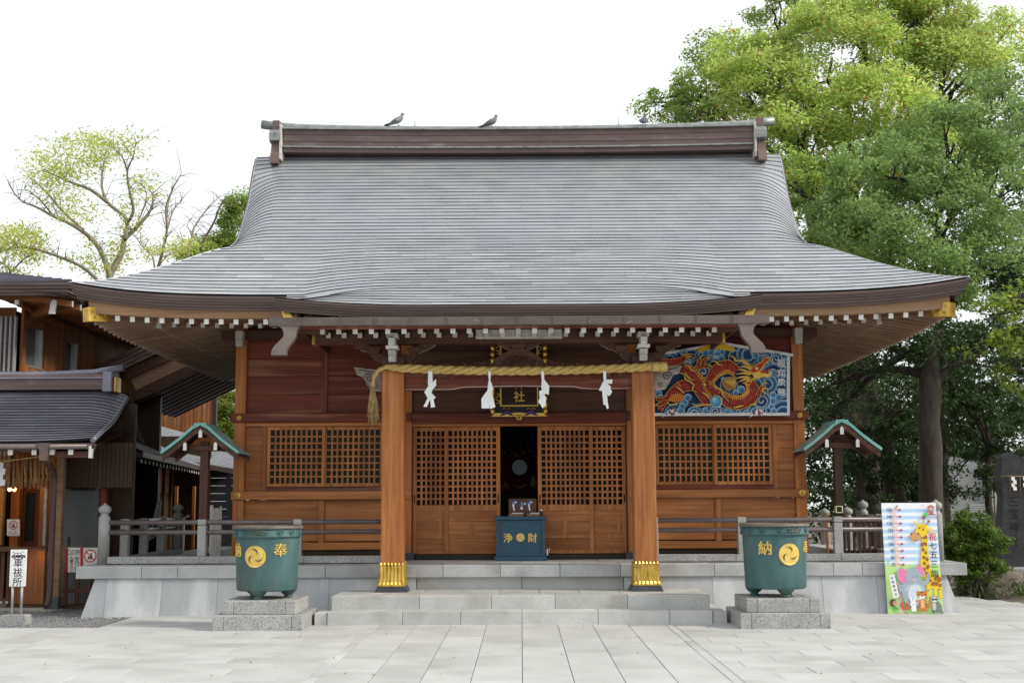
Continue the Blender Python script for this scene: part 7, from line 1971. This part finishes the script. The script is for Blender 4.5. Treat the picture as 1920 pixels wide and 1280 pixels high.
bar_ = None; ('slanting_stone', 'short pale stone bar slanting up behind the brown picket fence', 'stone', at(1615, 966, 24))
mb = MB(); mb.bar(at(1609, 962, 24), at(1624, 970, 24.2), .09, .12); mb.bar(at(1612, 972, 24), at(1612, 1040, 24), .1, .1, side=(1, 0, 0)); tag(mb.build('slanting_stone', M['granite_dark']), 'short pale stone bar slanting up behind the brown picket fence', 'stone')
mo = thing('stone_monument', 'tall dark slate monument with carved characters and a thin rope', 'monument', at(1925, 1062, 25))
YM = 25.0
out = [(1876, 1066), (1878, 1000), (1882, 930), (1876, 900), (1879, 858), (1888, 850), (1896, 848), (1920, 858), (1960, 872), (1990, 890), (1996, 1066)]
pts = [at(u_, v_, YM) for u_, v_ in out]
mb = MB(); mb.prism([(p.x, p.z) for p in pts], 'y', YM, YM + .35); mb.build('slab', M['monument'], mo)
mb = MB(); a, b = at(1862, 1066, YM - .2), at(2010, 1100, YM - .2); mb.cbox(a.x, b.x, YM - .3, YM + .7, -.1, a.z + .03, .03); mb.build('monument_base', M['granite_dark'], mo)
mb = MB()
for ch, v_ in (('三', 940), ('宝', 962), ('神', 988), ('社', 1014)):
    c = at(1901, v_, YM); put_text(mb, ch, .004, lambda a, b, d: (c.x + a, YM - .002 - d, c.z + b), .22)
mb.build('carved_characters', M['carved'], mo)
mr = thing('monument_rope', 'thin rope tied round the upper part of the dark monument', 'rope', at(1900, 893, YM - .05))
mb = MB(); mb.tube([at(1876, 892, YM - .03), at(1900, 892.5, YM - .04), at(1940, 893, YM - .04), at(1994, 894, YM - .03)], .012, 6); mb.build('cord', M['straw'], mr)
for u_ in (1894, 1913):
    mb = MB(); mb.tube([at(u_, 893, YM - .04), at(u_, 932, YM - .04)], .005, 4); mb.build('straw_strand', M['straw'], mr)
for i, (u_, lab) in enumerate(((1900, 'white paper streamer on the dark monument, fully in view'), (1922, 'white paper streamer on the dark monument, cut by the picture edge'))):
    o = MB()
    for k in range(4):
        a, b = at(u_ - 4 + (k % 2) * 3, 893 + k * 6, YM - .06), at(u_ + 3 + (k % 2) * 3, 901 + k * 6, YM - .06)
        o.flat([(a.x, YM - .06 - k * .003, a.z), (b.x, YM - .06 - k * .003, a.z - .01), (b.x, YM - .07 - k * .003, b.z), (a.x, YM - .07 - k * .003, b.z + .005)])
    tag(o.build('paper_streamer', M['paper']), lab, 'paper streamer', 'paper streamers on the monument')
# grey outbuilding glimpsed through the trees
gbld = thing('grey_outbuilding', 'pale grey outbuilding with louvred shutters glimpsed between bush and monument', 'building', at(1850, 1000, 40))
mb = MB(); a, b = at(1780, 900, 40), at(1882, 900, 40); mb.box(a.x, b.x, 40, 44, -.1, 3.0); mb.build('wall', paint('grey_render', (.33, .34, .35), .7), gbld)
for k in range(13):
    a, b = at(1818, 945 + k * 4, 39.93), at(1852, 945 + k * 4, 39.93); mb = MB(); mb.cbox(a.x, b.x, 39.9, 39.97, a.z - .05, a.z, .004); mb.build('louvre', paint('louvre_grey', (.45, .46, .48), .5) if k == 0 else bpy.data.materials['louvre_grey'], gbld)
for u_ in (1856, 1866): a = at(u_, 900, 39.9).x; mb = MB(); mb.cbox(a - .06, a + .06, 39.85, 39.98, 0, 2.9, .005); mb.build('corner_trim', M['grey_white'], gbld)
rk = MB(); c = at(1865, 1085, 22.5)
pts, fs = [], []
n_, m_ = 14, 7
for i in range(m_ + 1):
    for k in range(n_):
        a = 2 * math.pi * k / n_; t = i / m_ * 1.45
        r_ = math.cos(t) * (.62 + .09 * math.sin(a * 3 + i) + random.uniform(-.03, .03))
        pts.append((c.x + r_ * math.cos(a) * 1.1, 22.6 + r_ * math.sin(a), -.08 + .58 * math.sin(t)))
for i in range(m_):
    for k in range(n_): fs.append((i * n_ + k, i * n_ + (k + 1) % n_, (i + 1) * n_ + (k + 1) % n_, (i + 1) * n_ + k))
rk.add(pts, fs, 0, True); rk = rk.build('boulder', mottled('brown_boulder', [(.3, (.10, .08, .065)), (.7, (.20, .165, .14))], nscale=4, bump=.6, bscale=7, rough=(.8, .95), rnd=0)); tag(rk, 'rounded brown boulder at the foot of the clipped bush', 'boulder')

# ================================================================== pigeons and spikes on the ridge
def ridge_top(x): return rz + .525 + .085 * (abs(x) / 4.6) ** 2.4 + .085
def spike(px, label):
    p = at(px, 230, RY); z = ridge_top(p.x - X0) - .004
    t = thing('ridge_spike', label, 'spike', (p.x, RY, z), 'thin spikes on the ridge')
    mb = MB(); mb.lathe([(0, z), (.035, z), (.03, z + .008), (.008, z + .02), (0, z + .02)], 10, p.x, RY); mb.build('spike_foot', M['steel'], t)
    mb = MB(); mb.tube([(p.x, RY, z + .015), (p.x, RY, z + .155)], [.006, .003], 6); mb.build('spike_rod', M['pipe'], t)
spike(778, 'thin metal spike on the ridge beside the pigeon with barred wings'); spike(1160, 'thin metal spike on the ridge beside the dark pigeon')
def pigeon(px, label, yaw, front, cols, dy=0.0):
    p = at(px, 225, RY)
    x, z = p.x, ridge_top(p.x - X0) + (-.0 if not front else -.085)
    yb = RY - (0 if not front else .17)
    t = thing('pigeon', label, 'pigeon', (x, yb, z), 'pigeons on the roof ridge')
    c, s = math.cos(yaw), math.sin(yaw)
    def W(a, b, h): return (x + a * c - b * s, yb + a * s + b * c, z + h)
    grey, dark, neck = cols
    mb = MB(); spine = [(-.225, .004), (-.16, .03), (-.10, .062), (-.03, .10), (.035, .135), (.07, .17), (.085, .205), (.095, .232), (.105, .245)]
    rr = [.008, .022, .040, .058, .060, .046, .031, .026, .016]
    sp_ = curve([(a, h, r_) for (a, h), r_ in zip(spine, rr)], 3)
    mb.tube([W(a, 0, h) for a, h, _ in sp_], [r_ for _, _, r_ in sp_], 12); bd = mb.build('body', grey, t)
    mb = MB(); mb.ball(W(.098, 0, .242), (.028, .026, .026), 10, 8); mb.build('head', neck, t)
    mb = MB(); mb.tube([W(.118, 0, .243), W(.150, 0, .232)], [.009, .002], 6); mb.build('beak', M['black'], t)
    for q in (-1, 1):
        mb = MB(); mb.tube([W(.045, q * .048, .125), W(-.03, q * .055, .098), W(-.11, q * .040, .055), W(-.19, q * .018, .02)], [.012, .034, .026, .006], 8); wg = mb.build('wing', dark, t)
        if not front:
            mb = MB()
            for o_ in (0, -.045): mb.tube([W(-.035 + o_, q * .082, .115 + o_ * .55), W(-.05 + o_, q * .086, .085 + o_ * .5), W(-.05 + o_, q * .075, .062 + o_ * .5)], .006, 5)
            mb.build('wing_bar', M['black'], wg)
        mb = MB(); mb.tube([W(.01, q * .025, .075), W(.015, q * .025, .0)], .006, 5)
        for f in (-.5, 0, .5): mb.tube([W(.015, q * .025, .003), W(.015 + .03 * math.cos(f), q * .025 + .03 * math.sin(f), .002)], .004, 4)
        mb.build('leg', paint('pigeon_leg', (.35, .10, .09), .6) if 'pigeon_leg' not in bpy.data.materials else bpy.data.materials['pigeon_leg'], t)
        mb = MB(); mb.ball(W(.106, q * .024, .247), .005, 6, 4); mb.build('eye', M['black'], t)
    mb = MB(); mb.tube([W(-.15, 0, .035), W(-.25, 0, -.004)], [.028, .020], 6); mb.build('tail', M['bronze_dark'], t)
pg1 = paint('pigeon_grey', (.22, .23, .26), .7); pg2 = paint('pigeon_dark', (.11, .115, .14), .7); pg3 = paint('pigeon_neck', (.10, .10, .12), .5)
pigeon(745, 'pale grey pigeon with black wing bars on the ridge', 0.15, False, (pg1, pg1, pg3))
pigeon(921, 'grey-brown pigeon standing near the middle of the ridge', 0.1, True, (paint('pigeon_brown', (.19, .18, .19), .7), pg2, pg1))
pigeon(1206, 'dark pigeon seen from behind, before the tall trees', 1.35, True, (pg2, pg2, pg3))

# ================================================================== trees and plants
def leaves_mesh(name, P, L, mat, parent, droop=.35, wid=.42, N=None, fold=True):
    """one mesh of leaf-shaped quads at the points P with lengths L"""
    n = len(P)
    th = RNG.uniform(0, 2 * np.pi, n); el = RNG.normal(-droop, .45, n)
    d = np.stack([np.cos(th) * np.cos(el), np.sin(th) * np.cos(el), np.sin(el)], 1)
    rnd = RNG.normal(0, 1, (n, 3)) * .55 + np.array([0, 0, 1.0])
    s = np.cross(d, rnd); s /= np.linalg.norm(s, axis=1)[:, None] + 1e-9
    nrm = np.cross(s, d)
    L = L[:, None]
    a = P - d * L * .5; b = P + s * L * wid * .5 + nrm * L * .06; c = P + d * L * .5; e = P - s * L * wid * .5 + nrm * L * .06
    org = np.array(ORG.get(parent.name, Vector()) if parent else (0, 0, 0))
    V = (np.stack([a, b, c, e], 1).reshape(-1, 3) - org).astype(np.float32)
    me = bpy.data.meshes.new(name)
    me.vertices.add(4 * n); me.vertices.foreach_set('co', V.ravel())
    me.loops.add(4 * n); me.loops.foreach_set('vertex_index', np.arange(4 * n, dtype=np.int32))
    me.polygons.add(n); me.polygons.foreach_set('loop_start', np.arange(0, 4 * n, 4, dtype=np.int32))
    me.update(calc_edges=True)
    me.materials.append(mat)
    return link(name, me, parent)
def clumps(lobes, per, rc, nper, up=.25):
    """leaf positions in clumps on the shells of ellipsoid lobes; returns leaf points and clump centres"""
    out, cen = [], []
    for (c, r) in lobes:
        c = np.array(c); r = np.array(r)
        m = max(3, int(per * (r[0] * r[1] + r[1] * r[2] + r[0] * r[2]) / 3))
        d = RNG.normal(0, 1, (m, 3)); d[:, 2] += up; d /= np.linalg.norm(d, axis=1)[:, None]
        q = c + d * r * RNG.uniform(.62, 1.03, m)[:, None]
        cen.append(q)
        for p in q:
            k = int(nper * RNG.uniform(.6, 1.3)); rr = rc * RNG.uniform(.6, 1.3)
            g_ = RNG.normal(0, 1, (k, 3)); g_ /= np.linalg.norm(g_, axis=1)[:, None] + 1e-9
            rad = RNG.uniform(.15, 1, k) ** .6
            out.append(p + g_ * rad[:, None] * np.array([rr, rr, rr * .62]))
    return np.concatenate(out), np.concatenate(cen)
def limb(mb, a, b, r0, r1, wob=.10, n=7):
    a, b = Vector(a), Vector(b); l_ = (b - a).length
    pts = []
    for i in range(n + 1):
        t = i / n
        p = a.lerp(b, t) + Vector((random.uniform(-1, 1), random.uniform(-1, 1), random.uniform(-.5, .8))) * (wob * l_ * .25 * math.sin(math.pi * t))
        p.z += l_ * .08 * math.sin(math.pi * t)
        pts.append(p)
    mb.tube(pts, [lerp(r0, r1, i / n) for i in range(n + 1)], 7)
    return pts
LEAF = {
    'yellow': leafmat('camphor_leaf_light', [(.26, .36, .085), (.38, .48, .120), (.50, .56, .180), (.32, .42, .10)], .58, (.42, .10, .03)),
    'green': leafmat('camphor_leaf_green', [(.160, .250, .055), (.230, .330, .075), (.310, .400, .100), (.190, .280, .065)], .56, (.34, .12, .03)),
    'blue': leafmat('camphor_leaf_deep', [(.130, .215, .070), (.185, .280, .090), (.250, .350, .115), (.150, .240, .075)], .55),
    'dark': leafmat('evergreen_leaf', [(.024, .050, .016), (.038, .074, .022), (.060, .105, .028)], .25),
    'olive': leafmat('oak_leaf', [(.120, .180, .022), (.180, .240, .032), (.240, .290, .045), (.090, .145, .025)], .48),
    'sparse': leafmat('thin_yellow_leaf', [(.30, .38, .090), (.40, .46, .11), (.50, .48, .08), (.25, .34, .085)], .58),
    'bush': leafmat('bush_leaf', [(.070, .125, .020), (.115, .185, .030), (.165, .240, .045), (.085, .145, .026)], .38),
    'grass': leafmat('border_grass', [(.050, .095, .025), (.080, .140, .035), (.11, .17, .045)], .3),
}
def px_lobes(rows, dep=.85):
    """lobes given as photo pixel centre, pixel radii and distance"""
    out = []
    for u, v, ru, rv, Y in rows:
        p = at(u, v, Y); k = Y / FPX
        out.append(((p.x, p.y, p.z), (ru * k, (ru + rv) / 2 * k * dep, rv * k)))
    return out
def tree(label, base, trunk_top, r0, lobes, leaf, per, rc, nper, L, bark='bark', group='trees behind the shrine', name='tree', limbs=True, up=.25, r1=.5):
    t = thing(name, label, 'tree', (base[0], base[1], 0), group)
    P, cen = clumps(lobes, per, rc, nper, up)
    leaves_mesh('crown', P, RNG.uniform(L * .65, L * 1.3, len(P)), LEAF[leaf], t)
    mb = MB(); a = Vector((base[0], base[1], -.1)); b = Vector(trunk_top)
    pts = [a.lerp(b, i / 9) + Vector((random.uniform(-.05, .05), random.uniform(-.05, .05), 0)) for i in range(10)]
    mb.tube(pts, [r0 * (1.35 if i == 0 else 1.1 if i == 1 else 1) * lerp(1, r1, i / 9) for i in range(10)], 12); mb.build('trunk', M[bark], t)
    if limbs:
        for (c, r) in lobes:
            mb = MB()
            st_ = b.lerp(a, random.uniform(0, .3)); c = Vector(c)
            pl2 = limb(mb, st_, c, r0 * .42, r0 * .12, .3)
            for k in range(7):
                q = cen[RNG.integers(0, len(cen))]
                cand = [cen[i] for i in RNG.integers(0, len(cen), 24)]
                q = min(cand, key=lambda w: (Vector(w) - c).length)
                limb(mb, pl2[random.randint(3, 6)], q, r0 * .13, .012, .3, 5)
            mb.build('branch', M[bark], t)
    return t
# big light camphor behind the right end of the roof
tree('tall yellow-green camphor with reddish sprigs rising behind the end of the ridge', (10.6, 38), tuple(at(1590, 420, 38)), .36,
     px_lobes([(1430, 180, 105, 85, 37), (1560, 110, 130, 110, 38), (1700, 70, 120, 105, 39), (1640, 230, 140, 110, 36), (1500, 270, 105, 80, 36), (1790, 150, 110, 120, 38), (1400, 120, 80, 60, 38), (1750, 300, 110, 90, 36), (1560, 360, 90, 70, 36), (1620, 10, 120, 70, 39), (1870, 90, 70, 75, 39), (1760, 20, 80, 60, 39)]), 'yellow', 26, .62, 150, .15)
tree('bushy green camphor with a thin top, nearest the ridge spikes', (11.5, 41), tuple(at(1480, 200, 41)), .32,
     px_lobes([(1462, 40, 60, 75, 41), (1350, 110, 70, 55, 40), (1480, -50, 60, 60, 41), (1310, 190, 60, 45, 40), (1240, 200, 52, 36, 40), (1390, 150, 60, 50, 40), (1340, 160, 70, 50, 39), (1300, 220, 60, 40, 39)]), 'green', 22, .50, 120, .14)
tree('deep green camphor with layered clumps above the roof corner beyond the dragon painting', (10.9, 33), tuple(at(1758, 430, 33)), .24,
     px_lobes([(1660, 330, 105, 75, 30), (1790, 270, 120, 80, 31), (1650, 440, 100, 70, 29), (1760, 390, 110, 75, 30), (1880, 360, 100, 110, 31), (1720, 500, 100, 60, 29), (1850, 500, 110, 80, 30), (1590, 400, 70, 60, 30), (1860, 200, 90, 80, 32)]), 'blue', 30, .48, 135, .125)
tree('mid green camphor behind the roof slope under the yellow-green crown', (10.5, 34), tuple(at(1560, 470, 34)), .30,
     px_lobes([(1520, 400, 70, 70, 34), (1560, 480, 90, 55, 33), (1640, 530, 90, 50, 33), (1740, 560, 110, 50, 33), (1480, 330, 45, 50, 34)]), 'green', 28, .48, 125, .135)
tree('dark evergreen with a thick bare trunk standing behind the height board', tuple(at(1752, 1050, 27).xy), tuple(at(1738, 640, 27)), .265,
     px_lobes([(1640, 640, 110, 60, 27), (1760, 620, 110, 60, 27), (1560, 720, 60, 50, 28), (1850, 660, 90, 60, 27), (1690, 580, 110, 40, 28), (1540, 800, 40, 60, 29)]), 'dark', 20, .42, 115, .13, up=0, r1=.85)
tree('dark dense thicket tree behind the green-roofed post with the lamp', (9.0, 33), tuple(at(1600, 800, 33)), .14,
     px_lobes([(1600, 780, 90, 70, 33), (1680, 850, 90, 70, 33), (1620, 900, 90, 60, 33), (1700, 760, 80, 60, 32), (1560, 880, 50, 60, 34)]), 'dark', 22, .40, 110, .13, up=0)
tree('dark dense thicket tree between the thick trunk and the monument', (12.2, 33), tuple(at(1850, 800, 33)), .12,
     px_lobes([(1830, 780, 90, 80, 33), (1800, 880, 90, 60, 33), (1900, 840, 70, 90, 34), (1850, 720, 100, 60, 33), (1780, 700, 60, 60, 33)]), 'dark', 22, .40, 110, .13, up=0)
tree('evergreen whose crown edge hangs high above the monument', (15.2, 22), (13.6, 22, 6.5), .16,
     px_lobes([(1935, 300, 45, 110, 22), (1940, 450, 40, 70, 22), (1945, 160, 40, 70, 22), (1940, 620, 50, 60, 22)]), 'blue', 30, .32, 100, .105, limbs=True)
tree('olive-leaved oak branch spreading in below the gilt roof corner', (13.4, 19), (10.6, 19, 5.4), .11,
     px_lobes([(1870, 590, 60, 32, 19), (1900, 650, 60, 40, 19), (1850, 650, 42, 30, 19), (1910, 560, 50, 30, 19), (1890, 720, 40, 40, 19.5)]), 'olive', 46, .26, 62, .105)
# far backdrop of greenery beyond the right-hand trees
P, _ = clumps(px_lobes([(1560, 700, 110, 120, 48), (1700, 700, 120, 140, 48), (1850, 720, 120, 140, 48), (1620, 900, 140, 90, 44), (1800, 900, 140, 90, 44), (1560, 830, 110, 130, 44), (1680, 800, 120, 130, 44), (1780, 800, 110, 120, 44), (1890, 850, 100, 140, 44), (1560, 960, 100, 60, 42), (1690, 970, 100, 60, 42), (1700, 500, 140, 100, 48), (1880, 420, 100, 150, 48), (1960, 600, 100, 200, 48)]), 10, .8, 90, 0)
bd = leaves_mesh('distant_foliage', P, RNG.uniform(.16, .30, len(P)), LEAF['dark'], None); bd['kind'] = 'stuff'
tag(bd, 'mass of dark foliage far behind the tall trees', 'foliage')

# ---- sparse trees on the left: limbs follow the photographed branches, at their own distance
def sparse(label, Y, limbs_px, tufts, base, leaf='sparse', nleaf=26, L=.105, grp='thin trees behind the office roofs', spread=.34):
    t = thing('tree', label, 'tree', (base[0], Y, 0), grp)
    tips = []
    for pts, r0, r1 in limbs_px:
        mb = MB()
        yy = random.uniform(-1.2, 1.2)
        P3 = [tuple(at(u, v, Y + yy * i / max(1, len(pts) - 1))) for i, (u, v) in enumerate(pts)]
        P3 = curve(P3, 4); n = len(P3)
        mb.tube(P3, [lerp(r0 * .58, r1 * .6, i / (n - 1)) for i in range(n)], 7)
        for i in range(n // 4, n):
            for q in range(1 if r0 < .05 else 2):
                if random.random() < .75:
                    a = Vector(P3[i]); d = Vector((random.uniform(-1, 1), random.uniform(-.6, .6), random.uniform(-.2, 1))) * random.uniform(.3, .9)
                    mb.tube([a, a + d * .5 + Vector((0, 0, .05)), a + d], [max(.010, r1 * .5), .007, .004], 4)
                    tips.append(a + d); tips.append(a + d * .6)
        mb.build('limb' if r0 < .11 else 'trunk', M['bark_pale'], t)
    out = []
    for u, v, ru, rv, n in tufts:
        for k in range(int(n * .72)):
            a = random.uniform(0, 6.28); r_ = math.sqrt(random.random())
            c = at(u + ru * r_ * math.cos(a), v + rv * r_ * math.sin(a), Y + random.uniform(-1.5, 1.5))
            m = random.randint(5, nleaf)
            out.append(np.array(c) + RNG.normal(0, spread * .55, (m, 3)) * np.array([1, 1, .55]))
    P = np.concatenate(out)
    leaves_mesh('crown', P, RNG.uniform(L * .7, L * 1.3, len(P)), LEAF[leaf], t)
    return t
sparse('thin yellow-leaved tree with a forked trunk behind the office roof', 34, [
    ([(205, 545), (207, 515), (229, 473), (234, 449), (253, 430), (279, 400), (287, 377), (285, 361)], .19, .03),
    ([(234, 449), (237, 411), (202, 380), (191, 348), (194, 313), (199, 290)], .11, .02), ([(202, 380), (170, 356), (133, 342), (104, 329), (80, 320)], .09, .02),
    ([(237, 420), (250, 395), (242, 353), (239, 321), (250, 292), (255, 265)], .09, .015), ([(239, 321), (229, 294), (213, 278)], .05, .012),
    ([(205, 545), (205, 515), (191, 475), (170, 446), (136, 422), (101, 406), (72, 390), (37, 374), (16, 345)], .16, .015), ([(157, 432), (114, 393), (88, 361), (56, 334)], .07, .015), ([(101, 406), (72, 372), (45, 353)], .05, .012),
    ([(253, 430), (275, 370), (262, 340)], .05, .012)],
    [(130, 300, 70, 42, 120), (180, 275, 62, 28, 95), (90, 320, 48, 30, 62), (255, 268, 22, 26, 26), (110, 365, 50, 22, 58), (150, 400, 48, 22, 40), (245, 410, 16, 26, 26), (270, 350, 32, 30, 26), (225, 480, 22, 34, 34), (150, 490, 34, 24, 24), (200, 455, 40, 30, 26), (190, 505, 22, 18, 20)], at(205, 545, 34))
sparse('low yellow-green tree with one long arching limb over the office roof', 32, [([(185, 530), (178, 520), (149, 497), (93, 475), (45, 463), (0, 471), (-30, 480)], .09, .03), ([(16, 520), (18, 505), (0, 490)], .06, .02), ([(16, 515), (42, 488), (60, 478)], .05, .015)],
    [(40, 450, 42, 26, 95), (10, 470, 34, 26, 55), (60, 475, 22, 18, 30), (15, 515, 30, 14, 40)], at(20, 560, 32))
sparse('nearly bare tree with upright grey limbs beside the hall roof', 36, [([(290, 520), (297, 500), (306, 465), (313, 430), (311, 390), (322, 358), (340, 325)], .10, .02), ([(314, 428), (325, 395), (341, 376)], .06, .015), ([(309, 420), (302, 396)], .03, .012), ([(312, 420), (316, 380), (322, 360)], .04, .012), ([(290, 505), (285, 480), (265, 460), (253, 440)], .05, .012), ([(300, 495), (320, 475), (345, 468)], .04, .012)],
    [(310, 475, 30, 14, 26), (335, 462, 24, 12, 26), (275, 470, 20, 18, 14)], at(295, 530, 36))
sparse('leafless forked limbs of a tree just behind the round green tree', 37, [([(350, 490), (359, 450), (365, 425), (388, 393), (412, 369)], .08, .015), ([(359, 440), (351, 422)], .04, .015), ([(345, 455), (336, 430)], .035, .012), ([(375, 470), (382, 450), (401, 417), (412, 388), (420, 375)], .09, .02), ([(395, 436), (405, 430)], .04, .015)],
    [(350, 455, 26, 10, 10), (390, 460, 20, 10, 8)], at(360, 520, 37))
tree('round green tree peeping over the hall roof slope', (-22.0, 40), tuple(at(400, 500, 40)), .2, px_lobes([(375, 482, 42, 24, 39), (445, 420, 34, 34, 40), (425, 460, 30, 30, 40), (460, 385, 16, 24, 40), (400, 470, 40, 26, 40), (440, 390, 22, 26, 40)]), 'green', 75, .40, 120, .12, limbs=False)
tree('bright green bush tree in the gap between rear building and hall', (-9.6, 42), tuple(at(425, 860, 42)), .15, px_lobes([(422, 770, 36, 40, 42), (428, 840, 36, 50, 42), (415, 800, 30, 40, 42)]), 'olive', 70, .42, 120, .13, limbs=False)

# ---- clipped bush and border plants at the right
bu = thing('clipped_bush', 'rounded clipped green bush beside the end of the podium', 'bush', tuple(at(1830, 1085, 22)))
P, cen = clumps(px_lobes([(1815, 1010, 52, 48, 22), (1845, 1030, 48, 44, 22), (1790, 1030, 34, 42, 22), (1825, 985, 36, 26, 22), (1830, 1062, 56, 30, 22), (1800, 1058, 36, 30, 22)]), 300, .13, 60, .1)
leaves_mesh('foliage', P, RNG.uniform(.050, .090, len(P)), LEAF['bush'], bu)
mb = MB(); b0 = at(1832, 1092, 22)
for k in range(14):
    q = at(1790 + k * 6, 1045 + random.uniform(-10, 8), 22); limb(mb, (b0.x + random.uniform(-.15, .15), 22 + random.uniform(-.15, .15), -.05), q, .022, .010, .2, 4)
mb.build('stem', M['bark'], bu)
P = []
for u, v, n in ((1835, 1098, 240), (1870, 1100, 240), (1905, 1100, 220), (1930, 1095, 160), (1850, 1090, 160), (1890, 1070, 80), (1900, 1080, 90), (1800, 1080, 80)):
    c = at(u, v, 22.3)
    P.append(np.array((c.x, 22.3, .10)) + RNG.normal(0, 1, (n, 3)) * np.array([.24, .3, .085]))
P = np.concatenate(P); P[:, 2] = np.abs(P[:, 2])
go = leaves_mesh('border_grass', P, RNG.uniform(.07, .16, len(P)), LEAF['grass'], None, -.6, .22); go['kind'] = 'stuff'
tag(go, 'low tufts of border grass in front of the bush and monument', 'grass')
P = []
for k in range(9):
    c = at(1790 + k * 22, 930 + 20 * (k % 3), 30); P.append(np.array(c) * np.array([1, 1, 0]) + np.array([0, 0, .5]) + RNG.normal(0, 1, (330, 3)) * np.array([.6, .5, .38]))
P = np.concatenate(P); P[:, 2] = np.abs(P[:, 2])
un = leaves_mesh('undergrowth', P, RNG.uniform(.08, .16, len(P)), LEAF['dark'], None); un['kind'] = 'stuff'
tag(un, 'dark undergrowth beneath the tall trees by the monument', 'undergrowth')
